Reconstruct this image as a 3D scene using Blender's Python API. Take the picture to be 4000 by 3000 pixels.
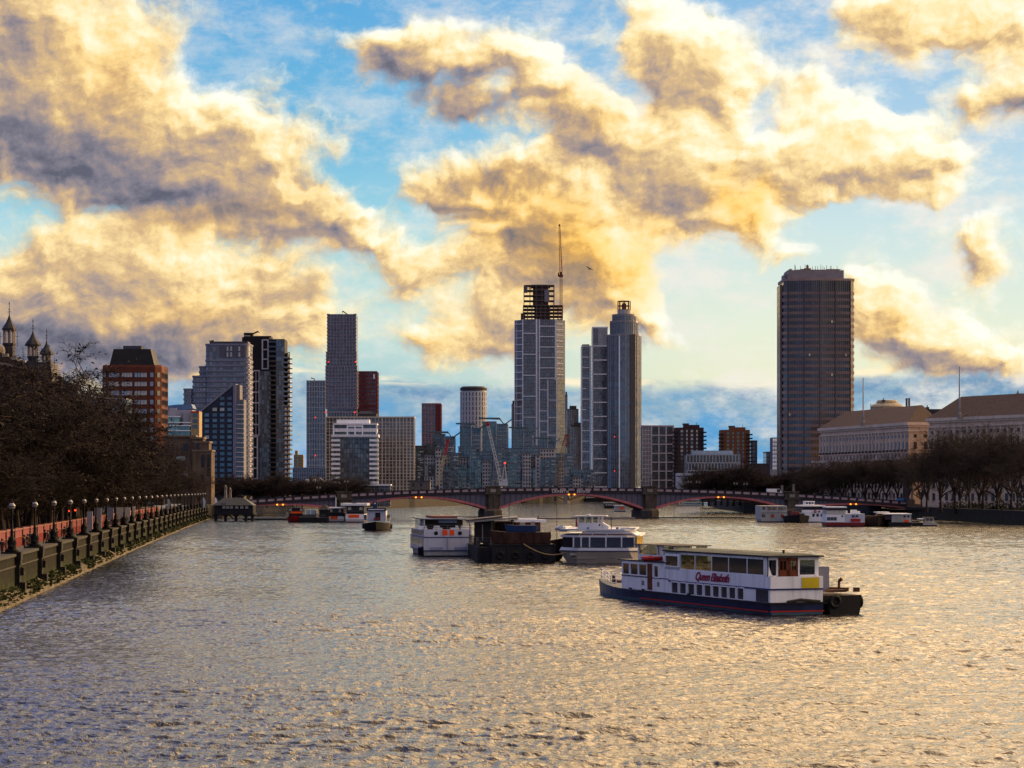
import bpy, bmesh, math, random
import numpy as np
from mathutils import Vector, Matrix, noise as mnoise
R = math.radians
rnd = random.Random(7)
scene = bpy.context.scene
col = scene.collection
for o in list(bpy.data.objects):
    bpy.data.objects.remove(o)

# ------------------------------------------------------------------ camera
F, HX, HY, CAMZ = 9200.0, 2000.0, 1912.0, 10.0        # focal length in source pixels, principal column, horizon row, eye height
cam = bpy.data.cameras.new('camera')
cam.lens = 36.0 * F / 4000.0
cam.sensor_width = 36.0
cam.shift_y = (HY - 1500.0) / 4000.0
cam.clip_start, cam.clip_end = 0.5, 60000.0
camera = bpy.data.objects.new('camera', cam)
camera.location = (0, 0, CAMZ)
camera.rotation_euler = (R(90), 0, 0)
col.objects.link(camera)
scene.camera = camera

# ------------------------------------------------------------------ sun, exposure
SUN_AZ, SUN_EL = R(52), R(7)                            # azimuth measured from the view axis (+Y) towards +X
sd = Vector((math.sin(SUN_AZ) * math.cos(SUN_EL), math.cos(SUN_AZ) * math.cos(SUN_EL), math.sin(SUN_EL)))
sun = bpy.data.lights.new('sun', 'SUN')
sun.energy, sun.angle, sun.color = 2.6, R(0.6), (1.0, 0.56, 0.27)
so = bpy.data.objects.new('sun', sun)
so.rotation_euler = (-sd).to_track_quat('-Z', 'Y').to_euler()
so.location = (300, 200, 400)
col.objects.link(so)
scene.view_settings.view_transform = 'Standard'
scene.view_settings.look = 'None'
scene.view_settings.exposure = 0.1
scene.view_settings.gamma = 1
scene.view_settings.use_curve_mapping = False
scene.render.engine = 'CYCLES'
scene.cycles.max_bounces = 5
scene.cycles.glossy_bounces = 3
scene.cycles.diffuse_bounces = 2
scene.cycles.transparent_max_bounces = 6
scene.cycles.sample_clamp_indirect = 4

# ------------------------------------------------------------------ node helpers
def srgb(*c):
    return tuple((v / 255 / 12.92 if v <= 10 else ((v / 255 + 0.055) / 1.055) ** 2.4) for v in c)

class NT:
    def __init__(s, tree): s.t = tree
    def n(s, typ, **kw):
        nd = s.t.nodes.new(typ)
        for k, v in kw.items(): setattr(nd, k, v)
        return nd
    def put(s, sock, v):
        if v is None: return
        if isinstance(v, bpy.types.NodeSocket): s.t.links.new(v, sock)
        else:
            if hasattr(sock.default_value, '__len__'):
                v = tuple(v)
                if len(sock.default_value) == 4 and len(v) == 3: v = v + (1,)
            sock.default_value = v
    def m(s, op, a, b=None, c=None, clamp=False):
        nd = s.n('ShaderNodeMath', operation=op, use_clamp=clamp)
        for i, v in enumerate((a, b, c)): s.put(nd.inputs[i], v) if v is not None else None
        return nd.outputs[0]
    def v(s, op, a, b=None, scale=None):
        nd = s.n('ShaderNodeVectorMath', operation=op)
        s.put(nd.inputs[0], a)
        if b is not None: s.put(nd.inputs[1], b)
        if scale is not None: s.put(nd.inputs['Scale'], scale)
        return nd.outputs['Value' if op in ('LENGTH', 'DOT_PRODUCT') else 'Vector']
    def noise(s, vec, scale, detail=4, rough=.5, dist=0, color=False, dims='3D'):
        nd = s.n('ShaderNodeTexNoise', noise_dimensions=dims)
        s.put(nd.inputs['Vector'], vec); s.put(nd.inputs['Scale'], scale)
        s.put(nd.inputs['Detail'], detail); s.put(nd.inputs['Roughness'], rough); s.put(nd.inputs['Distortion'], dist)
        return nd.outputs['Color' if color else 'Fac']
    def mr(s, x, a, b, c, d, smooth=True):
        nd = s.n('ShaderNodeMapRange', interpolation_type='SMOOTHSTEP' if smooth else 'LINEAR')
        s.put(nd.inputs['Value'], x)
        for k, v in zip(('From Min', 'From Max', 'To Min', 'To Max'), (a, b, c, d)): s.put(nd.inputs[k], v)
        return nd.outputs[0]
    def ramp(s, x, stops):
        nd = s.n('ShaderNodeValToRGB')
        s.put(nd.inputs[0], x)
        e = nd.color_ramp.elements
        while len(e) < len(stops): e.new(0.5)
        for el, (p, c) in zip(e, stops):
            el.position = p; el.color = tuple(c) + (1,) if len(c) == 3 else c
        return nd.outputs[0]
    def mix(s, f, a, b, mode='MIX'):
        nd = s.n('ShaderNodeMix', data_type='RGBA', blend_type=mode)
        s.put(nd.inputs[0], f); s.put(nd.inputs[6], a); s.put(nd.inputs[7], b)
        return nd.outputs[2]

# ------------------------------------------------------------------ sky: Sky Texture + clouds laid out by direction (azimuth, elevation)
# cloud bank: centre azimuth/elevation (kilo-units of 1/9.2 rad), radii, tilt, weight
def kb(ox, oy, rx, ry, rot=0, w=1.0):
    s = 1.808 / 1000
    return ((ox * s - 2.0), (1.912 - oy * s), rx * s, ry * s, R(-rot), w)
BANKS = [
    kb(60, 120, 230, 260, 0, 1.2), kb(150, 330, 330, 130, 12, 1.1), kb(250, 170, 130, 190, 30, .8), kb(440, 300, 230, 120, 30, 1.0), kb(420, 400, 320, 100, 8, .7),
    kb(600, 420, 230, 100, 25, .9), kb(760, 470, 170, 70, 30, .7), kb(870, 540, 130, 50, 25, .5),
    kb(40, 620, 130, 90, 0, .9), kb(250, 560, 230, 110, 10, .9), kb(520, 610, 250, 130, 10, .9), kb(340, 700, 440, 100, 4, 1.0), kb(120, 760, 300, 110, 0, .8),
    kb(620, 700, 150, 80, 10, .6), kb(700, 290, 75, 60, 0, .5), kb(550, 250, 90, 80, 30, .4),
    kb(920, 110, 200, 55, 8, .95), kb(1130, 150, 160, 80, 20, .9), kb(910, 190, 190, 60, 30, .55), kb(1030, 240, 120, 40, 20, .35),
    kb(1230, 250, 150, 90, 30, .95), kb(1390, 320, 190, 90, 28, 1.0), kb(1120, 400, 250, 90, 5, 1.0), kb(980, 400, 110, 70, 0, .6), kb(1240, 480, 210, 110, 10, .9),
    kb(1540, 400, 200, 100, 15, 1.0), kb(1610, 470, 110, 70, 30, .8),
    kb(1440, 90, 150, 110, 0, 1.0), kb(1500, 200, 130, 130, 20, .9), kb(1570, 120, 110, 90, 40, .7),
    kb(1780, 250, 140, 110, 10, .95), kb(1830, 340, 250, 90, 5, .95), kb(1990, 360, 170, 80, 15, .8), kb(1700, 350, 160, 110, 0, .8),
    kb(2060, 50, 260, 90, -4, 1.15), kb(1900, 30, 120, 60, 20, .6), kb(2190, 120, 130, 70, 0, .7), kb(2170, 240, 130, 75, 0, 1.0), kb(1930, 155, 50, 35, 0, .6), kb(700, 85, 50, 30, 0, .6), kb(1430, 450, 140, 80, 0, .5),
    kb(1130, 560, 260, 90, 5, .85), kb(1290, 600, 160, 120, 20, .9), kb(1080, 690, 190, 80, 10, .8), kb(910, 600, 90, 50, 0, .5), kb(890, 730, 90, 40, 20, .5), kb(1400, 690, 100, 60, 30, .7), kb(1000, 760, 190, 60, 0, .5),
    kb(2110, 545, 95, 60, 0, 1.0), kb(1930, 660, 160, 85, 10, 1.0), kb(2130, 640, 90, 40, 0, .45), kb(1980, 750, 230, 80, 10, 1.0), kb(1690, 580, 80, 35, 0, .45), kb(2130, 780, 120, 60, 0, .5),
    kb(1480, 760, 70, 30, 0, .3),
]
SHADE = [   # thick, shaded undersides (negative light) and glowing thin parts (positive)
    kb(60, 330, 190, 75, 10, -.5), kb(330, 400, 260, 75, 20, -.55), kb(560, 350, 150, 35, 32, -.5), kb(720, 440, 120, 45, 35, -.4), kb(30, 130, 90, 110, 0, -.3),
    kb(170, 600, 110, 50, 25, -.3), kb(640, 600, 90, 45, 0, -.4), kb(200, 760, 420, 70, 5, -.65), kb(640, 640, 120, 40, 10, -.3), kb(130, 690, 160, 40, 5, -.3),
    kb(890, 170, 190, 40, 28, -.9), kb(1030, 235, 130, 40, 18, -.8), kb(1270, 290, 100, 40, 30, -.3), kb(1230, 330, 70, 60, 0, -.45), kb(1350, 355, 100, 35, 30, -.45),
    kb(1060, 410, 170, 45, 8, -.6), kb(1130, 530, 110, 40, 5, -.4), kb(1270, 590, 90, 60, 0, -.4), kb(1400, 740, 120, 40, 25, -.5), kb(1100, 720, 120, 45, 10, -.45), kb(1480, 400, 80, 35, 20, -.4),
    kb(1440, 190, 90, 60, 40, -.25), kb(2180, 260, 110, 45, 0, -.7), kb(2110, 575, 90, 25, 0, -.5), kb(1980, 770, 200, 45, 10, -.6), kb(1600, 350, 70, 60, 0, -.15),
    kb(220, 130, 70, 160, 30, .35), kb(480, 230, 140, 60, 35, .3), kb(390, 690, 180, 40, 5, .35), kb(450, 520, 120, 60, 0, .2), kb(1150, 460, 120, 40, 10, .45),
    kb(1590, 440, 120, 60, 20, .5), kb(1330, 520, 110, 60, 10, .4), kb(1430, 620, 60, 70, 30, .5), kb(1800, 300, 220, 90, 0, .4), kb(2050, 40, 240, 80, 0, .35), kb(1460, 60, 110, 80, 0, .3), kb(1200, 130, 150, 50, 20, .3),
]
GOLD = [kb(1270, 570, 220, 130, 0, .55), kb(1150, 480, 220, 90, 0, .4), kb(250, 160, 160, 160, 0, .35), kb(1590, 440, 130, 70, 20, 1.0), kb(1580, 400, 90, 50, 20, .8), kb(1800, 290, 150, 45, 10, .5), kb(1330, 520, 170, 80, 10, .45), kb(1060, 430, 200, 60, 0, .4), kb(500, 470, 200, 60, 0, .35), kb(1940, 670, 130, 50, 0, .5), kb(2080, 40, 230, 60, 0, .4), kb(1400, 600, 90, 80, 0, .4), kb(390, 700, 230, 40, 0, .4), kb(1300, 230, 150, 60, 25, .4), kb(900, 730, 90, 40, 0, .4)]

NR, NC, U0, U1, V0, V1 = 20, 32, -2.25, 2.25, .2, 2.05
def rasterise():
    """cloud cover, light and gold on a coarse grid of sky directions"""
    g = np.zeros((NR, NC, 3))
    for ch, lst in enumerate((BANKS, SHADE, GOLD)):
        for i in range(NR):
            for j in range(NC):
                v = V0 + (V1 - V0) * i / (NR - 1); u = U0 + (U1 - U0) * j / (NC - 1)
                for (cx, cy, rx, ry, rot, w) in lst:
                    dx, dy = u - cx, v - cy
                    x = (dx * math.cos(rot) + dy * math.sin(rot)) / rx; y = (-dx * math.sin(rot) + dy * math.cos(rot)) / ry
                    k = min(1, max(0, (1.25 - math.hypot(x, y)) / 1.1))
                    g[i, j, ch] += w * k * k * (3 - 2 * k)
    g[..., 0] = np.clip(g[..., 0], 0, 1.35) / 1.35
    g[..., 1] = np.clip(g[..., 1] * .5 + .5, 0, 1)
    g[..., 2] = np.clip(g[..., 2], 0, 1)
    return g
GRID = rasterise()

def sky_group():
    g = bpy.data.node_groups.new('cloud_chart', 'ShaderNodeTree')
    g.interface.new_socket('P', in_out='INPUT', socket_type='NodeSocketVector')
    g.interface.new_socket('C', in_out='OUTPUT', socket_type='NodeSocketColor')
    t = NT(g)
    gi, go = t.n('NodeGroupInput'), t.n('NodeGroupOutput')
    sep = t.n('ShaderNodeSeparateXYZ'); t.put(sep.inputs[0], gi.outputs[0])
    acc = None
    for i in range(NR):
        rp = t.n('ShaderNodeValToRGB'); cr = rp.color_ramp; cr.interpolation = 'EASE'
        x = t.m('MULTIPLY_ADD', sep.outputs[0], 1 / (U1 - U0), -U0 / (U1 - U0), clamp=True)
        t.put(rp.inputs[0], x)
        while len(cr.elements) < NC: cr.elements.new(.5)
        for j, e in enumerate(cr.elements):
            e.position = j / (NC - 1); e.color = (*GRID[i, j], 1)
        if acc is None: acc = rp.outputs[0]; continue
        va = V0 + (V1 - V0) * (i - 1) / (NR - 1); vb = V0 + (V1 - V0) * i / (NR - 1)
        acc = t.mix(t.mr(sep.outputs[1], va, vb, 0, 1), acc, rp.outputs[0])
    t.put(go.inputs[0], acc)
    return g
CHART = sky_group()
def chart(t, P):
    nd = t.n('ShaderNodeGroup'); nd.node_tree = CHART; t.put(nd.inputs[0], P)
    sp = t.n('ShaderNodeSeparateColor'); t.put(sp.inputs[0], nd.outputs[0])
    return sp.outputs

def density_group(name, detail):
    g = bpy.data.node_groups.new(name, 'ShaderNodeTree')
    g.interface.new_socket('P', in_out='INPUT', socket_type='NodeSocketVector')
    g.interface.new_socket('D', in_out='OUTPUT', socket_type='NodeSocketFloat')
    t = NT(g)
    gi, go = t.n('NodeGroupInput'), t.n('NodeGroupOutput')
    P = gi.outputs[0]
    w1 = t.v('SUBTRACT', t.noise(P, 2.6, 3, .55, color=True), (.5, .5, .5))
    P1 = t.v('ADD', P, t.v('SCALE', t.v('MULTIPLY', w1, (1, 1, 0)), scale=.30))
    w2 = t.v('SUBTRACT', t.noise(P1, 9.0, 4, .6, color=True), (.5, .5, .5))
    P2 = t.v('ADD', P1, t.v('SCALE', t.v('MULTIPLY', w2, (1, 1, 0)), scale=.10))
    s = t.m('MULTIPLY', chart(t, P2)[0], 1.35)
    sep = t.n('ShaderNodeSeparateXYZ'); t.put(sep.inputs[0], P)
    # beyond the photographed patch of sky: broken cloud of the same kind
    up = t.mr(sep.outputs[1], 1.85, 2.4, 0, 1)
    side = t.mr(t.m('ABSOLUTE', sep.outputs[0]), 2.1, 2.9, 0, 1)
    out = t.m('MAXIMUM', up, side)
    big = t.mr(t.noise(P2, .40, 2, .5), .30, .52, 0.35, 1.2)
    s = t.m('ADD', s, t.m('MULTIPLY', out, big))
    P3 = t.v('MULTIPLY', P2, (1, 1.35, 1))
    fb = t.m('SUBTRACT', t.noise(P3, 3.4, detail, .585), .5)
    D = t.m('ADD', s, t.m('MULTIPLY', fb, 1.5))
    t.put(go.inputs[0], D)
    return g

def make_world():
    w = bpy.data.worlds.new('World'); scene.world = w; w.use_nodes = True
    t = NT(w.node_tree); w.node_tree.nodes.clear()
    out = t.n('ShaderNodeOutputWorld'); bg = t.n('ShaderNodeBackground')
    tc = t.n('ShaderNodeTexCoord'); d = tc.outputs['Generated']
    sep = t.n('ShaderNodeSeparateXYZ'); t.put(sep.inputs[0], d)
    az = t.m('ARCTAN2', sep.outputs[0], sep.outputs[1]); el = t.m('ARCSINE', sep.outputs[2])
    U, V = t.m('MULTIPLY', az, 9.2), t.m('MULTIPLY', el, 9.2)
    # high above, the layer is seen from below: flatten growth so that clouds keep their size
    cb = t.n('ShaderNodeCombineXYZ'); t.put(cb.inputs[0], U); t.put(cb.inputs[1], V)
    P = cb.outputs[0]
    G = density_group('cloud_density', 7)
    def dens(p):
        nd = t.n('ShaderNodeGroup'); nd.node_tree = G; t.put(nd.inputs[0], p); return nd.outputs[0]
    D0 = dens(P); D1 = dens(t.v('ADD', P, (.030, .036, 0)))
    fn = t.noise(t.v('MULTIPLY', P, (1, 1.3, 1)), 13.0, 6, .66)
    cover = t.mr(t.m('ADD', D0, t.m('MULTIPLY', t.m('SUBTRACT', fn, .5), .42)), .05, .62, 0, 1)
    # clear sky: colour by elevation, warmer towards the sun, plus the physical sky
    vv = t.m('DIVIDE', V, 4.0)
    c_left = t.ramp(vv, [(0.0, srgb(120, 170, 205)), (.10, srgb(165, 205, 215)), (.16, srgb(190, 226, 222)), (.25, srgb(162, 218, 232)), (.34, srgb(110, 188, 228)), (.47, srgb(92, 172, 226)), (.8, srgb(82, 140, 205)), (1, srgb(75, 120, 190))])
    c_right = t.ramp(vv, [(0.0, srgb(205, 215, 205)), (.10, srgb(240, 242, 208)), (.16, srgb(232, 242, 222)), (.25, srgb(208, 232, 234)), (.34, srgb(176, 212, 236)), (.47, srgb(140, 190, 230)), (.8, srgb(120, 160, 210)), (1, srgb(110, 140, 190))])
    clear = t.mix(t.mr(U, -.8, 1.0, 0, 1), c_left, c_right)
    sk = t.n('ShaderNodeTexSky', sky_type='NISHITA', sun_disc=False)
    sk.sun_elevation = SUN_EL; sk.sun_rotation = SUN_AZ
    nish = t.v('SCALE', sk.outputs[0], scale=.05)
    clear = t.mix(.12, clear, nish)
    # distant dark blue bank along the horizon with a lit rim
    wob = t.m('MULTIPLY', t.m('SUBTRACT', t.noise(P, 1.6, 4, .55), .5), .10)
    hN = t.noise(t.v('MULTIPLY', P, (1, 1.8, 1)), 3.6, 8, .64)
    top = t.m('ADD', t.m('ADD', .40, wob), t.mr(U, 1.0, 1.9, 0, .10))
    top = t.m('ADD', top, t.mr(U, -1.3, -.6, .12, 0))
    hz = t.mr(t.m('SUBTRACT', V, t.m('ADD', top, t.m('MULTIPLY', t.m('SUBTRACT', hN, .5), .10))), -.03, .03, 1, 0)
    rim = t.m('MULTIPLY', t.mr(t.m('ABSOLUTE', t.m('SUBTRACT', t.m('SUBTRACT', V, top), .02)), 0, .028, 1, 0), t.mr(t.noise(t.v('MULTIPLY', P, (1, 6, 1)), 2.3, 4, .6), .46, .6, 0, .9))
    band = t.ramp(t.m('ADD', t.m('DIVIDE', V, .6), t.m('MULTIPLY', t.m('SUBTRACT', hN, .5), 1.7)),
                  [(0, srgb(84, 152, 206)), (.3, srgb(96, 160, 206)), (.45, srgb(120, 164, 196)), (.6, srgb(146, 176, 194)), (.75, srgb(112, 150, 184)), (1, srgb(150, 176, 192))])
    clear = t.mix(hz, clear, band)
    clear = t.mix(rim, clear, srgb(255, 238, 200))
    # thin veils of high cloud between the banks
    veil = t.mr(t.noise(t.v('MULTIPLY', P, (1, 1.8, 1)), 2.1, 8, .68), .43, .68, 0, .9)
    veil = t.m('MULTIPLY', veil, t.mr(U, -2, 1.6, .35, 1))
    clear = t.mix(veil, clear, srgb(238, 232, 222))
    # cloud light
    fine = t.m('SUBTRACT', t.noise(P, 5.0, 7, .6), .5)
    Psh = t.v('ADD', P, t.v('SCALE', t.v('MULTIPLY', t.v('SUBTRACT', t.noise(P, 3.2, 4, .6, color=True), (.5, .5, .5)), (1, 1, 0)), scale=.35))
    ch = chart(t, Psh)
    sh = t.m('MULTIPLY_ADD', ch[1], 2.0, -1.0)
    lit = t.m('MULTIPLY', t.m('SUBTRACT', D0, D1), .74)
    lit = t.m('MINIMUM', t.m('MAXIMUM', lit, -.3), .3)
    lit = t.m('ADD', lit, t.m('MULTIPLY', t.m('SUBTRACT', .95, D0), .22))
    lit = t.m('ADD', lit, t.m('ADD', .545, t.m('MULTIPLY', sh, .54)))
    fn2 = t.noise(t.v('MULTIPLY', t.v('ADD', P, (.014, .016, 0)), (1, 1.3, 1)), 13.0, 6, .66)
    lit = t.m('ADD', lit, t.m('ADD', t.m('MULTIPLY', fine, .30), t.m('MULTIPLY', t.m('SUBTRACT', fn, fn2), .34)))
    lit = t.m('ADD', lit, t.mr(U, -2.2, 2.2, -.02, .14))
    sunward = t.v('DOT_PRODUCT', t.v('NORMALIZE', t.v('MULTIPLY', d, (1, 1, 0))), (sd.x, sd.y, 0))
    outf = t.m('MAXIMUM', t.mr(V, 1.95, 3.2, 0, 1), t.mr(t.m('ABSOLUTE', U), 2.3, 4, 0, 1))
    lit = t.m('ADD', lit, t.m('MULTIPLY', outf, t.mr(sunward, .3, .92, -.30, .40)))
    ccol = t.ramp(lit, [(0.0, srgb(96, 98, 114)), (.18, srgb(130, 126, 138)), (.36, srgb(172, 152, 140)), (.52, srgb(214, 182, 136)), (.67, srgb(252, 222, 160)), (.84, srgb(255, 244, 208)), (1, srgb(255, 252, 238))])
    gd = t.m('MULTIPLY', ch[2], .9)
    ccol = t.mix(gd, ccol, t.mix(1, ccol, (1.0, .78, .36), 'MULTIPLY'))
    ccol = t.mix(t.m('MULTIPLY', outf, t.mr(sunward, .1, .7, .85, 0)), ccol, t.mix(1, ccol, (.72, .86, 1.12), 'MULTIPLY'))
    cover = t.m('MULTIPLY', cover, t.mr(V, .22, .48, 0, 1))
    full = t.mix(cover, clear, ccol)
    # the wide sky outside the picture is brighter than the strip over the skyline: cool away from the sun, warm towards it
    tint = t.mix(t.mr(U, -.9, 1.4, 0, 1), (1.95, 2.45, 3.9), (4.8, 3.45, 2.35))
    tint = t.mix(t.mr(V, 4.2, 8.5, 0, 1), tint, t.mix(1, tint, (.5, .5, .55), 'MULTIPLY'))
    tint = t.mix(t.mr(t.m('ABSOLUTE', U), 5.5, 10, 0, 1), tint, t.mix(t.mr(sunward, .2, .8, 0, 1), (1.45, 1.5, 1.75), (2.8, 2.1, 1.4)))
    full = t.mix(outf, full, t.mix(1, full, tint, 'MULTIPLY'))
    # glow of the low sun through the cloud, off to the right of the picture
    dt = t.v('DOT_PRODUCT', d, tuple(sd))
    glow = t.m('POWER', t.m('MAXIMUM', dt, 0), 7)
    glow = t.m('MULTIPLY', glow, t.mr(U, 2.6, 6, 0, 1))
    full = t.mix(1, full, t.v('SCALE', (1.0, .66, .32), scale=t.m('MULTIPLY', glow, 1.5)), 'ADD')
    # below the horizon (never seen directly): dull ground colour
    full = t.mix(t.mr(sep.outputs[2], -.02, -.002, 1, 0), full, (.06, .055, .05))
    t.put(bg.inputs['Color'], full); bg.inputs['Strength'].default_value = 1.0
    t.put(out.inputs['Surface'], bg.outputs[0])
    w.cycles.sampling_method = 'MANUAL'; w.cycles.sample_map_resolution = 512
make_world()

# ------------------------------------------------------------------ river
def water_material():
    m = bpy.data.materials.new('river_water'); m.use_nodes = True
    t = NT(m.node_tree); b = m.node_tree.nodes['Principled BSDF']
    b.inputs['Base Color'].default_value = (.012, .012, .014, 1)
    b.inputs['Roughness'].default_value = .05
    b.inputs['IOR'].default_value = 1.33
    g = t.n('ShaderNodeNewGeometry').outputs['Position']
    h2 = t.noise(t.v('MULTIPLY', g, (1, .75, 1)), 2.6, 4, .55, dist=.4)
    bp = t.n('ShaderNodeBump'); bp.inputs['Strength'].default_value = 1; bp.inputs['Distance'].default_value = .11
    t.put(bp.inputs['Height'], h2)
    t.put(b.inputs['Normal'], bp.outputs[0])
    return m

def wave_height(X, Y):
    """wind chop: many short waves running roughly along the river, patchy in strength"""
    r = np.random.RandomState(3)
    n = 84
    lam = 0.42 * (4.4 / 0.42) ** (np.arange(n) / (n - 1)) * r.uniform(.93, 1.07, n)
    ang = r.normal(0, .62, n) + np.pi / 2 + .25
    ph = r.uniform(0, 2 * np.pi, n)
    step = np.maximum(.15, Y / 700)
    h = np.zeros_like(X)
    wx = X + .5 * np.sin(Y * .21 + 1.3) + .35 * np.sin(X * .33 + Y * .13); wy = Y + .5 * np.sin(X * .27) + .4 * np.sin(X * .11 - Y * .31 + 2)
    for i in range(n):
        k = 2 * np.pi / lam[i]
        a = .205 * math.sqrt(2 / n) / k * (1.15 if lam[i] < .8 else 1.0 if lam[i] < 1.7 else .45)
        th = k * (np.cos(ang[i]) * wx + np.sin(ang[i]) * wy) + ph[i]
        fade = np.clip((lam[i] / step - 1.6) / 1.6, 0, 1) if lam[i] < 5 else 1
        h += a * fade * (np.sin(th) - .28 * np.cos(2 * th))
    gust = 1.0 + .3 * np.sin(X * .045 + .02 * Y + 1) * np.sin(Y * .031 - X * .012) + .28 * np.sin(Y * .083 + .05 * X) * np.sin(X * .021 + 2)
    return h * gust

def river():
    ys = [58.0]
    while ys[-1] < 1950: ys.append(ys[-1] + max(.15, ys[-1] / 700))
    ys = np.array(ys); us = np.linspace(-.35, .35, 960)
    Yg, Ug = np.meshgrid(ys, us, indexing='ij'); Xg = Yg * Ug
    Z = wave_height(Xg, Yg)
    edge = np.clip((.35 - np.abs(Ug)) / .01, 0, 1) * np.clip((Yg - 58) / 3, 0, 1)
    Z *= edge
    co = np.stack([Xg, Yg, Z], -1).reshape(-1, 3)
    nr, nc = Xg.shape
    idx = np.arange(nr * nc).reshape(nr, nc)
    q = np.stack([idx[:-1, :-1], idx[:-1, 1:], idx[1:, 1:], idx[1:, :-1]], -1).reshape(-1, 4)
    base = len(co)
    extra = np.array([(-900, -300, 0), (900, -300, 0), (900, 1950, 0), (-900, 1950, 0)], float)
    a, b, c, d = idx[0, 0], idx[0, -1], idx[-1, -1], idx[-1, 0]
    e = [base, base + 1, base + 2, base + 3]
    q = np.concatenate([q, np.array([[e[0], e[1], b, a], [e[1], e[2], c, b], [e[3], e[0], a, d]])])
    co = np.concatenate([co, extra])
    me = bpy.data.meshes.new('river')
    me.vertices.add(len(co)); me.vertices.foreach_set('co', co.ravel().astype(np.float32))
    me.loops.add(len(q) * 4); me.loops.foreach_set('vertex_index', q.ravel().astype(np.int32))
    me.polygons.add(len(q)); me.polygons.foreach_set('loop_start', np.arange(0, len(q) * 4, 4, dtype=np.int32))
    me.polygons.foreach_set('use_smooth', np.ones(len(q), bool))
    me.update(calc_edges=True)
    me.materials.append(water_material())
    o = bpy.data.objects.new('river', me); col.objects.link(o); o['kind'] = 'structure'
river()

# ------------------------------------------------------------------ materials
MATS = {}
def mat(name, c, rough=.75, metal=0, var=.16, scale=.6, bump=0, spec=.2, streak=0):
    if name in MATS: return MATS[name]
    m = bpy.data.materials.new(name); m.use_nodes = True
    t = NT(m.node_tree); b = m.node_tree.nodes['Principled BSDF']
    b.inputs['Roughness'].default_value = rough; b.inputs['Metallic'].default_value = metal
    b.inputs['Specular IOR Level'].default_value = spec
    p = t.n('ShaderNodeTexCoord').outputs['Object']
    n = t.noise(t.v('MULTIPLY', p, (1, 1, .35)) if streak else p, scale, 5, .6)
    lo = tuple(v * (1 - var) for v in c); hi = tuple(min(1, v * (1 + var)) for v in c)
    cc = t.ramp(n, [(.3, lo), (.7, hi)])
    if streak:
        s2 = t.mr(t.noise(t.v('MULTIPLY', p, (1, 1, .08)), scale * 4, 4, .6), .48, .68, 0, streak)
        cc = t.mix(s2, cc, tuple(v * .35 for v in c))
    t.put(b.inputs['Base Color'], cc)
    if bump:
        bp = t.n('ShaderNodeBump'); bp.inputs['Distance'].default_value = bump
        t.put(bp.inputs['Height'], t.noise(p, scale * 6, 5, .6)); t.put(b.inputs['Normal'], bp.outputs[0])
    MATS[name] = m
    return m
def glass(name, c=(.02, .025, .032), rough=.08, spec=.9):
    return mat(name, c, rough, 0, .3, .4, 0, spec)
def glow(name, c, e):
    if name in MATS: return MATS[name]
    m = bpy.data.materials.new(name); m.use_nodes = True; b = m.node_tree.nodes['Principled BSDF']
    b.inputs['Base Color'].default_value = (*c, 1); b.inputs['Emission Color'].default_value = (*c, 1); b.inputs['Emission Strength'].default_value = e
    MATS[name] = m; return m
def panes(name, pw, ph, c1, c2, line, lw=.12, rough=.12, lh=None, spec=.8):
    """curtain wall: panes of uneven tint between thin joints"""
    if name in MATS: return MATS[name]
    m = bpy.data.materials.new(name); m.use_nodes = True
    t = NT(m.node_tree); b = m.node_tree.nodes['Principled BSDF']
    b.inputs['Roughness'].default_value = rough; b.inputs['Specular IOR Level'].default_value = spec
    sp = t.n('ShaderNodeSeparateXYZ'); t.put(sp.inputs[0], t.n('ShaderNodeTexCoord').outputs['Object'])
    cb = t.n('ShaderNodeCombineXYZ'); t.put(cb.inputs[0], t.m('ADD', t.m('ADD', sp.outputs[0], sp.outputs[1]), 500)); t.put(cb.inputs[1], t.m('ADD', sp.outputs[2], 100 * ph))
    br = t.n('ShaderNodeTexBrick', offset=0, squash=1)
    t.put(br.inputs['Vector'], cb.outputs[0])
    for k, v in (('Color1', (*c1, 1)), ('Color2', (*c2, 1)), ('Mortar', (*line, 1)), ('Scale', 1), ('Mortar Size', lw / 2), ('Mortar Smooth', 0), ('Bias', -.2), ('Brick Width', pw), ('Row Height', ph)):
        br.inputs[k].default_value = v
    t.put(b.inputs['Base Color'], br.outputs['Color']); b.inputs['IOR'].default_value = 1.6
    bp = t.n('ShaderNodeBump'); bp.inputs['Distance'].default_value = .5; bp.inputs['Strength'].default_value = .35
    t.put(bp.inputs['Height'], t.noise(cb.outputs[0], .12, 2, .5)); t.put(b.inputs['Normal'], bp.outputs[0])
    t.put(b.inputs['Roughness'], t.mr(br.outputs['Fac'], 0, 1, rough, .7))
    MATS[name] = m; return m

G_DARK = glass('dark_glass', (.018, .021, .028))
G_BLUE = glass('blue_glass', (.05, .10, .15), .1)
G_PALE = mat('curtained_glass', (.33, .33, .30), .2, 0, .3, .4, 0, .8)
G_BLACK = mat('unlit_glass', (.010, .010, .013), .25, 0, .2, .5, 0, .5)
WHITE = mat('white_paint', (.80, .80, .84), .45, 0, .08, .5, streak=.3)
CLEANW = mat('clean_white_paint', (.84, .84, .86), .4, 0, .06, .5)
BLACK = mat('black_paint', (.012, .012, .014), .5)
NAVY = mat('navy_hull_paint', (.012, .018, .060), .35, 0, .6, .35, streak=.7)
RED = mat('red_paint', (.42, .018, .014), .45, 0, .2)
ORANGE = mat('orange_panel', (.95, .10, .012), .5, 0, .08)
RUST = mat('rusty_steel', (.075, .035, .022), .85, 0, .55, 1.2, .03, streak=.4)
STEEL = mat('dark_steel', (.05, .05, .058), .5, 0, .2)
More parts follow.
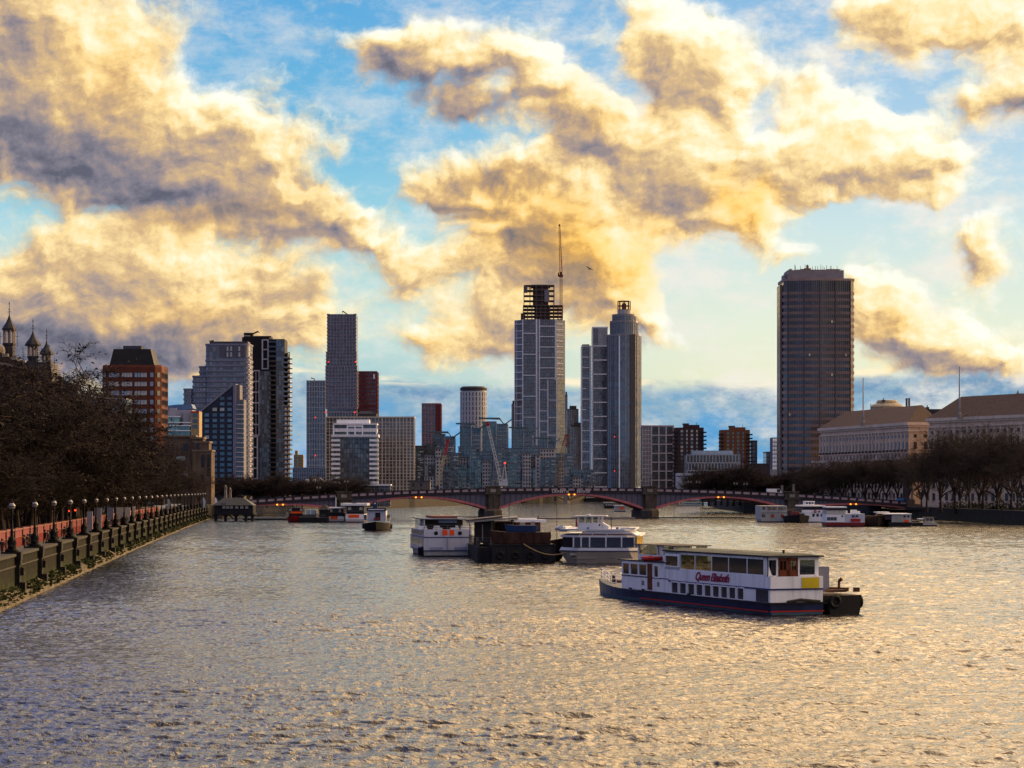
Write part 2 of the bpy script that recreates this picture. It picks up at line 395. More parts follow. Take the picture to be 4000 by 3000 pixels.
STONE = mat('stone', (.26, .23, .20), .85, 0, .3, .5, .02, streak=.5)
CONC = mat('pale_concrete', (.34, .32, .33), .8, 0, .15, .2, streak=.2)

# ------------------------------------------------------------------ mesh builder
class MB:
    def __init__(s): s.v, s.f, s.m, s.T = [], [], [], Matrix()
    def add(s, pts, faces, m=0):
        b = len(s.v); s.v += [tuple(s.T @ Vector(p)) for p in pts]
        s.f += [tuple(b + i for i in f) for f in faces]; s.m += [m] * len(faces); return s
    def box(s, x0, y0, z0, x1, y1, z1, m=0):
        if x0 > x1: x0, x1 = x1, x0
        if y0 > y1: y0, y1 = y1, y0
        if z0 > z1: z0, z1 = z1, z0
        return s.add([(x, y, z) for z in (z0, z1) for y in (y0, y1) for x in (x0, x1)],
                     [(0, 2, 3, 1), (4, 5, 7, 6), (0, 1, 5, 4), (2, 6, 7, 3), (0, 4, 6, 2), (1, 3, 7, 5)], m)
    def prism(s, poly, z0, z1, m=0, top=None):
        """poly: counter-clockwise xy; top: optional other outline for the upper end"""
        n = len(poly); top = top or poly
        p = [(x, y, z0) for x, y in poly] + [(x, y, z1) for x, y in top]
        return s.add(p, [tuple(range(n - 1, -1, -1)), tuple(range(n, 2 * n))] + [(i, (i + 1) % n, n + (i + 1) % n, n + i) for i in range(n)], m)
    def side(s, poly, y0, y1, m=0):
        """outline in xz (counter-clockwise seen from -y), thickness from y0 to y1"""
        n = len(poly)
        p = [(x, y0, z) for x, z in poly] + [(x, y1, z) for x, z in poly]
        return s.add(p, [tuple(range(n)), tuple(range(2 * n - 1, n - 1, -1))] + [((i + 1) % n, i, n + i, n + (i + 1) % n) for i in range(n)], m)
    def tube(s, a, b, r0, r1=None, n=6, m=0):
        r1 = r0 if r1 is None else r1
        a, b = Vector(a), Vector(b); d = (b - a).normalized()
        u = d.orthogonal().normalized(); w = d.cross(u)
        p = [tuple(c + (u * math.cos(2 * math.pi * i / n) + w * math.sin(2 * math.pi * i / n)) * r) for c, r in ((a, r0), (b, r1)) for i in range(n)]
        return s.add(p, [tuple(range(n - 1, -1, -1)), tuple(range(n, 2 * n))] + [(i, (i + 1) % n, n + (i + 1) % n, n + i) for i in range(n)], m)
    def bar(s, a, b, w, m=0): return s.tube(a, b, w * .707, None, 4, m)
    def lathe(s, prof, n=12, at=(0, 0), m=0):
        p = [(at[0] + r * math.cos(2 * math.pi * i / n), at[1] + r * math.sin(2 * math.pi * i / n), z) for r, z in prof for i in range(n)]
        k = len(prof)
        f = [(j * n + i, j * n + (i + 1) % n, (j + 1) * n + (i + 1) % n, (j + 1) * n + i) for j in range(k - 1) for i in range(n)]
        return s.add(p, f + [tuple(range(n - 1, -1, -1)), tuple(range((k - 1) * n, k * n))], m)
    def truss(s, a, b, w0, w1, n, r, m=0, side=None):
        """lattice boom: four chords with zigzag lacing"""
        a, b = Vector(a), Vector(b); d = (b - a).normalized(); u = (Vector((1, 0, 0)) - d * d.x).normalized(); v = d.cross(u)
        def pt(t, i):
            w = w0 + (w1 - w0) * t; sx, sy = ((-1, -1), (1, -1), (1, 1), (-1, 1))[i % 4]
            return a + (b - a) * t + u * sx * w / 2 + v * sy * w / 2
        for i in range(4): s.bar(pt(0, i), pt(1, i), r, m)
        for k in range(n):
            for i in range(4): s.bar(pt(k / n, i + (k % 2)), pt((k + 1) / n, i + 1 - (k % 2)), r * .7, m)
        return s
    def build(s, name, mats, parent=None, smooth=False):
        me = bpy.data.meshes.new(name); me.from_pydata(s.v, [], s.f)
        for m in (mats if isinstance(mats, (list, tuple)) else [mats]): me.materials.append(m)
        me.polygons.foreach_set('material_index', s.m)
        if smooth: me.polygons.foreach_set('use_smooth', [True] * len(s.f))
        me.update()
        o = bpy.data.objects.new(name, me); col.objects.link(o)
        if parent: o.parent = parent
        return o

def tag(o, label=None, cat=None, group=None, kind=None):
    for k, v in (('label', label), ('category', cat), ('group', group), ('kind', kind)):
        if v: o[k] = v
    return o
def thing(name, label, cat, loc=(0, 0, 0), rz=0, group=None):
    o = bpy.data.objects.new(name, None); col.objects.link(o); o.empty_display_size = .5
    o.location = loc; o.rotation_euler = (0, 0, rz)
    return tag(o, label, cat, group)
KIDS = {}
def dup(o, loc=None, rz=None, label=None, parent=None, scale=None):
    if not KIDS:
        for q in bpy.data.objects:
            if q.parent: KIDS.setdefault(q.parent.name, []).append(q)
    c = o.copy(); col.objects.link(c)
    if parent: c.parent = parent
    for k in KIDS.get(o.name, []): dup(k, parent=c)
    if loc is not None: c.location = loc
    if rz is not None: c.rotation_euler[2] = rz
    if scale: c.scale = scale
    if label: c['label'] = label
    return c

# picture position + distance -> place (used to survey the scene once; every object then stands at its own distance)
def X(px, Y): return (px - HX) / F * Y
def Z(py, Y): return CAMZ - (py - HY) / F * Y

# windows: every window its own object up to 100 on one building, the rest one part
WM = {}
PEND = {}
def win(parent, x, y, z, w, h, m, rz=0, name='window', t=.14, frame=None):
    """window centred at (x, z) whose face looks along local -y (turned by rz)"""
    PEND.setdefault(parent.name, (parent, []))[1].append((x, y, z, w, h, m, rz, name, t, frame))
def flush_windows(limit=100):
    for parent, lst in PEND.values():
        for name in sorted({w[7] for w in lst}):
            ws = sorted([w for w in lst if w[7] == name], key=lambda w: (-round(w[3] * w[4], 1), -w[2]))
            for (x, y, z, w, h, m, rz, nm, t, fr) in ws[:limit]:
                key = (m.name, t, fr.name if fr else '', nm)
                if key not in WM:
                    b = MB().box(-.5, -t, -.5, .5, .02, .5)
                    if fr:
                        b.box(-.56, -t - .08, .5, .56, .02, .60, 1).box(-.56, -t - .08, -.60, .56, .02, -.5, 1).box(-.56, -t - .08, -.5, -.5, .02, .5, 1).box(.5, -t - .08, -.5, .56, .02, .5, 1)
                        if 'frame' in fr.name: b.box(-.03, -t - .05, -.5, .03, -t + .01, .5, 1)
                    o = b.build(nm, [m, fr] if fr else m, parent); WM[key] = o.data
                else:
                    o = bpy.data.objects.new(nm, WM[key]); col.objects.link(o); o.parent = parent
                o.location = (x, y, z); o.scale = (w, 1, h); o.rotation_euler = (0, 0, rz)
            rest = ws[limit:]
            if rest:
                ms = []; b = MB()
                for (x, y, z, w, h, m, rz, nm, t, fr) in rest:
                    if m not in ms: ms.append(m)
                    b.T = Matrix.Translation((x, y, z)) @ Matrix.Rotation(rz, 4, 'Z')
                    b.box(-w / 2, -t, -h / 2, w / 2, .02, h / 2, ms.index(m))
                tag(b.build(name, ms, parent), kind='stuff')

GROUND_L, GROUND_R = 3.3, 3.6
# ------------------------------------------------------------------ ground on both banks
LB = [(-13, -300), (-33, 95), (-43.7, 201), (-63.2, 387), (-86, 613), (-103.5, 800), (-103, 900), (-80, 1150), (-46, 1415), (-5, 1700), (40, 1880), (60, 1950)]
RB = [(150, -300), (147, 300), (144, 662), (141, 790), (125, 900), (104, 1057), (106, 1200), (125, 1500), (150, 1750), (172, 1950)]
def ground():
    m = mat('paved_ground', (.04, .037, .034), .95, 0, .3, .05)
    b = MB()
    z = 3.0
    left = [(-9000, -300)] + LB + [(60, 9000), (-9000, 9000)]
    right = RB[::-1] + []
    b.add([(x, y, z) for x, y in left], [tuple(range(len(left)))[::1]])
    rp = RB + [(172, 9000), (9000, 9000), (9000, -300)]
    b.add([(x, y, z) for x, y in rp], [tuple(range(len(rp)))])
    b.add([(60, 1950, z), (172, 1950, z), (172, 9000, z), (60, 9000, z)], [(0, 1, 2, 3)])
    b.add([(-9000, 9000, z), (9000, 9000, z), (26000, 40000, z), (-26000, 40000, z)], [(0, 1, 2, 3)])
    tag(b.build('ground', m), kind='structure')
ground()

def bank_strip(mb, pts, off0, off1, z0, z1, m=0, close=True):
    """box-section strip that follows a polyline; offsets to the left of its direction"""
    n = len(pts); nm = []
    for i in range(n):
        a = Vector(pts[max(0, i - 1)]); c = Vector(pts[min(n - 1, i + 1)]); d = (c - a).normalized(); nm.append(Vector((-d.y, d.x)))
    ring = []
    for p, q in zip(pts, nm):
        p = Vector(p); a, b = p + q * off0, p + q * off1
        ring.append([(a.x, a.y, z0), (b.x, b.y, z0), (b.x, b.y, z1), (a.x, a.y, z1)])
    v = [p for r in ring for p in r]; f = [(0, 3, 2, 1), (4 * n - 4, 4 * n - 3, 4 * n - 2, 4 * n - 1)]
    for i in range(n - 1):
        for k in range(4):
            f.append((4 * i + k, 4 * i + (k + 1) % 4, 4 * i + 4 + (k + 1) % 4, 4 * i + 4 + k))
    return mb.add(v, f, m)
def wall_mossy(name, c, moss):
    if name in MATS: return MATS[name]
    m = bpy.data.materials.new(name); m.use_nodes = True
    t = NT(m.node_tree); b = m.node_tree.nodes['Principled BSDF']; b.inputs['Roughness'].default_value = .9; b.inputs['Specular IOR Level'].default_value = .08
    g = t.n('ShaderNodeNewGeometry').outputs['Position']
    sp = t.n('ShaderNodeSeparateXYZ'); t.put(sp.inputs[0], g)
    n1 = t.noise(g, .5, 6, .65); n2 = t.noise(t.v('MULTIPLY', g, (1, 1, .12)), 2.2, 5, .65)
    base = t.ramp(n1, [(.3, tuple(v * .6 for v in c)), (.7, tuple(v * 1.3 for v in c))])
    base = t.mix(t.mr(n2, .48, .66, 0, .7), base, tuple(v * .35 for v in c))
    cb = t.n('ShaderNodeCombineXYZ'); t.put(cb.inputs[0], sp.outputs[1]); t.put(cb.inputs[1], sp.outputs[2])
    bk = t.n('ShaderNodeTexBrick'); t.put(bk.inputs['Vector'], cb.outputs[0])
    for k, v in (('Scale', 1), ('Mortar Size', .035), ('Mortar Smooth', .3), ('Brick Width', 1.7), ('Row Height', .62), ('Bias', 0), ('Color1', (.75, .75, .75, 1)), ('Color2', (1.35, 1.3, 1.25, 1)), ('Mortar', (.3, .3, .3, 1))): bk.inputs[k].default_value = v
    base = t.mix(.8, base, t.mix(1, base, bk.outputs['Color'], 'MULTIPLY'))
    mf = t.m('MULTIPLY', t.mr(t.noise(g, 1.1, 5, .7), .42, .6, 0, 1), t.mr(sp.outputs[2], .9, 2.6, 1, .12))
    t.put(b.inputs['Base Color'], t.mix(t.m('MULTIPLY', mf, moss), base, (.030, .048, .010)))
    bp = t.n('ShaderNodeBump'); bp.inputs['Distance'].default_value = .06
    t.put(bp.inputs['Height'], t.noise(g, 3, 6, .7)); t.put(b.inputs['Normal'], bp.outputs[0])
    MATS[name] = m; return m

def river_walls():
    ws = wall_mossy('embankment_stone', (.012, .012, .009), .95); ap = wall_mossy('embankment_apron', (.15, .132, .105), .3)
    near = [p for p in LB if p[1] <= 800]
    near[0] = (near[0][0], near[0][1])
    w = thing('embankment_wall', 'long dark stone river wall with pilasters and mossy foot, lined with lamps', 'wall')
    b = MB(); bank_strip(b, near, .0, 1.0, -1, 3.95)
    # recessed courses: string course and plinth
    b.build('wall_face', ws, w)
    b = MB(); bank_strip(b, near, -.16, 1.15, 3.95, 4.18); bank_strip(b, near, -.10, -.002, 3.0, 3.12); b.build('coping', mat('coping_stone', (.034, .034, .028), .8, 0, .3, .6), w)
    b = MB()
    n = len(near)
    # battered apron at the waterline
    for (o0, z0, o1, z1) in ((-1.25, -.8, -.95, .75), (-.95, .75, -.02, 1.25)):
        ring = []
        for i in range(n):
            a = Vector(near[max(0, i - 1)]); c = Vector(near[min(n - 1, i + 1)]); d = (c - a).normalized(); q = Vector((-d.y, d.x)); p = Vector(near[i])
            ring += [(*(p + q * o0), z0), (*(p + q * o1), z1)]
        b.add(ring, [(2 * i, 2 * i + 1, 2 * i + 3, 2 * i + 2)[::-1] for i in range(n - 1)])
    b.build('apron', ap, w)
    ws2 = mat('pilaster_stone', (.010, .010, .009), .8, 0, .4, .8)
    for (x, y, rz) in lamp_spots():
        b = MB(); b.T = Matrix.Translation((x, y, 0)) @ Matrix.Rotation(rz, 4, 'Z')
        # local x along wall, local y away from the river
        b.box(-.75, -.42, .3, .75, .0, 3.6); b.box(-.9, -.55, 3.6, .9, 1.25, 4.35); b.box(-.7, -.5, 3.2, .7, -.42, 3.6); b.box(-.62, -.9, .2, .62, -.42, 1.6)
        b.lathe([(.05, 2.45), (.3, 2.6), (.34, 2.85), (.05, 3.05)], 8, (0, -.5)); b.box(-.3, -.75, 2.2, .3, -.42, 2.9)
        b.build('pilaster', ws2, w)
    # weeds on the ledge
    b = MB(); r2 = random.Random(5)
    for i in range(n - 1):
        a, c = Vector(near[i]), Vector(near[i + 1]); L = (c - a).length; d = (c - a) / L; q = Vector((-d.y, d.x))
        if a.y > 700 or c.y < 90: continue
        for k in range(int(L * 7)):
            s = r2.random() * L; p = a + d * s
            if mnoise.noise(Vector((p.x * .12, p.y * .12, 1))) < -.32: continue
            off = r2.uniform(-1.12, -.1) if r2.random() < .8 else -1.2; z = max(.35, .85 + (off + 1) * .45) if off > -1.15 else r2.uniform(.3, .75)
            h = r2.uniform(.12, .4)
            base = Vector((p.x + q.x * off, p.y + q.y * off, z))
            for j in range(3):
                an = r2.random() * 6.28; w2 = .12 + .1 * r2.random()
                e = Vector((math.cos(an) * w2, math.sin(an) * w2, 0)); t = Vector((math.cos(an + 1.5) * .15, math.sin(an + 1.5) * .15, h * r2.uniform(.5, 1)))
                b.add([tuple(base - e), tuple(base + e), tuple(base + t)], [(0, 1, 2)])
    tag(b.build('weeds', mat('river_weed', (.030, .042, .010), .8, 0, .4, 2), None), kind='stuff')
    q = MB(); q.box(50, 1948, -1, 182, 1952, 3.0); q.build('river_wall', mat('far_wall_stone', (.024, .021, .018), .9, 0, .4, .3)); bpy.data.objects['river_wall']['label'] = 'far quay wall closing the river under the middle arch'; bpy.data.objects['river_wall']['category'] = 'wall'
    q = MB(); bank_strip(q, near, 1.0, 4.75, 2.5, 3.66); tag(q.build('path', mat('path_paving', (.09, .085, .08), .9, 0, .2, .6)), kind='structure')
    # far left bank beyond the bridge
    far = [p for p in LB if p[1] >= 800]
    w2 = MB(); bank_strip(w2, far, 0, 1, -1, 4.6); tag(w2.build('river_wall', mat('far_wall_stone', (.024, .021, .018), .9, 0, .4, .3)), 'dark far river wall on the left bank beyond the bridge', 'wall')
    rr = [(x, y) for x, y in RB if y <= 830] + [(137.5, 824)]; rr = [p for p in RB if p[1] <= 800] + [(137.5, 824)]
    b = MB(); bank_strip(b, rr[::-1], 0, 1.0, -1, 3.75); bank_strip(b, rr[::-1], -.15, 1.1, 3.75, 4.0, 1)
    tag(b.build('river_wall', [wall_mossy('right_wall_stone', (.040, .033, .026), .6), mat('coping_stone', (.12, .12, .10))]), 'low dark river wall along the right bank below the bare trees', 'wall')
    rf = [(132, 848)] + [p for p in RB if p[1] >= 900]
    b = MB(); bank_strip(b, rf[::-1], 0, 1.0, -1, 4.3); tag(b.build('river_wall', MATS['far_wall_stone']), 'dark river wall on the right bank seen under the bridge arches', 'wall')

LSP = []
def lamp_spots():
    if LSP: return LSP
    y = 192.5
    while y < 800:
        for (a, c) in zip(LB[:-1], LB[1:]):
            if a[1] <= y < c[1]:
                t = (y - a[1]) / (c[1] - a[1]); x = a[0] + t * (c[0] - a[0]); rz = math.atan2(c[1] - a[1], c[0] - a[0]); LSP.append((x, y, rz))
        y += 21.3
    return LSP
river_walls()

# ------------------------------------------------------------------ buildings
GZ = 3.0
def rounded(x0, x1, y0, y1, r, n=4):
    pts = []
    for cx, cy, a0 in ((x1 - r, y0 + r, -90), (x1 - r, y1 - r, 0), (x0 + r, y1 - r, 90), (x0 + r, y0 + r, 180)):
        for k in range(n + 1):
            a = R(a0 + 90 * k / n); pts.append((cx + r * math.cos(a), cy + r * math.sin(a)))
    return pts
def bld(name, label, cat, pxl, pxr, Y, rz=0, group=None):
    """an Empty at ground level below the middle of the front; returns it, its width and a metres-per-pixel factor"""
    xl, xr = X(pxl, Y), X(pxr, Y)
    return thing(name, label, cat, ((xl + xr) / 2, Y, GZ), rz, group), xr - xl
def zz(py, Y): return Z(py, Y) - GZ
def lx(px, t): return X(px, t.location[1]) - t.location[0]
def grid(mb, x0, x1, z0, z1, nx, nz, w, y0, y1, m=0, wh=None, ends=True):
    wh = wh or w
    for i in range(nx + 1):
        x = x0 + (x1 - x0) * i / nx
        mb.box(x - w / 2, y0, z0, x + w / 2, y1, z1, m)
    for k in range(nz + 1):
        z = z0 + (z1 - z0) * k / nz
        mb.box(x0 + w / 2, y0 + .06, z - wh / 2, x1 - w / 2, y1, z + wh / 2, m)
def grid_y(mb, y0, y1, z0, z1, ny, nz, w, x0, x1, m=0):
    for i in range(ny + 1):
        y = y0 + (y1 - y0) * i / ny; mb.box(x0, y - w / 2, z0, x1, y + w / 2, z1, m)
    for k in range(nz + 1):
        z = z0 + (z1 - z0) * k / nz; mb.box(min(x0, x1) + (.06 if x0 < 0 else 0), y0 + w / 2, z - w / 2, max(x0, x1) - (.06 if x0 > 0 else 0), y1 - w / 2, z + w / 2, m)

# --- hospital with lantern turrets, far left above the trees
def hospital():
    Y = 480; t, w = bld('hospital_building', 'old hospital roofs with three pointed lantern turrets at the far left above bare trees', 'building', -260, 205, Y)
    brick = mat('warm_brick', (.07, .04, .03), .85, 0, .3, .8); slate = mat('slate_roof', (.030, .030, .036), .6, 0, .4, .8); trim = mat('bath_stone_trim', (.30, .24, .18), .8, 0, .25, 1)
    MB().box(lx(-260, t), 0, 0, lx(196, t), 14, zz(1500, Y)).build('wall', brick, t)
    b = MB()
    b.prism([(lx(-260, t), -1), (lx(60, t), -1), (lx(60, t), 13), (lx(-260, t), 13)], zz(1500, Y), zz(1395, Y), 0, [(lx(-240, t), 3), (lx(38, t), 3), (lx(38, t), 9), (lx(-240, t), 9)])
    b.prism([(lx(70, t), -.5), (lx(205, t), -.5), (lx(205, t), 12), (lx(70, t), 12)], zz(1500, Y), zz(1412, Y), 0, [(lx(86, t), 2), (lx(190, t), 2), (lx(190, t), 9), (lx(86, t), 9)])
    b.build('roof', slate, t)
    # stepped brick gable with stone copings
    b = MB(); b.side([(lx(-60, t), zz(1540, Y)), (lx(112, t), zz(1480, Y)), (lx(108, t), zz(1430, Y)), (lx(70, t), zz(1408, Y)), (lx(40, t), zz(1395, Y)), (lx(10, t), zz(1378, Y)), (lx(-60, t), zz(1365, Y))], -2.2, -1.4, 0)
    for k in range(5):
        b.box(lx(-50 + 34 * k, t), -2.4, zz(1372 + 12 * k, Y), lx(-28 + 34 * k, t), -1.3, zz(1358 + 13 * k, Y), 1)
    b.side([(lx(-60, t), zz(1412, Y)), (lx(110, t), zz(1446, Y)), (lx(110, t), zz(1438, Y)), (lx(-60, t), zz(1402, Y))], -2.5, -2.2, 1)
    b.build('gable', [brick, trim], t)
    b = MB(); b.lathe([(1.1, zz(1420, Y)), (1.15, zz(1366, Y)), (1.0, zz(1356, Y)), (.5, zz(1348, Y)), (.1, zz(1344, Y))], 10, (lx(-2, t), 0)); b.build('dome', trim, t)
    for (px, yt, yc, ye, yl, he, hl) in ((24, 1172, 1222, 1281, 1340, 29, 22), (117, 1240, 1287, 1343, 1391, 32, 19), (171, 1280, 1325, 1377, 1426, 28, 16)):
        x = lx(px, t); s = Y / F; r = he * s; rl = hl * s; y0 = 3
        tu = MB()
        tu.lathe([(rl * 1.05, zz(yl + 90, Y)), (rl * 1.05, zz(yl + 6, Y)), (rl * 1.25, zz(yl + 4, Y)), (rl * 1.25, zz(yl - 3, Y))], 8, (x, y0))
        tb = tu.build('turret', slate, t)
        b = MB()
        for k in range(8):
            a = math.pi / 4 * k + .39; b.bar((x + rl * math.cos(a), y0 + rl * math.sin(a), zz(yl - 3, Y)), (x + rl * math.cos(a), y0 + rl * math.sin(a), zz(ye, Y)), .22)
            a2 = a + math.pi / 4
            p = lambda an, z: (x + rl * math.cos(an), y0 + rl * math.sin(an), z)
            b.add([p(a, zz(ye, Y)), p(a2, zz(ye, Y)), p(a2, zz(ye + 14, Y)), p((a + a2) / 2, zz(ye + 6, Y)), p(a, zz(ye + 14, Y))], [(0, 1, 2, 3, 4)])
        b.lathe([(rl * .3, zz(yl, Y)), (rl * .3, zz(ye, Y))], 6, (x, y0)); b.build('lantern', trim, tb)
        b = MB(); b.lathe([(r, zz(ye + 5, Y)), (r * 1.02, zz(ye - 1, Y)), (r * .78, zz(ye - 12, Y)), (r * .42, zz((yc + ye) / 2 + 2, Y)), (r * .16, zz(yc + 14, Y)), (.04, zz(yc, Y))], 8, (x, y0)); b.build('spire', slate, tb)
        b = MB(); b.tube((x, y0, zz(yc + 3, Y)), (x, y0, zz(yt, Y)), .09, .04, 6); b.lathe([(.03, zz(yc - 14, Y)), (.16, zz(yc - 18, Y)), (.03, zz(yc - 23, Y))], 6, (x, y0))
        b.bar((x - .35, y0, zz(yc - 8, Y)), (x + .35, y0, zz(yc - 8, Y)), .07); b.lathe([(.02, zz(yt + 16, Y)), (.13, zz(yt + 10, Y)), (.02, zz(yt + 3, Y))], 6, (x, y0)); b.build('finial', BLACK, tb)
        for sx in (-1, 1):
            b = MB(); b.tube((x + sx * r * 1.15, y0 - .5, zz(yl + 12, Y)), (x + sx * r * 1.15, y0 - .5, zz(ye + 12, Y)), .06, .04, 5); b.bar((x + sx * r * 1.15 - .3, y0 - .5, zz(ye + 30, Y)), (x + sx * r * 1.15 + .3, y0 - .5, zz(ye + 30, Y)), .07); b.build('pinnacle', BLACK, tb)
hospital()

# --- brown brick office block with black sloping plant storey
def brick_office():
    Y = 930; t, w = bld('office_block', 'reddish brown brick office block with black tapered roof storey on the left bank', 'building', 396, 628, Y)
    brick = mat('red_brown_brick', (.115, .032, .018), .8, 0, .18, .3); dk = mat('black_cladding', (.013, .012, .012), .55, 0, .3, .3)
    zt = zz(1434, Y); x0, xa, x1, x2 = lx(396, t), lx(417, t), lx(606, t), lx(628, t)
    foot = [(x0, 2.5), (xa, 0), (x1, 0), (x2, 2.5), (x2, 20), (x0, 20)]
    b = MB(); b.prism(foot, 0, zt); b.prism([(p[0] * 1.0, p[1]) for p in foot], zt, zt + .9, 0, [(p[0] * .985, p[1] + (.25 if p[1] < 5 else -.25)) for p in foot]); b.build('wall', brick, t)
    b = MB(); b.prism([(lx(424, t), 2), (lx(600, t), 2), (lx(600, t), 18), (lx(424, t), 18)], zt + .9, zz(1361, Y), 0, [(lx(437, t), 4), (lx(582, t), 4), (lx(582, t), 16), (lx(437, t), 16)]); rf = b.build('roof', dk, t)
    MB().box(lx(471, t), 6, zz(1361, Y) + .01, lx(542, t), 13, zz(1347, Y)).build('plant_room', mat('plant_grey', (.06, .06, .075)), rf)
    cw = mat('blind_glass', (.40, .37, .33), .25, 0, .45, .25, 0, .8); cb = mat('sky_glass', (.20, .24, .30), .12, 0, .35, .3, 0, .9)
    fr = mat('window_frame_brown', (.05, .018, .012), .7)
    r2 = random.Random(2)
    for k in range(13):
        z = zz(1464.5 + 35.4 * k, Y)
        if z < 2: break
        for (a, c, m) in ((440, 481, cw), (490, 533, cw), (540, 590, cw), (598, 612, cb)):
            n = 2 if a < 590 else 1
            a2, c2 = (a - 15.5, c - 15.5) if True else 0
            wd = (c - a) / n
            for j in range(n):
                xx = lx(a + wd * (j + .5) - (15 if a < 590 else 12), t)
                win(t, xx, -.02, z, wd * Y / F - .12, 1.75, m if r2.random() < .8 else cb, 0, frame=fr)
        # chamfer windows
        d = math.atan2(2.5, xa - x0)
        win(t, (x0 + xa) / 2, 1.25 - .02, z, 1.5, 1.75, cw, -d, frame=fr)
        win(t, (x1 + x2) / 2, 1.25 - .02, z, 1.5, 1.9, G_DARK, d, frame=fr)
        for j in range(4):
            win(t, x2 + .02, 4.5 + 4.0 * j, z, 2.2, 1.9, G_DARK, math.pi / 2, frame=fr)
brick_office()

def glass_box():
    Y = 800; t, w = bld('glass_office', 'small blue glass box office rising behind the bare trees left of the brick tower', 'building', 340, 488, Y)
    zt = zz(1558, Y)
    MB().box(-w / 2, 0, 0, w / 2, 14, zt).build('wall', panes('bluish_panes', 1.1, 3.2, (.10, .16, .22), (.22, .32, .40), (.03, .035, .04)), t)
    b = MB()
    for k in range(12): b.box(lx(430 + 5 * k, t) - .05, -.25, 0, lx(430 + 5 * k, t) + .05, 0, zt)
    b.box(-w / 2, -.3, zt, w / 2, 14.2, zt + .35); b.build('fins', CONC, t)
glass_box()

def balcony_row(b, x0, x1, z, y0, y1, m_slab=0, m_rail=1, h=.95, t=.25):
    b.box(x0, y0, z, x1, y1, z + t, m_slab); b.box(x0 + .02, y0 + .02, z + t, x1 - .02, y0 + .10, z + t + h, m_rail)

def low_white():
    Y = 1090; t, w = bld('riverside_office', 'low white and green glazed office with blue vaulted roof beside the brown brick tower', 'building', 628, 778, Y)
    mv = mat('mauve_render', (.33, .31, .36), .8, 0, .1, .1)
    b = MB(); b.box(lx(628, t), 6, 0, lx(745, t), 20, zz(1600, Y)); b.box(lx(655, t), 5.5, zz(1600, Y) - 3, lx(682, t), 12, zz(1592, Y)); b.box(lx(712, t), 3, 0, lx(748, t), 18, zz(1606, Y)); b.build('wall', mv, t)
    b = MB(); b.side([(lx(628, t), zz(1602, Y)), (lx(700, t), zz(1602, Y)), (lx(745, t), zz(1593, Y)), (lx(738, t), zz(1576, Y)), (lx(680, t), zz(1578, Y)), (lx(628, t), zz(1584, Y))], 8, 20); b.build('roof', mat('blue_roof', (.09, .16, .30), .4), t)
    b = MB(); b.box(lx(628, t), 0, 0, lx(700, t), 6, zz(1626, Y)); b.box(lx(700, t), .8, 0, lx(742, t), 6, zz(1660, Y)); b.build('glazed_front', panes('green_panes', 1.6, 3.4, (.06, .20, .18), (.16, .38, .34), (.25, .3, .3), .2), t)
    b = MB()
    for z in (1627, 1650, 1662, 1682): b.box(lx(622, t), -1.6, zz(z, Y) - .25, lx(704 if z < 1650 else 745, t), 0, zz(z, Y) + .15)
    b.build('balcony', CLEANW, t)
    b = MB(); b.box(lx(746, t), 0, 0, lx(778, t), 10, zz(1606, Y)); b.build('stair_tower', mat('tan_render', (.35, .27, .14)), t)
    for k in range(3):
        win(t, lx(762, t), -.02, zz(1622 + 22 * k, Y), 2.2, 1.7, G_DARK)
    b = MB(); b.box(lx(747, t), -.2, zz(1612, Y), lx(777, t), 0, zz(1606, Y)); b.build('fascia', RED, t)
low_white()

def old_tower():
    Y = 845; t, w = bld('gatehouse', 'old brown ragstone gatehouse with square tower behind the lamp row on the left', 'building', 636, 828, Y)
    rag = mat('ragstone', (.115, .080, .055), .9, 0, .4, .5, .04, streak=.4)
    b = MB(); b.box(lx(636, t), 4, 0, lx(750, t), 14, zz(1705, Y)); b.box(lx(690, t), 3.6, 0, lx(752, t), 12, zz(1722, Y)); b.box(lx(752, t), 0, 0, lx(826, t), 9, zz(1763, Y)); b.box(lx(757, t), 1, zz(1763, Y), lx(815, t), 8, zz(1728, Y)); b.box(lx(745, t), 2, 0, lx(790, t), 9, zz(1712, Y)); b.build('wall', rag, t)
    b = MB()
    for (a, c, y) in ((636, 760, 1703), (752, 828, 1761), (757, 817, 1727), (742, 793, 1711)): b.box(lx(a - 2, t), (-.3 if y == 1761 else .8 if y == 1727 else 1.6 if y == 1711 else 3.3), zz(y, Y) - .2, lx(c + 1, t), 9.3, zz(y, Y) + .35)
    b.build('parapet', mat('ragstone_coping', (.17, .13, .10)), t)
    for (px, py, w_, h_) in ((793, 1800, 1.1, 4.5), (815, 1800, .9, 4.5), (815, 1845, .9, 3.0), (772, 1745, 1.0, 2.2), (700, 1790, 3.2, 1.4), (712, 1850, 3.0, 2.2), (790, 1870, 1.2, 3), (668, 1760, 1.2, 2), (720, 1745, 1.6, 2.6)):
        win(t, lx(px, t), (-.02 if px > 752 and py > 1763 else .98 if px > 756 else 3.58 if px >= 690 else 3.98), zz(py, Y), w_, h_, G_BLACK if py not in (1790, 1850) else G_PALE)
old_tower()

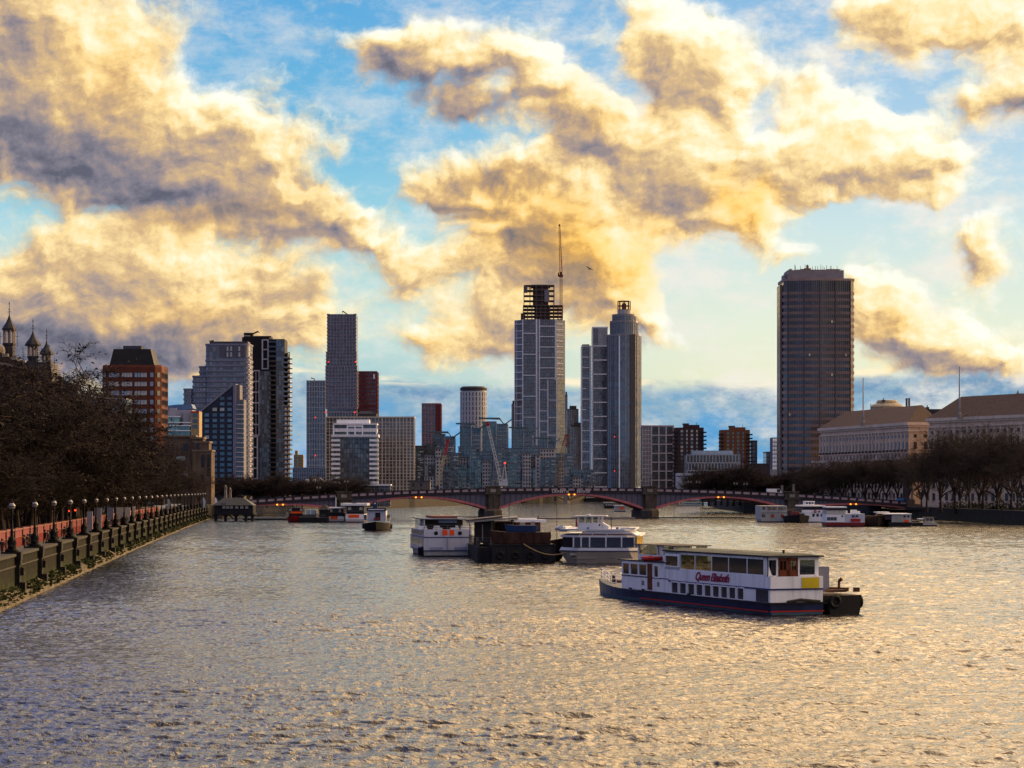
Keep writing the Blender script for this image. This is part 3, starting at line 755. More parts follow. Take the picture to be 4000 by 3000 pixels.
def curved_flats():
    Y = 1380; t, w = bld('apartment_tower', 'grey stepped apartment tower with rounded corners and pale floor bands left of the dark tower', 'building', 712, 976, Y)
    band = mat('lavender_band', (.19, .20, .27), .7, 0, .1, .1); gl = panes('flat_panes', 2.0, 3.03, (.03, .035, .05), (.20, .20, .21), (.10, .095, .12), .5)
    tiers = [(712, 752, 1516, 4, 20), (748, 815, 1466, 2, 20), (772, 815, 1428, 5, 16), (801, 973, 1342, 0, 22)]
    bw, bb = MB(), MB()
    for (a, c, yt, y0, y1) in tiers:
        xa, xc = lx(a, t), lx(c, t); r = min(3.2, (xc - xa) / 2.5)
        poly = rounded(xa, xc, y0, y1, r); zt = zz(yt, Y)
        bw.prism(poly, 0, zt - .01)
        big = rounded(xa - .35, xc + .35, y0 - .35, y1 + .35, r + .35)
        k = 0; z = zt - .9
        while z > 3:
            bb.prism(big, z, z + 1.0 if k else zt)
            z -= 3.03 if (k or a != 801) else 9.4
            k += 1
    bw.build('glazed_wall', gl, t); bb.build('floor_band', band, t)
    # tall attic windows and panels
    m = mat('attic_panel', (.10, .095, .13))
    MB().box(lx(858, t), -.2, zz(1398, Y), lx(960, t), 0, zz(1350, Y)).build('attic_panel', m, t)
    for px in (889, 903, 935):
        for py in (1362, 1385): win(t, lx(px, t), -.22, zz(py, Y), 1.1, 2.6, G_PALE)
    # scalloped balconies at the right corner
    for k in range(28):
        z = zz(1400 + 20.2 * k, Y)
        if z < 4: break
        b = MB(); b.prism([(lx(962, t), -1.6), (lx(977, t), -1.2), (lx(981, t), 1.2), (lx(970, t), 5.5), (lx(962, t), 5.5)], z, z + 1.05); b.build('balcony', mat('balcony_white', (.42, .41, .46)), t)
    b = MB(); b.box(lx(815, t), 4, zz(1341, Y), lx(965, t), 18, zz(1332, Y)); b.box(lx(820, t), 6, zz(1332, Y), lx(830, t), 7, zz(1326, Y)); b.build('roof_plant', STEEL, t)
    b = MB(); b.bar((lx(812, t), 5, zz(1329, Y)), (lx(829, t), 5, zz(1333, Y)), .5); b.build('cleaning_cradle', STEEL, t)
curved_flats()

def slanted_block():
    Y = 1290; t, w = bld('apartment_block', 'dark blue apartment block with steep slanting roof edge and pale vertical fin', 'building', 772, 952, Y)
    dark = mat('dark_blue_cladding', (.022, .028, .050), .5, 0, .2, .2)
    MB().side([(lx(773, t), 0), (lx(911, t), 0), (lx(911, t), zz(1503, Y)), (lx(775, t), zz(1612, Y))], 0, 16).build('wall', dark, t)
    b = MB(); b.side([(lx(770, t), zz(1618, Y)), (lx(775, t), zz(1608, Y)), (lx(911, t), zz(1499, Y)), (lx(911, t), zz(1507, Y)), (lx(776, t), zz(1616, Y))], -.5, 16.4); b.build('roof', mat('roof_edge', (.19, .20, .25), .5), t)
    b = MB(); b.box(lx(911, t), -1, 0, lx(922, t), 16, zz(1499, Y)); b.build('fin', mat('lavender_fin', (.17, .17, .26), .6), t)
    b = MB(); b.box(lx(922, t), 1, 0, lx(936, t), 14, zz(1503, Y)); b.box(lx(936, t), 2, 0, lx(951, t), 14, zz(1560, Y)); b.build('side_wing', mat('wing_panel', (.15, .145, .16)), t)
    r2 = random.Random(4)
    for i, px in enumerate((808, 839, 868, 897)):
        for k in range(22):
            py = 1556 + 21.6 * k; z = zz(py, Y)
            if z < 3 or py < 1612 - (px - 775) * .8 + 18: continue
            m = r2.choice([G_PALE, G_BLUE, G_BLUE, G_BLUE, G_DARK, G_DARK]) if py < 1660 or r2.random() < .12 else G_DARK
            win(t, lx(px, t), -.02, z, 2.4, 1.75, m, t=.2)
    for k in range(20):
        z = zz(1572 + 18.6 * k, Y)
        if z < 3: break
        for px in (929, 943): win(t, lx(px, t), 1.98 if px == 943 else .98, z, 1.5, 1.5, G_DARK)
        b = MB(); b.box(lx(922, t), 0, z - 1.55, lx(952, t), 1, z - .95); b.build('balcony', mat('balcony_white', (.42, .41, .46)), t)
slanted_block()

def dark_tower():
    Y = 1480; t, w = bld('apartment_tower', 'tall dark apartment tower with blue glass bays, jutting balconies and a roof cradle', 'building', 944, 1142, Y)
    blk = mat('black_brick', (.012, .010, .012), .7, 0, .2, .2); frm = mat('pink_white_frame', (.42, .38, .41), .7)
    z1, z2, z3 = zz(1316, Y), zz(1446, Y), zz(1324, Y)
    b = MB(); b.box(lx(944, t), 2, 0, lx(1052, t), 22, z1); b.box(lx(1052, t), 1, 0, lx(1111, t), 20, z3); b.box(lx(972, t), 0, 0, lx(1016, t), 2, z2 - 1); b.box(lx(1111, t), 3, 0, lx(1122, t), 18, zz(1380, Y)); b.build('wall', blk, t)
    gl = panes('blue_bay_panes', 1.55, 3.02, (.02, .035, .055), (.13, .20, .26), (.010, .010, .014), .28)
    b = MB(); b.box(lx(1014, t), -.8, 0, lx(1057, t), 2, zz(1450, Y)); b.box(lx(1078, t), -.6, 0, lx(1109, t), 1, z3 - .6); b.build('glass_bay', gl, t)
    b = MB()
    for (a, c, yt, yb, nx, nz) in ((974, 1013, 1448, 1700, 3, 6), (974, 1006, 1706, 1870, 2, 4), (1024, 1046, 1327, 1440, 1, 3)):
        xa, xc = lx(a, t), lx(c, t)
        yy = -.5 if a == 974 else 1.5
        for i in range(nx + 1):
            x = xa + (xc - xa) * i / nx; ww = .9 if i in (0, nx) else .3; b.box(x - ww / 2, yy, zz(yb, Y), x + ww / 2, yy + .5, zz(yt, Y))
        for k in range(nz + 1):
            z = zz(yt, Y) + (zz(yb, Y) - zz(yt, Y)) * k / nz; b.box(xa - .45, yy - .05, z - .35, xc + .45, yy + .45, z + .35)
    b.build('frame', frm, t)
    for k in range(33):
        z = zz(1340 + 18.8 * k, Y)
        if z < 3: break
        b = MB(); b.box(lx(1050, t), -.9, z, lx(1078, t), 1, z + .3, 0); b.box(lx(1050, t), -.88, z + .3, lx(1078, t), -.8, z + 1.2, 1); b.build('balcony', [blk, G_DARK], t)
    for k in range(27):
        z = zz(1402 + 18.8 * k, Y)
        if z < 3: break
        b = MB(); b.prism([(lx(1108, t), -1.8), (lx(1134, t), -1.4), (lx(1140, t), 1.5), (lx(1138, t), 8), (lx(1108, t), 10)], z, z + .45, 0); b.prism([(lx(1109, t), -1.7), (lx(1134, t), -1.3), (lx(1139, t), 1.5), (lx(1137, t), 7.8), (lx(1109, t), 9.8)], z + .45, z + 1.2, 1); b.build('balcony', [mat('dark_soffit', (.05, .045, .055)), panes('balcony_glass', 1.2, 4, (.06, .08, .10), (.12, .15, .18), (.02, .02, .02))], t)
    b = MB(); b.box(lx(1111, t), -.6, 0, lx(1117, t), 2.8, zz(1590, Y)); b.build('fin', frm, t)
    b = MB(); b.box(lx(948, t), 6, z1, lx(1055, t), 18, z1 + 1); b.box(lx(948, t), 6, z1 + 1.4, lx(985, t), 10, z1 + 3); b.bar((lx(975, t), 8, z1), (lx(980, t), 8, z1 + 3), 1.2); b.bar((lx(972, t), 8, z1 + 1.8), (lx(1004, t), 8, z1 + 4), .9); b.bar((lx(995, t), 8, z1 + 3.8), (lx(1008, t), 8, z1 + 3.4), .5); b.build('cleaning_cradle', BLACK, t)
    b = MB(); b.bar((lx(1113, t), 6, zz(1380, Y)), (lx(1128, t), 6, zz(1374, Y)), .6); b.bar((lx(1127, t), 6, zz(1374, Y)), (lx(1128, t), 6, zz(1386, Y)), .4); b.build('davit', STEEL, t)
dark_tower()

def grid_tower(name, label, pxl, pxr, ytop, Y, nx, fh, wallm, gm, fw=.45, fd=.5, ybot=None, cat='building', depth=24, side=None, group=None, fwh=None):
    """tower with a projecting grid of piers and floor beams in front of glazed bays"""
    t, w = bld(name, label, cat, pxl, pxr, Y, 0, group)
    zt = zz(ytop, Y); zb = zz(ybot, Y) if ybot else 0
    MB().box(-w / 2, 0, zb, w / 2, depth, zt).build('glazed_wall', gm, t)
    b = MB(); nz = max(1, round((zt - zb) / fh))
    grid(b, -w / 2 + fw / 2, w / 2 - fw / 2, zb, zt, nx, nz, fw, -fd, 0, 0, fwh)
    if side:
        s = 1 if side > 0 else -1
        for i in range(9):
            y = depth * i / 8; b.box(s * w / 2, y - .2, zb, s * (w / 2 + .3), y + .2, zt)
        for k in range(nz + 1):
            z = zb + (zt - zb) * k / nz; b.box(s * w / 2, .2, z - .2, s * (w / 2 + .25), depth, z + .2)
    b.box(-w / 2 - .1, -fd - .1, zt, w / 2 + .1, depth, zt + .8)
    b.build('facade_grid', wallm, t)
    return t, w
DG = lambda n, a, c: panes(n, 2.1, 3.0, a, c, (.02, .02, .025), .3)
dgl = DG('grey_panes', (.025, .027, .035), (.10, .11, .13))
lav = mat('lavender_grid', (.30, .29, .34), .7, 0, .1, .1)

def mid_left():
    Y = 2300; t, w = grid_tower('apartment_tower', 'slim grey gridded tower left of the tallest gridded tower on the left side', 1197, 1271, 1489, Y, 7, 5.1, mat('cool_grid', (.34, .36, .40)), dgl, .7, .4)
    b = MB(); b.bar((lx(1212, t), 6, zz(1475, Y)), (lx(1228, t), 6, zz(1480, Y)), .9); b.bar((lx(1226, t), 6, zz(1489, Y)), (lx(1227, t), 6, zz(1478, Y)), .7); b.build('davit', STEEL, t)
    b = MB(); [b.lathe([(.1, zz(y, Y) - .6), (.7, zz(y, Y)), (.1, zz(y, Y) + .6)], 6, (lx(1232, t), -.9)) for y in (1631, 1780)]; b.build('warning_light', glow('red_light', (1, .04, .02), 1.6), t)
    Y = 2280; t, w = grid_tower('podium_block', 'low grey gridded block at the foot of the slim grey tower', 1143, 1274, 1829, Y, 15, 4.3, lav, dgl, .5, .4)
    # tallest gridded tower
    Y = 2150; t, w = bld('apartment_tower', 'tallest purple grey gridded tower on the left with a small jib on its roof', 'building', 1272, 1396, Y)
    gm = panes('mauve_panes', 2.3, 3.27, (.020, .020, .028), (.13, .11, .12), (.03, .028, .035), .3); gr = mat('mauve_grid', (.25, .21, .24), .7, 0, .1, .1)
    bw, bg = MB(), MB()
    for (a, c, yt, yb, yy, nx) in ((1278, 1391, 1228, 1432, 0, 9), (1274, 1393, 1376, 1597, -.8, 9), (1272, 1395, 1432, 1591, -1.4, 10)):
        bw.box(lx(a, t), yy, zz(yb, Y), lx(c, t), yy + 26, zz(yt, Y) - .02)
        nz = round((zz(yt, Y) - zz(yb, Y)) / 3.27)
        grid(bg, lx(a, t) + .3, lx(c, t) - .3, zz(yb, Y), zz(yt, Y), nx, nz, .6, yy - .5, yy, 0, .5)
        for k in range(nz + 1):
            z = zz(yb, Y) + (zz(yt, Y) - zz(yb, Y)) * k / nz
            bg.box(lx(a, t) - .35, yy - .9, z - .3, lx(a, t) + 2.2, yy + 4, z + .55); bg.box(lx(c, t) - 2.2, yy - .9, z - .3, lx(c, t) + .35, yy + 4, z + .55)
    bw.box(lx(1278, t), 0, 0, lx(1391, t), 24, zz(1597, Y))
    bw.build('glazed_wall', gm, t); bg.build('facade_grid', gr, t)
    b = MB(); b.box(lx(1277, t), -1.6, zz(1594, Y), lx(1392, t), 2, zz(1591, Y)); b.box(lx(1270, t), -2.2, zz(1612, Y), lx(1396, t), 2, zz(1609, Y)); grid(b, lx(1271, t), lx(1395, t), zz(1630, Y), zz(1609, Y), 11, 1, .7, -2, -1.4); b.build('transfer_storey', mat('pale_mauve', (.28, .26, .29)), t)
    b = MB(); b.bar((lx(1336, t), 8, zz(1212, Y)), (lx(1358, t), 8, zz(1228, Y)), .9); b.bar((lx(1335, t), 8, zz(1219, Y)), (lx(1337, t), 8, zz(1211, Y)), .7); b.build('davit', STEEL, t)
    b = MB(); [b.lathe([(.1, zz(y, Y) - .6), (.75, zz(y, Y)), (.1, zz(y, Y) + .6)], 6, (lx(px, t), -2.6)) for px, y in ((1284, 1414), (1390, 1414), (1273, 1611), (1386, 1611))]; b.build('warning_light', MATS['red_light'], t)
    # red tower
    Y = 2240; t, w = grid_tower('apartment_tower', 'dark red gridded tower beside the tallest gridded tower', 1394, 1473, 1453, Y, 9, 4.0, mat('dark_red_grid', (.16, .022, .026), .6), DG('red_panes', (.03, .02, .025), (.16, .12, .12)), .8, .5, side=1)
    b = MB(); b.box(-w / 2, -.8, zz(1590, Y), w / 2, 0, zz(1584, Y)); b.build('band', mat('red_band', (.12, .018, .02)), t)
    b = MB(); b.box(w / 2 - 3.5, -.9, zz(1480, Y), w / 2 - 2.2, -.5, zz(1462, Y)); b.build('roof_light', CLEANW, t)
    # cream gridded slab
    Y = 1700; t, w = bld('office_slab', 'broad cream gridded slab block behind the white balconied block', 'building', 1272, 1618, Y)
    cm = mat('cream_grid', (.52, .43, .33), .75, 0, .12, .1); gm = panes('cream_panes', 1.45, 2.31, (.035, .03, .03), (.20, .155, .11), (.05, .04, .035), .25)
    zt = zz(1632, Y); MB().box(-w / 2, 0, 0, w / 2, 20, zt).build('glazed_wall', gm, t)
    b = MB(); nz = 21; zs = [zt - 3.2] + [zt - 3.2 - 2.31 * 2 * k for k in range(1, 11)]
    n = 25
    for i in range(n + 1):
        x = -w / 2 + .25 + (w - .5) * i / n; ww = .75 if i % 4 == 0 or i >= 21 else .42; b.box(x - ww / 2, -.6, 0, x + ww / 2, 0, zt)
    for z in zs:
        if z > 0: b.box(-w / 2, -.5, z - .22, w / 2, -.02, z + .22)
    for z in [z - 2.31 for z in zs]:
        if z > 0: b.box(-w / 2, -.3, z - .1, w / 2, -.02, z + .1); b.box(lx(1580, t), -.55, z - .22, w / 2, -.02, z + .22)
    b.box(-w / 2 - .2, -.8, zt, w / 2 + .2, 20, zt + .9)
    b.build('facade_grid', cm, t)
    b = MB(); b.box(lx(1400, t), 4, zt + .9, lx(1470, t), 14, zt + 3); b.prism([(lx(1395, t), 3), (lx(1465, t), 3), (lx(1465, t), 12), (lx(1395, t), 12)], zt + 3, zt + 5, 0, [(lx(1405, t), 5), (lx(1440, t), 5), (lx(1440, t), 10), (lx(1405, t), 10)]); b.build('roof_plant', STEEL, t)
    # white balconied block
    Y = 1450; t, w = bld('apartment_block', 'mid rise block with white balcony bands either side of dark glass on the left bank', 'building', 1294, 1478, Y)
    gm = panes('smoky_panes', 1.7, 2.92, (.018, .022, .028), (.15, .19, .19), (.012, .012, .014), .35)
    b = MB(); b.box(lx(1300, t), 1.5, 0, lx(1472, t), 18, zz(1700, Y)); b.box(lx(1303, t), 3, zz(1700, Y), lx(1469, t), 16, zz(1656, Y)); b.build('glazed_wall', gm, t)
    b = MB(); b.box(lx(1313, t), 5, zz(1656, Y), lx(1441, t), 13, zz(1638, Y)); b.build('roof_plant', CLEANW, t)
    b = MB()
    for (a, c, y, dy) in ((1300, 1472, 1656, 2.2), (1302, 1470, 1676, 2.4), (1358, 1415, 1664, 2.0), (1304, 1470, 1683, 2.2), (1294, 1478, 1700, -.4), (1294, 1478, 1704, -.2)): b.box(lx(a, t), dy, zz(y, Y) - .45, lx(c, t), 16, zz(y, Y) + .45)
    for px in (1302, 1356, 1386, 1415, 1470): b.box(lx(px, t) - .4, 2.3, zz(1700, Y), lx(px, t) + .4, 3, zz(1660, Y))
    b.build('penthouse_frame', WHITE, t)
    for k in range(10):
        z = zz(1722 + 18.3 * k, Y) - .4
        for (a, c) in ((1294, 1328), (1443, 1478)):
            b = MB(); b.box(lx(a, t), -.6, z, lx(c, t), 1.5, z + 1.35); b.build('balcony', CLEANW, t)
    Y = 2600; t, w = bld('tower_block', 'distant yellowish tower block in the gap between the dark tower and slim grey tower', 'building', 1147, 1184, Y)
    b = MB(); b.box(lx(1152, t), 0, 0, lx(1163, t), 10, zz(1760, Y)); b.box(lx(1147, t), 2, 0, lx(1184, t), 14, zz(1776, Y)); b.build('wall', mat('dull_yellow_brick', (.27, .22, .12)), t)
    for k in range(4):
        for px in (1157, 1170, 1178): win(t, lx(px, t), -.05 if px == 1157 else 1.95, zz(1787 + 12 * k, Y), 1.3, 1.9, G_DARK)
    # small white house and flat roofed pavilion behind the bridge
    Y = 1000; t, w = bld('gabled_house', 'small grey and white gabled house with dark roof just behind the left bridge arch', 'house', 1190, 1250, Y)
    b = MB(); b.box(-w / 2, 0, 0, w / 2, 10, zz(1885, Y)); b.build('wall', mat('house_render', (.30, .29, .30)), t)
    b = MB(); b.prism([(-w / 2 - 1.5, -.4), (w / 2 + 2, -.4), (w / 2 + 2, 10.4), (-w / 2 - 1.5, 10.4)], zz(1885, Y), zz(1862, Y), 0, [(-1.5, 3.5), (2.5, 3.5), (2.5, 7), (-1.5, 7)]); b.build('roof', mat('slate_roof', (.03, .03, .036)), t)
    b = MB()
    for px in (1200, 1226): b.box(lx(px - 6, t), -.7, zz(1886, Y), lx(px + 6, t), 3, zz(1871, Y))
    b.build('dormer', CLEANW, t)
    for px in (1199, 1213, 1226, 1240):
        for py in (1897, 1912): win(t, lx(px, t), -.02, zz(py, Y), .7, 1.0, G_DARK)
    Y = 960; t, w = bld('pavilion', 'low flat roofed glass pavilion with white fascia behind the bridge', 'building', 1372, 1526, Y)
    MB().box(lx(1400, t), .6, 0, lx(1524, t), 9, zz(1897, Y)).build('glazed_wall', panes('pavilion_panes', 2, 1.5, (.03, .04, .05), (.09, .11, .13), (.2, .2, .2)), t)
    MB().box(lx(1374, t), 0, zz(1897, Y), lx(1526, t), 10, zz(1891.5, Y)).build('roof', CLEANW, t)
mid_left()

# --- green glass riverside complex with gull wing roofs
def wharf_complex():
    Y = 2050
    gg = panes('wharf_panes', 2.4, 3.0, (.006, .011, .011), (.028, .046, .042), (.022, .028, .028), .25); ggl = panes('wharf_green_panes', 2.4, 3.0, (.018, .055, .045), (.06, .15, .12), (.03, .045, .045), .25)
    wing = mat('wing_roof', (.07, .13, .15), .35, 0, .1); whp = mat('wharf_white', (.40, .375, .365), .7, 0, .12, .1)
    towers = [('leftmost green glass flats tower with gull wing roof, above a red tipped crane', 1676, 1796, 1688, 1697, 1743, gg, 20), ('second green glass flats tower from the left with a gull wing roof', 1781, 1897, 1655, 1664, 1743, gg, 10),
              ('tallest green glass flats tower with gull wing roof, behind the white crane', 1870, 2002, 1634, 1648, 1745, ggl, 30), ('green glass flats tower with gull wing roof just left of the unfinished tower base', 1988, 2100, 1670, 1680, 1748, gg, 8), ('smallest green glass flats tower with gull wing roof below the unfinished tower', 2085, 2190, 1711, 1719, 1750, gg, 4)]
    for (lab, a, c, yr, ye, yb, g, dy) in towers:
        t, w = bld('apartment_tower', lab, 'building', a, c, Y + dy)
        YY = Y + dy; xa, xc = lx(a + 15, t), lx(c - 18, t); xm = xa + (xc - xa) * .55
        b = MB(); b.box(xa, 0, 0, xm, 18, zz(ye, YY) + .5); b.box(xm, 3, 0, xc, 18, zz(ye, YY) - 1.5); b.box(xa + 1, -2, 0, xm - 2, 0, zz(ye + 30, YY)); b.build('glazed_wall', g, t)
        b = MB(); x0, x1 = lx(a, t), lx(c, t); xk = x0 + (x1 - x0) * .62; z = zz(yr, YY)
        b.side([(x0, z - .2), (xk, z - .9), (xk, z + .6), (x0, z + .6)], -3.5, 15); b.side([(xk, z - .9), (xk + 3.4, z - 5.2), (xk + 3.4, z - 4.4), (xk, z + .6)], -3.4, 14.9); b.side([(xk + 3.4, z - 5.2), (x1 - 6.5, z - 5.4), (x1 - 6.5, z - 4.6), (xk + 3.4, z - 4.4)], -3.3, 14.8); b.side([(x1 - 6.5, z - 5.4), (x1, z - .6), (x1, z), (x1 - 6.5, z - 4.6)], -3.2, 14.7); b.build('roof', wing, t)
        b = MB(); b.box(xc - .6, -1, 0, xc + .5, 0, z - 6.8); b.box(xm - .3, -.6, 0, xm + .3, 0, zz(ye, YY) - 1); b.build('column', mat('wharf_column', (.45, .45, .47)), t)
        b = MB()
        for k in range(5): b.box(xm + 1, 1, zz(ye + 40, YY) - 3.6 * k, xc - 1, 3, zz(ye + 40, YY) - 3.6 * k + .8)
        b.build('balcony', whp, t)
    r2 = random.Random(11)
    cols = [(1618, 1668, 1742), (1662, 1770, 1735), (1760, 1790, 1770), (1790, 1860, 1745), (1850, 1925, 1765), (1925, 1965, 1740), (1965, 2040, 1752), (2040, 2110, 1745), (2110, 2170, 1752), (2165, 2235, 1772), (2230, 2320, 1836)]
    wl = ['leftmost low flats block of the dark glass wharf, next to the cream slab', 'pale balconied flats block behind the red tipped crane', 'narrow low flats block right of the pale balconied one', 'stepped flats block below the second gull wing tower', 'dark stepped flats block behind the white crane boom', 'narrow pale flats block just right of the white crane boom', 'stepped glass flats block left of the bridge centre line', 'stepped flats block under the fourth gull wing tower', 'pale flats block with small square windows below the smallest gull wing tower', 'dark flats block behind the yellow lattice crane', 'lowest terrace of the wharf at the foot of the twin towers']
    for i, (a, c, yt) in enumerate(cols):
        YY = Y - 30 - (i % 3) * 6
        t, w = bld('terrace_block', wl[i], 'building', a - 3, c + 3, YY)
        pale = i in (1, 3, 5, 7, 8)
        steps = [(a, c, yt, 0)] + [(a - 3 if k % 2 else a + 12, c - 8 if k % 2 else c + 3, yt + 42 * k, -3.2 * k) for k in (1, 2, 3) if yt + 42 * k < 1880]
        bw, bs = MB(), MB()
        for k, (p, q, y, dy) in enumerate(steps):
            xa, xc = lx(p, t), lx(q, t); z = zz(y, YY)
            pm = 1 if (k + i) % 2 == 0 and (pale or k > 1) else 0
            bw.box(xa, dy, 0, xc, dy + 14, z, pm)
            bs = MB(); bs.box(xa - .7, dy - .9, z, xc + .7, dy + 14, z + .35)
            xs = xa + 1.4; j = 0
            while xs < xc - 1:
                for f in range(3):
                    zc = z - 2.0 - 3.1 * f
                    if zc > 2:
                        if pm: win(t, xs, dy - .02, zc, 1.15, 1.75, G_BLACK)
                        elif r2.random() < .35: win(t, xs, dy - .02, zc, 1.6, .9, G_PALE if r2.random() < .3 else G_DARK)
                xs += 2.35; j += 1
            bs.build('terrace_slab', mat('slab_grey', (.13, .145, .16)), t)
            if k % 2 or not pm:
                for f in range(3): bb = MB(); bb.box(xc - 4.2, dy - 1.3, z - 3.4 - 3.1 * f, xc + .4, dy, z - 2.6 - 3.1 * f); bb.build('balcony', whp, t)
        for q in range(5):
            w_ = r2.uniform(4, 8); xx = r2.uniform(-w / 2, w / 2 - w_); zt = zz(yt, YY) * r2.uniform(.3, .97); m = r2.choice([gg, gg, ggl, whp])
            v = MB(); v.box(xx, -11 - q * .4, 0, xx + w_, -2, zt); v.build('bay', m, t)
            v = MB(); v.box(xx - .6, -12 - q * .4, zt, xx + w_ + .6, -2, zt + .3); v.build('bay_roof', mat('slab_grey', (.13, .145, .16)), t)
            nn = int(w_ / 2.2)
            for f in range(int(zt / 3.1)):
                if m is whp:
                    for j in range(nn): win(t, xx + w_ * (j + .5) / nn, -11.02 - q * .4, zt - 1.7 - 3.1 * f, 1.2, 1.7, G_BLACK)
                elif r2.random() < .5: v = MB(); v.box(xx + w_ * .5, -12 - q * .4, zt - 3.1 * f - 3, xx + w_ * .95, -11 - q * .4, zt - 3.1 * f - 2.2); v.build('balcony', whp, t)
        bw.build('wall', [gg, whp], t)
wharf_complex()

def far_right_group():
    Y = 2400; t, w = grid_tower('apartment_tower', 'dark red brick tower standing alone left of the wharf flats', 1647, 1723, 1578, Y, 6, 4.2, mat('pink_grid', (.30, .16, .17), .7), DG('maroon_panes', (.05, .02, .022), (.12, .05, .05)), .8, .4, side=1)
    # split: front lattice only, plain red flank
    MB().box(lx(1702, t), -.9, 0, lx(1722, t), .2, zz(1580, Y)).build('flank', mat('red_flank', (.13, .028, .028), .7), t)
    # round tower
    Y = 2500; t, w = bld('apartment_tower', 'round white ribbed tower with dark crown behind the wharf flats', 'building', 1797, 1901, Y)
    r = w / 2; zt = zz(1529, Y)
    MB().lathe([(r - .6, 0), (r - .6, zz(1510, Y))], 24, (0, r)).build('glazed_wall', panes('round_panes', 3, 5.1, (.03, .035, .05), (.14, .18, .24), (.1, .1, .1)), t)
    b = MB()
    for k in range(24):
        a = 2 * math.pi * k / 24 + .1; x, y = r * math.cos(a), r + r * math.sin(a); b.T = Matrix.Translation((x, y, 0)) @ Matrix.Rotation(a, 4, 'Z'); b.box(-.5, -1.15, 0, .2, 1.15, zt); b.T = Matrix()
    for k in range(14): b.lathe([(r - .7, zt - 5.1 * k - .9), (r + .1, zt - 5.1 * k - .9), (r + .1, zt - 5.1 * k + .4), (r - .7, zt - 5.1 * k + .4)], 24, (0, r))
    b.build('facade_grid', mat('cool_white_rib', (.42, .43, .47)), t)
    b = MB(); b.lathe([(r + .2, zz(1524, Y)), (r + .3, zz(1514, Y)), (r - 2, zz(1508, Y)), (.5, zz(1508, Y))], 24, (0, r)); b.build('crown', mat('crown_dark', (.05, .04, .045)), t)
    # unfinished tower
    Y = 2300; t, w = bld('skyscraper', 'tallest unfinished skyscraper with white bracing and bare steel floors on top', 'building', 2008, 2206, Y)
    zt, zb = zz(1249, Y), 0
    gm = panes('night_panes', 2.0, 3.35, (.022, .022, .032), (.10, .095, .115), (.035, .033, .045), .35)
    xa, xb, xc, xd = lx(2010, t), lx(2042, t), lx(2172, t), lx(2207, t)
    b = MB(); b.prism([(xa, 8), (xb, 0), (xc, 0), (xd, 8), (xd, 40), (xa, 40)], 0, zt); b.prism([(xa - 2.2, 9), (xb, .2), (xc, .2), (xd + 1.5, 9), (xd + 1, 38), (xa - 1, 38)], 0, zz(1500, Y), 0, [(xa, 9), (xb, .2), (xc, .2), (xd, 9), (xd, 38), (xa, 38)]); b.build('glazed_wall', gm, t)
    b = MB(); W = .95
    def vb(px, y0, y1, yy=-.7, ww=W): b.box(lx(px, t) - ww / 2, yy, zz(y1, Y), lx(px, t) + ww / 2, yy + .7, zz(y0, Y))
    def hb(p, q, y, yy=-.6, ww=.8): b.box(lx(p, t), yy, zz(y, Y) - ww / 2, lx(q, t), yy + .6, zz(y, Y) + ww / 2)
    vb(2042, 1247, 1740); vb(2096, 1247, 1740, ww=1.6); vb(2107, 1247, 1740, ww=1.0); vb(2171, 1247, 1485, ww=1.8); vb(2140, 1483, 1740); vb(2177, 1483, 1740, ww=1.2)
    vb(2011, 1249, 1740, 7.4); vb(2019, 1249, 1740, 5.6, .6); vb(2185, 1247, 1483, 2.6, .8); vb(2194, 1247, 1483, 4.6, .7); vb(2206, 1249, 1740, 7.5)
    y = 1302
    while y < 1740: hb(2042, 2096, y); y += 82
    y = 1274
    while y < 1480: hb(2107, 2171, y); y += 40.7
    for y in (1523, 1605, 1645, 1687): hb(2107, 2140, y)
    for y in (1563, 1631, 1700): hb(2140, 2177, y)
    y = 1265
    while y < 1740:
        b.T = Matrix.Translation((xa, 7.4, 0)) @ Matrix.Rotation(-math.atan2(8, xb - xa), 4, 'Z'); b.box(0, -.3, zz(y, Y) - .35, math.hypot(8, xb - xa), .3, zz(y, Y) + .35); b.T = Matrix(); y += 27
    for k in range(10):
        y = 1265 + 22 * k; b.T = Matrix.Translation((xc, -.6, 0)) @ Matrix.Rotation(math.atan2(8, xd - xc), 4, 'Z'); b.box(0, -.3, zz(y, Y) - .35, math.hypot(8, xd - xc) * .8, .3, zz(y, Y) + .35); b.T = Matrix()
    b.build('bracing', mat('white_bracing', (.70, .69, .74), .6, 0, .08), t)
    # bare floors
    st = mat('bare_steel_frame', (.15, .10, .085), .7, 0, .3); b = MB()
    def floors(p, q, y0, y1, nx, nz, d0, d1):
        xs = [lx(p, t) + (lx(q, t) - lx(p, t)) * i / nx for i in range(nx + 1)]; z0, z1 = zz(y1, Y), zz(y0, Y)
        for x in xs:
            for yy in (d0, (d0 + d1) / 2, d1): b.box(x - .32, yy - .32, z0, x + .32, yy + .32, z1)
        for k in range(nz + 1):
            z = z0 + (z1 - z0) * k / nz
            for yy in (d0, d1): b.box(xs[0], yy - .3, z - .28, xs[-1], yy + .3, z + .28)
            b.box(xs[0], d0 + .3, z - .16, xs[-1], d1 - .3, z + .16, 1)
    floors(2044, 2198, 1192, 1247, 9, 4, 2, 30); floors(2047, 2165, 1112, 1192, 5, 4, 5, 25); floors(2036, 2050, 1222, 1247, 2, 3, 9, 30)
    b.box(lx(2082, t), 8, zz(1192, Y), lx(2140, t), 20, zz(1120, Y), 1); b.box(lx(2088, t), 5, zz(1247, Y), lx(2150, t), 28, zz(1195, Y), 1); b.box(lx(2127, t), 4.2, zz(1178, Y), lx(2146, t), 6, zz(1130, Y), 2)
    b.box(lx(2047, t), 4, zz(1143, Y), lx(2060, t), 5, zz(1113, Y), 2)
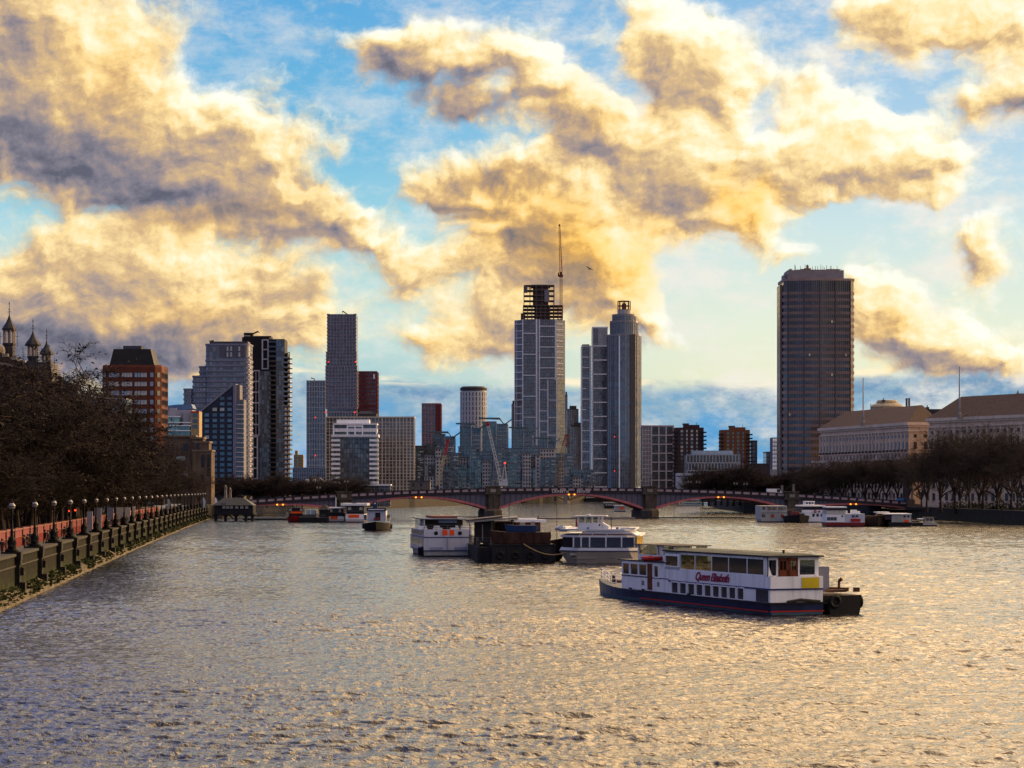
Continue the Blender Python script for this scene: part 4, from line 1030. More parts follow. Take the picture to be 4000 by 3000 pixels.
    for k in range(14): b.box(lx(2046 + 2.4 * k, t), 4, zz(1142, Y), lx(2047 + 2.4 * k, t), 4.5, zz(1114, Y), 1)
    b.box(lx(2074, t), 6, zz(1118, Y), lx(2150, t), 26, zz(1112, Y), 1); b.box(lx(2076, t), 7, zz(1112, Y), lx(2134, t), 22, zz(1109, Y), 3)
    b.build('steel_frame', [st, mat('concrete_core', (.10, .068, .062)), mat('core_hoarding', (.20, .18, .21)), mat('site_green', (.25, .30, .14))], t)
    # its crane
    t2 = thing('tower_crane', 'red luffing crane with near upright jib on top of the unfinished skyscraper', 'crane', (X(2190, Y), Y - 3, Z(1249, Y)))
    z = lambda py: Z(py, Y) - Z(1249, Y); x = lambda px: X(px, Y) - X(2190, Y)
    cr = mat('crane_orange', (.42, .10, .02), .6, 0, .2)
    b = MB(); b.truss((x(2191.5), 0, z(1249)), (x(2191.5), 0, z(1083)), 2.2, 2.2, 22, .38); b.build('mast', mat('crane_red_steel', (.16, .035, .025), .6), t2)
    b = MB(); b.box(x(2181), -1.5, z(1083), x(2199), 2.5, z(1074)); b.box(x(2179), -1, z(1080), x(2184), 1.5, z(1066)); b.box(x(2186), -1.2, z(1074), x(2196), 1.2, z(1064)); b.build('slewing_cab', mat('cab_brown', (.13, .05, .03)), t2)
    b = MB(); b.truss((x(2191), 0, z(1066)), (x(2185), 0, z(880)), 2.6, 1.3, 22, .36); b.build('jib', cr, t2)
    b = MB(); b.bar((x(2196), 0, z(1066)), (x(2192.5), 0, z(1018)), .5); b.bar((x(2192.5), 0, z(1018)), (x(2185.5), 0, z(884)), .18); b.box(x(2182.5), -.8, z(886), x(2187.5), .8, z(877)); b.build('tie_frame', cr, t2)
    for (a, c, yt, YY, lab) in ((2207, 2217, 1545, 2420, 'thin dark slab edge just right of the unfinished skyscraper'), (2214, 2260, 1600, 2380, 'grey office tower squeezed between the two white braced towers'), (2228, 2276, 1666, 2330, 'lower grey gridded block at the foot of the twin towers'), (1998, 2012, 1580, 2420, 'pale slab edge just left of the unfinished skyscraper')):
        t, w = bld('office_tower', lab, 'building', a, c, YY); MB().box(-w / 2, 0, 0, w / 2, 18, zz(yt, YY)).build('glazed_wall', panes('plain_panes', 1.9, 3.3, (.05, .05, .065), (.15, .145, .17), (.07, .068, .08), .5), t)
        b = MB(); b.box(-w / 2, -.4, zz(yt, YY), w / 2, 18, zz(yt, YY) + .8); b.box(-w / 4, 3, zz(yt, YY) + .8, w / 3, 12, zz(yt, YY) + 4); b.build('roof_plant', STEEL, t)
    # twin braced towers
    Y = 2250; t, w = bld('skyscraper', 'pair of joined dark slab towers with white ladder bracing left of the round glass tower', 'building', 2270, 2374, Y)
    b = MB(); b.box(lx(2271, t), 0, 0, lx(2309, t), 26, zz(1352, Y)); b.box(lx(2313, t), -2, 0, lx(2374, t), 28, zz(1280, Y)); b.build('glazed_wall', gm, t)
    b = MB(); W = .9
    vb(2272, 1350, 1860); vb(2306, 1350, 1860, ww=1.3); vb(2314, 1280, 1900, -2.7); vb(2372, 1280, 1900, -2.7)
    for k in range(13): hb(2272, 2306 if k not in (3, 5) else 2290, 1395 + 41 * k)
    for k in range(11): hb(2314, 2370, 1352 + 55 * k, -2.7, .9)
    for k in range(9): b.box(lx(2338 + 3.6 * k, t), -2.5, zz(1350, Y), lx(2339 + 3.6 * k, t), -2, zz(1282, Y))
    for y in (1280,): hb(2313, 2374, y, -2.7, 1.4)
    hb(2270, 2310, 1352)
    b.build('bracing', MATS['white_bracing'], t)
    MB().box(lx(2275, t), 3, zz(1352, Y), lx(2303, t), 20, zz(1344, Y)).build('roof_plant', MATS['site_green'], t)
    # round glass tower
    Y = 2170; t, w = bld('skyscraper', 'tall round glass skyscraper stepping in at the top to an open lantern frame', 'building', 2374, 2508, Y)
    cx = lx(2441, t); r = w / 2; s = Y / F
    gm2 = panes('round_tower_panes', 1.7, 3.3, (.045, .07, .11), (.11, .17, .24), (.14, .15, .17), .3, .1)
    def poly12(rad, n=20): return [(cx + rad * math.cos(2 * math.pi * k / n), r + rad * math.sin(2 * math.pi * k / n)) for k in range(n)]
    b = MB(); b.prism(poly12(r), 0, zz(1306, Y)); b.prism(poly12(55 * s), zz(1306, Y), zz(1252, Y)); b.prism(poly12(46 * s), zz(1252, Y), zz(1226, Y)); b.build('glazed_wall', gm2, t)
    b = MB()
    for (rad, y0, y1) in ((r, 1306, 1900), (55 * s, 1252, 1306), (46 * s, 1226, 1252)):
        n = 40
        for k in range(n):
            a = 2 * math.pi * k / n; 
            if math.sin(a) > .3: continue
            x, y = cx + rad * math.cos(a), r + rad * math.sin(a); b.T = Matrix.Translation((x, y, 0)) @ Matrix.Rotation(a, 4, 'Z'); b.box(-.15, -.17, zz(y1, Y), .28, .17, zz(y0, Y)); b.T = Matrix()
        b.prism(poly12(rad + .35), zz(y0, Y) - 1.3, zz(y0, Y) + .5)
    b.box(cx - 5.6, -.9, 0, cx - 4.6, 1.2, zz(1312, Y), 1); b.box(cx + 5.0, -.8, 0, cx + 9.6, 1.5, zz(1306, Y), 2)
    b.build('mullions', [mat('warm_mullion', (.24, .235, .24), .5), CLEANW, mat('bronze_bay', (.11, .085, .07), .4)], t)
    b = MB(); b.prism(poly12(26 * s, 12), zz(1226, Y), zz(1206, Y)); b.build('collar', CONC, t)
    b = MB()
    for k in range(8):
        a = math.pi / 4 * k; x, y = cx + 24 * s * math.cos(a), r + 24 * s * math.sin(a); b.box(x - .45, y - .45, zz(1206, Y), x + .45, y + .45, zz(1171, Y))
    for z0 in (1206, 1190, 1172):
        for k in range(8):
            a, a2 = math.pi / 4 * k, math.pi / 4 * (k + 1); b.bar((cx + 24 * s * math.cos(a), r + 24 * s * math.sin(a), zz(z0, Y)), (cx + 24 * s * math.cos(a2), r + 24 * s * math.sin(a2), zz(z0, Y)), .7)
    b.box(cx - 2, r - 2, zz(1206, Y), cx + 2, r + 2, zz(1180, Y)); b.build('lantern_frame', mat('rust_red_frame', (.15, .055, .045), .6), t)
    b = MB()
    for yy in (1706, 1900 - 60): b.lathe([(.1, zz(yy, Y) - .5), (.6, zz(yy, Y)), (.1, zz(yy, Y) + .5)], 6, (cx - 9.5, -.2))
    b.build('warning_light', MATS['red_light'], t)
    # right of the towers
    Y = 1900; t, w = bld('apartment_block', 'pale gridded apartment block at the right foot of the round glass skyscraper', 'building', 2508, 2632, Y)
    zt = zz(1665, Y); MB().box(-w / 2, 0, 0, w / 2, 22, zt).build('glazed_wall', DG('brown_panes', (.022, .02, .022), (.09, .08, .08)), t)
    b = MB(); x0, x1, x2 = -w / 2 + .3, lx(2545, t), w / 2 - .3
    grid(b, x0, x1, 0, zt, 6, 17, .5, -.5, 0, 0, .5); grid(b, x1, x2, 0, zt, 3, 8, .95, -.8, 0, 0, .8); b.box(-w / 2 - .2, -1, zt, w / 2 + .2, 22, zt + .8); b.build('facade_grid', mat('blush_grid', (.50, .44, .43), .75), t)
    for i in range(3):
        for k in range(16):
            xw = (x2 - x1) / 3; b = MB(); b.box(x1 + xw * i + .8, -.55, zt - 2.9 - k * zt / 16, x1 + xw * (i + 1) - .8, -.02, zt - 2.1 - k * zt / 16); b.build('balcony', mat('dark_balustrade', (.07, .07, .08)), t)
    def brick_flats(lab, a, c, yt, Y, cb, lit, annex=None):
        t, w = bld('apartment_tower', lab, 'building', a, c, Y); zt = zz(yt, Y); m = mat(cb[0], cb[1], .8, 0, .15, .2)
        b = MB(); b.box(-w / 2 + 1, 0, 0, w / 2 - 1, 20, zt); b.box(-w / 6, 3, zt, w / 3, 14, zt + 2.2); b.build('wall', m, t)
        r3 = random.Random(len(lab)); n = int((zt - 3) / 3.1)
        for k in range(n):
            z = zt - 2.8 - 3.1 * k
            for j in range(6):
                x = -w / 2 + 2.4 + (w - 4.8) * j / 5
                if j in (0, 5): continue
                win(t, x, -.02, z, 1.9 if j % 2 else 1.3, 1.9, (lit if r3.random() < .65 and k < 6 else G_DARK))
            b = MB(); b.box(-w / 2 - 1.1, -1.2, z - 1.6, -w / 2 + 3.2, 3, z - 1.35, 0); b.box(-w / 2 - 1.1, -1.2, z - 1.35, -w / 2 + 3.2, -1.05, z - .5, 0); b.build('balcony', BLACK, t)
            b = MB(); b.box(w / 2 - 4.2, -1.2, z - 1.6, w / 2 + 1.1, 3, z - 1.35); b.box(w / 2 - 4.2, -1.2, z - 1.35, w / 2 + 1.1, -1.05, z - .5); b.build('balcony', BLACK, t)
        b = MB(); b.box(-w / 5, 4, zt + 2.2, 0, 9, zt + 3.4); b.tube((w / 4, 5, zt), (w / 4, 5, zt + 4), .3, .2, 6); b.build('roof_plant', STEEL, t)
        return t
    brick_flats('dark brick apartment tower with black balconies right of the pale gridded block', 2632, 2754, 1670, 1850, ('dark_brick', (.05, .028, .028)), G_PALE)
    brick_flats('orange brown brick apartment tower with black balconies above the glass office', 2812, 2934, 1679, 1900, ('orange_brick', (.16, .062, .030)), mat('greenish_glass', (.16, .2, .15), .15))
    t, w = grid_tower('apartment_block', 'narrow dark brick annex at the right of the orange brown tower', 2933, 2958, 1724, 1905, 4, 3.4, mat('dark_brick', (.05, .028, .028)), dgl, .6, .3)
    Y = 1700; t, w = bld('office_block', 'low glass office with white columns and glazed top floor in front of the brick towers', 'building', 2682, 2892, Y)
    MB().box(-w / 2, 0, 0, w / 2, 24, zz(1777, Y)).build('glazed_wall', panes('office_green_panes', 2.6, 3.1, (.03, .04, .045), (.10, .15, .16), (.05, .05, .06), .4), t)
    b = MB(); b.box(lx(2706, t), 2, zz(1777, Y), lx(2864, t), 20, zz(1760, Y)); b.build('top_storey', panes('pale_blue_panes', .9, 3.6, (.28, .38, .48), (.42, .5, .58), (.15, .2, .25), .2), t)
    b = MB()
    for (y0, y1, sh) in ((1777, 1808, 0), (1808, 1838, .5), (1838, 1880, .2)):
        for i in range(17):
            x = -w / 2 + (w) * (i + sh) / 16.5
            if x < w / 2: b.box(x - .25, -.5, zz(y1, Y), x + .25, 0, zz(y0, Y))
        b.box(-w / 2, -.6, zz(y0, Y) - .3, w / 2, 0, zz(y0, Y) + .3)
    b.build('column_grid', mat('cool_column', (.36, .38, .42)), t)
    Y = 1500; t, w = bld('river_station', 'small white boxy building with dark roof plant above the bridge parapet', 'building', 2644, 2738, Y)
    b = MB(); b.box(-w / 2, 0, 0, w / 2, 12, zz(1848, Y)); b.build('wall', mat('white_block', (.42, .44, .50)), t); b = MB(); b.box(-w / 2 - .2, -.3, zz(1858, Y) - .5, w / 2, 0, zz(1858, Y)); b.box(lx(2712, t), 1, zz(1848, Y), lx(2730, t), 5, zz(1843, Y)); b.build('roof_plant', STEEL, t)
    Y = 1900; t, w = grid_tower('apartment_block', 'small dark block at the left foot of the big office slab tower', 2993, 3019, 1768, Y, 4, 3.6, MATS['dark_brick'], dgl, .6, .3)
    Y = 1880; t, w = bld('warehouse', 'long low dark building left of the big office slab tower', 'building', 2938, 3020, Y); MB().box(-w / 2, 0, 0, w / 2, 14, zz(1814, Y)).build('wall', mat('dull_brick', (.05, .04, .045)), t); MB().box(-w / 2 - .5, -.5, zz(1814, Y), w / 2, 14, zz(1810, Y)).build('roof', STEEL, t)
    Y = 1500; t, w = bld('apartment_block', 'narrow block of zigzag white bays hard against the big office tower', 'building', 3017, 3050, Y)
    b = MB(); zt = zz(1709, Y); b.box(-w / 2, 2, 0, w / 2, 14, zt); b.build('wall', mat('shadow_panel', (.10, .10, .12)), t)
    b = MB()
    for k in range(8):
        z = zz(1713 + 15.5 * k, Y)
        for j in range(3):
            x = -w / 2 + .3 + j * 1.35; b.add([(x, 1.9, z), (x + 1.25, 1.9, z), (x + .9, .6, z - 2.0), (x, 1.9, z - 2.2), (x + 1.25, 1.9, z - 2.2)], [(0, 2, 1), (0, 3, 2), (2, 3, 4), (1, 2, 4), (0, 1, 4, 3)])
    b.build('bay', CLEANW, t)
    MB().box(lx(3010, t), -4, 0, lx(3045, t), 1.8, zz(1838, Y)).build('concrete_base', CONC, t)
    MB().box(lx(3010, t), -4.5, zz(1838, Y), lx(3045, t), 1.8, zz(1834, Y)).build('roof', CONC, t)
far_right_group()

# --- big office slab tower on the right
def slab_tower():
    Y = 1180; t, w = bld('skyscraper', 'massive dark bronze office tower with bowed front and pale ribbed top storey, right of centre', 'building', 3037, 3340, Y)
    x0, x1 = lx(3064, t), lx(3339, t); zt = zz(1087, Y)
    cm = mat('bronze_steel', (.075, .058, .060), .45, .4, .2, .3)
    gl = panes('bronze_panes', 1.02, 3.32, (.008, .006, .007), (.050, .036, .034), (.05, .038, .036), .14, .12)
    def bow(e=0):
        pts = [(x0 - e, 4 - e)]
        for k in range(9):
            u = k / 8; pts.append((x0 + 2 + (x1 - x0 - 4) * u, 2.2 * (2 * u - 1) ** 2 - e))
        return pts + [(x1 + e, 4 - e), (x1 + e, 26), (x0 - e, 26)]
    MB().prism(bow(), 6, zt).build('glazed_wall', gl, t)
    b = MB(); z = zt
    k = 0
    while z > 8:
        b.prism(bow(.28), z - (1.5 if k else 1.0), z) if k else b.prism(bow(.35), z - 1.2, z + .1)
        z -= 3.32 if k else 6.6; k += 1
    b.build('spandrel', mat('bronze_spandrel', (.33, .235, .205), .6, .1, .22, .12), t)
    b = MB()
    for k in range(29):
        u = k / 28; x = x0 + 2 + (x1 - x0 - 4) * u; y = 2.2 * (2 * u - 1) ** 2; wd = .05 if k % 7 else .3; b.box(x - wd, y - .62, 6, x + wd, y - .28, zt - 1)
    b.build('mullion', cm, t)
    b = MB(); b.box(lx(3037, t) + 2.2, 8, 4, x0 - .28, 22, zz(1107, Y)); b.build('side_wing', gl, t)
    b = MB(); z = zz(1107, Y)
    for k in range(30): b.box(lx(3036, t) + 2.2, 7.7, z - 1 - 3.32 * k, x0 - .29, 8, z - 3.32 * k)
    for x in (lx(3037, t) + 2.2, lx(3057, t)): b.box(x - .1, 7.5, 4, x + .5, 7.7, z)
    b.build('wing_band', MATS['bronze_spandrel'], t)
    b = MB(); b.box(x0 + 1, 5, 0, x1 - 1, 24, 6); b.build('base', BLACK, t)
    b = MB(); zp = zz(1051, Y); b.box(lx(3082, t), 6, zt, lx(3303, t), 22, zp, 0)
    for k in range(60): x = lx(3083 + 3.7 * k, t); b.box(x - .12, 5.75, zt, x + .12, 6, zp, 1)
    b.box(lx(3070, t), 8, zt, lx(3082, t), 20, zz(1066, Y)); b.build('top_storey', [mat('ribbed_grey', (.23, .205, .215)), mat('rib_light', (.36, .33, .34))], t)
    b = MB(); r2 = random.Random(9); b.box(lx(3120, t), 9, zp, lx(3290, t), 18, zp + .6)
    for k in range(26):
        x = lx(3098 + 7.6 * k + r2.uniform(-3, 3), t); h = r2.choice([.8, 1.2, 1.6, 2.4, 3.2]); y = r2.uniform(8, 18); b.tube((x, y, zp), (x, y, zp + h), .16, .1, 5)
        if k % 3 == 0: b.box(x - .9, y - .6, zp, x + .9, y + .6, zp + .9)
    x = lx(3165, t); b.box(x - 1.6, 10, zp, x + 1.6, 13, zp + 1.4); b.lathe([(.5, zp + 1.4), (.75, zp + 2.2), (.5, zp + 3.0), (.1, zp + 3.3)], 10, (x, 11)); b.bar((lx(3240, t), 12, zp + 1.0), (lx(3300, t), 12, zp + 1.0), .25)
    b.build('antenna_cluster', mat('aerial_brown', (.22, .14, .08), .6), t)
    r2 = random.Random(3)
    for k in range(7):
        u = r2.choice([.03, .93, .96, .25, .3, .34, .5, .7, .75]); f = r2.choice([1, 4, 4, 8, 9, 12, 18])
        x = x0 + 2 + (x1 - x0 - 4) * u
        win(t, x, 2.2 * (2 * u - 1) ** 2 - .3, zt - 8.4 - 3.32 * f, .7, 1.1, glow('lit_office', (.55, .42, .26), .25), name='lit_window', t=.02)
slab_tower()

# --- classical stone office blocks on the right bank
def stone_block(lab, A, B, C, H, D, npx, seedr, pole=None, hip=1):
    """A: left end, B: right end of the river front, C: depth of the return; H: cornice height above ground"""
    A, B = Vector(A), Vector(B); L = (B - A).length; rz = math.atan2(B.y - A.y, B.x - A.x)
    t = thing('stone_office', lab, 'building', (A.x, A.y, GZ), rz)
    st = mat('portland_stone', (.60, .44, .31), .85, 0, .22, .12, streak=.35); dk = G_BLACK
    dpt = C
    b = MB(); b.box(0, 0, 0, L, dpt, H); b.box(-2.5, -2.5, 0, L + 2.5, dpt, H - 15.3); b.build('wall', st, t)
    tile = mat('brown_tile_roof', (.125, .082, .055), .9, 0, .35, 1.4, .05, streak=.5)
    r = MB(); rh = 7.5 + D; r.prism([(-.8, -.8), (L + .8, -.8), (L + .8, dpt), (-.8, dpt)], H + .9, H + rh, 0, [(9 * hip, 9), (L - 9, 9), (L - 9, dpt - 4), (9 * hip, dpt - 4)]); r.build('roof', tile, t)
    c = MB(); pale = mat('cornice_stone', (.70, .55, .41), .8, 0, .15, .2, streak=.3)
    c.box(-1.1, -1.1, H - .3, L + 1.1, dpt, H + .9); c.box(-.5, -.5, H - 1.1, L + .5, dpt, H - .3); c.box(-.6, -.6, H - 3.0, L + .6, dpt, H - 2.5)
    c.box(-.5, -.5, H - 12.0, L + .5, dpt, H - 11.6); c.box(-3.3, -3.3, H - 15.3, L + 3.3, dpt, H - 14.3)
    c.build('cornice', pale, t)
    n = int(L / 4.05); cp = MB()
    fr = pale
    def bay(x, y, rzb, k, last):
        win(t, x, y, H - 4.9, 1.3, 1.35, dk, rzb, frame=fr); win(t, x, y, H - 8.9, 1.35, 3.0, dk, rzb, frame=fr); win(t, x, y, H - 13.2, 1.15, 1.6, dk, rzb, frame=fr)
    for i in range(n):
        x = (i + .5) * L / n; bay(x, -.02, 0, i, n)
        cp.box(x - L / n / 2 - .32, -.45, H - 11.6, x - L / n / 2 + .32, 0, H - 3.0)
        bb = MB(); bb.box(x - 1.0, -.9, H - 11.5, x + 1.0, -.55, H - 10.6); bb.build('balconette', mat('iron_dark', (.03, .028, .028)), t)
    m = int(dpt / 4.6)
    for i in range(min(m, 3)):
        y = (i + .5) * 4.6 + .6; bay(L + .02, y, math.pi / 2, i, m)
    cp.build('pilaster', pale, t)
    for i in range(n):
        x = (i + .5) * L / n
        for z in (4, 9, 14):
            if z < H - 17: win(t, x, -2.52, z, 1.6, 3, dk)
    return t, L
def stone_blocks():
    t, L = stone_block('pale stone office block with long brown hipped roof, left one beside the dark tower', (144, 1100), (168, 997), 14, 34.6, 1.0, 0, 1)
    stone_block('pale stone office block with brown roof reaching the right edge of the picture', (171.7, 969), (216, 884), 30, 35.3, 2.2, 0, 2)
    for (px, Y, y0, y1, lab) in ((3372, 1036, 1480, 1652, 'bare pale flagpole on the left stone office roof'), (3748, 948, 1435, 1622, 'taller bare flagpole on the right stone office roof')):
        t = thing('flagpole', lab, 'flagpole', (X(px, Y), Y, Z(y1, Y)))
        h = Z(y0, Y) - Z(y1, Y); b = MB(); b.tube((0, 0, 0), (0, 0, h), .34, .2, 8); b.lathe([(.05, h), (.3, h + .25), (.05, h + .5)], 8); b.build('pole', mat('pole_paint', (.30, .29, .30), .5), t)
        b = MB(); b.lathe([(.9, -1.5), (.9, .5), (.55, 1.2), (.5, 2.6)], 8); b.bar((.4, 0, -.5), (3.2, 0, .9), .3); b.build('base', STONE, t)
    Y = 1060; t = thing('rotunda', 'round stepped stone roof pavilion behind the left stone office roof', 'building', (X(3482, Y), Y + 12, GZ))
    s = Y / F; b = MB()
    b.lathe([(78 * s, 0), (78 * s, zz(1606, Y))], 16); b.lathe([(64 * s, zz(1606, Y)), (64 * s, zz(1588, Y)), (67 * s, zz(1586, Y)), (60 * s, zz(1578, Y)), (42 * s, zz(1572, Y)), (42 * s, zz(1566, Y)), (38 * s, zz(1560, Y)), (2, zz(1558, Y))], 16); b.build('wall', mat('rotunda_stone', (.42, .34, .22), .8), t)
    b = MB(); b.lathe([(79 * s, zz(1606, Y)), (79 * s, zz(1603, Y))], 16); b.tube((-20 * s, -4, zz(1566, Y)), (-20 * s, -4, zz(1551, Y)), .35, .15, 6); b.box(-27 * s, -5, zz(1566, Y), -14 * s, -3, zz(1560, Y)); b.tube((-70 * s, -4, zz(1606, Y)), (-70 * s, -4, zz(1573, Y)), .2, .12, 5); b.build('railing', STEEL, t)
    for k, px in enumerate((3553, 3563)):
        t = thing('chimney', ('left of two dark flue pipes beside the round roof pavilion', 'right of two dark flue pipes beside the round roof pavilion')[k], 'chimney', (X(px, Y), Y + 8, GZ)); b = MB(); b.tube((0, 0, 20), (0, 0, zz(1556, Y)), .48, .48, 10); b.build('flue', mat('flue_blue', (.07, .08, .11)), t); b = MB(); b.tube((0, 0, zz(1556, Y)), (0, 0, zz(1553, Y)), .56, .56, 10); b.build('cowl', BLACK, t)
    Y = 1075; t = thing('linking_block', 'dark slate roofed block filling the gap between the two stone offices', 'building', (X(3640, Y), Y + 6, GZ))
    b = MB(); b.box(-8, 0, 0, 9, 16, zz(1640, Y)); b.build('wall', STONE, t); b = MB(); b.side([(-12, zz(1645, Y)), (12, zz(1645, Y)), (12, zz(1596, Y)), (-12, zz(1596, Y))], -.2, 14); b.build('roof', mat('slate_roof', (.03, .03, .036)), t)
    b = MB(); x = X(3633, Y) - X(3640, Y); b.tube((x, 1, zz(1596, Y)), (x, 1, zz(1580, Y)), .3, .2, 6); b.box(x - .8, .5, zz(1596, Y), x + .8, 1.5, zz(1588, Y)); b.build('vent', STEEL, t)
    Y = 930; t = thing('chimney', 'single tall chimney with lantern cap on the right stone office roof', 'chimney', (X(3985, Y), Y + 4, Z(1575, Y))); b = MB(); b.tube((0, 0, -2), (0, 0, 3.6), .5, .42, 8); b.build('shaft', mat('flue_blue', (.07, .08, .11)), t); b = MB(); b.lathe([(.75, 3.6), (.75, 3.9), (.4, 4.4), (.1, 5.4)], 8); b.build('cap', STONE, t)
stone_blocks()

# ------------------------------------------------------------------ the arched bridge
BX0, BX1 = -101.0, 143.0
BRZ = math.atan2(845 - 815, BX1 - BX0)
def ztop(x): return 10.75 - 5.0 * ((x - 21) / 122) ** 2
def by(x): return 815 + 30 * (x - BX0) / (BX1 - BX0)
def text_mesh(name, cu):
    o = bpy.data.objects.new('tmp', cu); col.objects.link(o); me = bpy.data.meshes.new_from_object(o.evaluated_get(bpy.context.evaluated_depsgraph_get())); bpy.data.objects.remove(o)
    me.materials.clear(); o = bpy.data.objects.new(name, me); col.objects.link(o); return o
def bridge():
    t = thing('arched_bridge', 'low five arched road bridge with pink red ribs and stone piers across the river', 'bridge', (0, by(0), 0), BRZ)
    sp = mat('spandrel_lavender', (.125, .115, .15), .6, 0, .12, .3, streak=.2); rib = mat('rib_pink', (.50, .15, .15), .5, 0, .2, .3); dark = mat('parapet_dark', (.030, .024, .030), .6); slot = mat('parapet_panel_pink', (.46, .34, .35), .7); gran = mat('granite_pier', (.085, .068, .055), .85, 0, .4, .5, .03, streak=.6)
    W = 18.0; piers = [-59, -6.8, 49, 100.4]; hw = 2.3
    edges = [BX0] + [v for p in piers for v in (p - hw, p + hw)] + [BX1]
    for px in piers:
        b = MB(); zt = ztop(px) + .35
        b.prism([(px - hw - .3, 0), (px + hw + .3, 0), (px + hw + .3, W), (px - hw - .3, W)], 2.9, zt - 2.6)
        b.box(px - hw - .6, -1.3, zt - 2.6, px + hw + .6, W + 1.3, zt - 2.0); b.box(px - hw - .2, -1.0, zt - 2.0, px + hw + .2, 1.4, zt); b.box(px - hw - .5, -1.3, zt, px + hw + .5, 1.7, zt + .4)
        b.prism([(px - 3.1, -1.5), (px, -4.6), (px + 3.1, -1.5), (px + 3.1, W + 1.5), (px, W + 4.6), (px - 3.1, W + 1.5)], -1.5, 2.5, 0); b.prism([(px - 3.1, -1.5), (px, -4.6), (px + 3.1, -1.5), (px + 3.1, W + 1.5), (px, W + 4.6), (px - 3.1, W + 1.5)], 2.5, 3.3, 0, [(px - hw, -.5), (px, -1.8), (px + hw, -.5), (px + hw, W), (px, W + 1), (px - hw, W)])
        b.prism([(px - 1.6, -1.1), (px + 1.6, -1.1), (px + 1.6, 0), (px - 1.6, 0)], 3, zt - 2.6); b.build('pier', gran, t)
        b = MB(); b.box(px - 1.0, -1.02, zt - 1.8, px + 1.0, -1.3, zt - .7); b.build('shield', MATS['stone'], t)
    for i in range(5):
        xa, xb = edges[2 * i], edges[2 * i + 1]; n = 26; xm = (xa + xb) / 2
        zc = ztop(xm) - 2.75; z0 = 2.9
        lo = [(xa + (xb - xa) * k / n, z0 + (zc - z0) * (1 - (2 * k / n - 1) ** 2)) for k in range(n + 1)]
        th = lambda k: .55 + .35 * abs(2 * k / n - 1)
        up = [(x, z + th(k)) for k, (x, z) in enumerate(lo)]
        b = MB()
        for y0 in (-.05, 4.0, 8.5, 13.0, W - .6):
            for k in range(n): b.side([lo[k], lo[k + 1], up[k + 1], up[k]], y0, y0 + .6, 0)
        for k in range(n):
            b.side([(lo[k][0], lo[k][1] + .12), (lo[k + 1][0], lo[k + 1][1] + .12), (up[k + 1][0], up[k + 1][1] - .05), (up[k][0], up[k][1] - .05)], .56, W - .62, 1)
        for k in range(n + 1):
            if k % 2 == 0: b.box(lo[k][0] - .08, -.16, lo[k][1] + .05, lo[k][0] + .08, -.05, up[k][1] - .03, 0)
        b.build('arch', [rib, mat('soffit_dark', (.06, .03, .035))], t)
        b = MB()
        for k in range(n):
            tz = (ztop(up[k][0]) - 1.95, ztop(up[k + 1][0]) - 1.95)
            if tz[0] - up[k][1] < .03 and tz[1] - up[k + 1][1] < .03: continue
            b.side([up[k], up[k + 1], (up[k + 1][0], max(tz[1], up[k + 1][1] + .02)), (up[k][0], max(tz[0], up[k][1] + .02))], .1, W - .1, 0)
        for k in range(1, n):
            if up[k][1] < ztop(up[k][0]) - 2.3: b.box(up[k][0] - .06, -.02, up[k][1] + .02, up[k][0] + .06, .1, ztop(up[k][0]) - 1.97, 1)
        b.build('spandrel', [sp, dark], t)
        for s in (-1.0, 1.0):
            c = MB(); c.lathe([(.05, zc - .05), (.30, zc + .08), (.30, zc + .38), (.05, zc + .5)], 8, (xm + s, -.6)); c.build('navigation_light', glow('amber_lamp', (1, .35, .02), 2.2), t)
    # parapets: segments between piers
    for side_y, nm in ((0, 0), (W, 1)):
        for i in range(5):
            xa, xb = edges[2 * i], edges[2 * i + 1]; n = max(4, round((xb - xa) / 3.05)); b = MB(); y = side_y; f = -1 if nm == 0 else 1
            for k in range(n):
                x0, x1 = xa + (xb - xa) * k / n, xa + (xb - xa) * (k + 1) / n; za, zb = ztop(x0), ztop(x1)
                def seg(a, c, y0, y1, m): b.side([(x0, za + a), (x1, zb + a), (x1, zb + c), (x0, za + c)], y + min(y0, y1) * 1.0, y + max(y0, y1), m)
                if nm == 0:
                    seg(-1.95, -1.35, -.45, .3, 0); seg(-1.35, -1.1, -.25, .3, 0); seg(-.28, 0, -.25, .3, 0); seg(-1.1, -.28, -.05, .2, 1)
                    b.side([(x0, za - 1.1), (x0 + .42, za - 1.1), (x0 + .42, za - .28), (x0, za - .28)], y - .18, y + .25, 0); b.side([(x1 - .42, zb - 1.1), (x1, zb - 1.1), (x1, zb - .28), (x1 - .42, zb - .28)], y - .18, y + .25, 0)
                else: seg(-1.95, 0, -.3, .2, 0)
            b.build('parapet', [dark, slot], t)
    b = MB(); n = 30
    for k in range(n):
        x0, x1 = BX0 + (BX1 - BX0) * k / n, BX0 + (BX1 - BX0) * (k + 1) / n; b.side([(x0, ztop(x0) - 1.9), (x1, ztop(x1) - 1.9), (x1, ztop(x1) - 1.1), (x0, ztop(x0) - 1.1)], .31, W - .31)
    b.build('road_deck', mat('asphalt', (.05, .05, .05), .9), t)
    b = MB(); b.box(BX1, -2, -1, BX1 + 4, W + 2, ztop(BX1) - 1.0); b.box(BX1 - .5, -2.3, -1, BX1 + 2.0, 0, ztop(BX1) + .6); b.box(BX0 - 10, 0, -1, BX0, W + 2, ztop(BX0) - 1.1); b.build('abutment', gran, t)
    # lettering on the middle span, set level on the dark fascia
    xs, xe = X(2173, by(20)), X(2289, by(30)); cu = bpy.data.curves.new('bridge_name', 'FONT'); cu.body = 'LAMBETH      BRIDGE'; cu.size = 1.15; cu.extrude = .04; cu.align_x = 'CENTER'; cu.space_character = 1.25
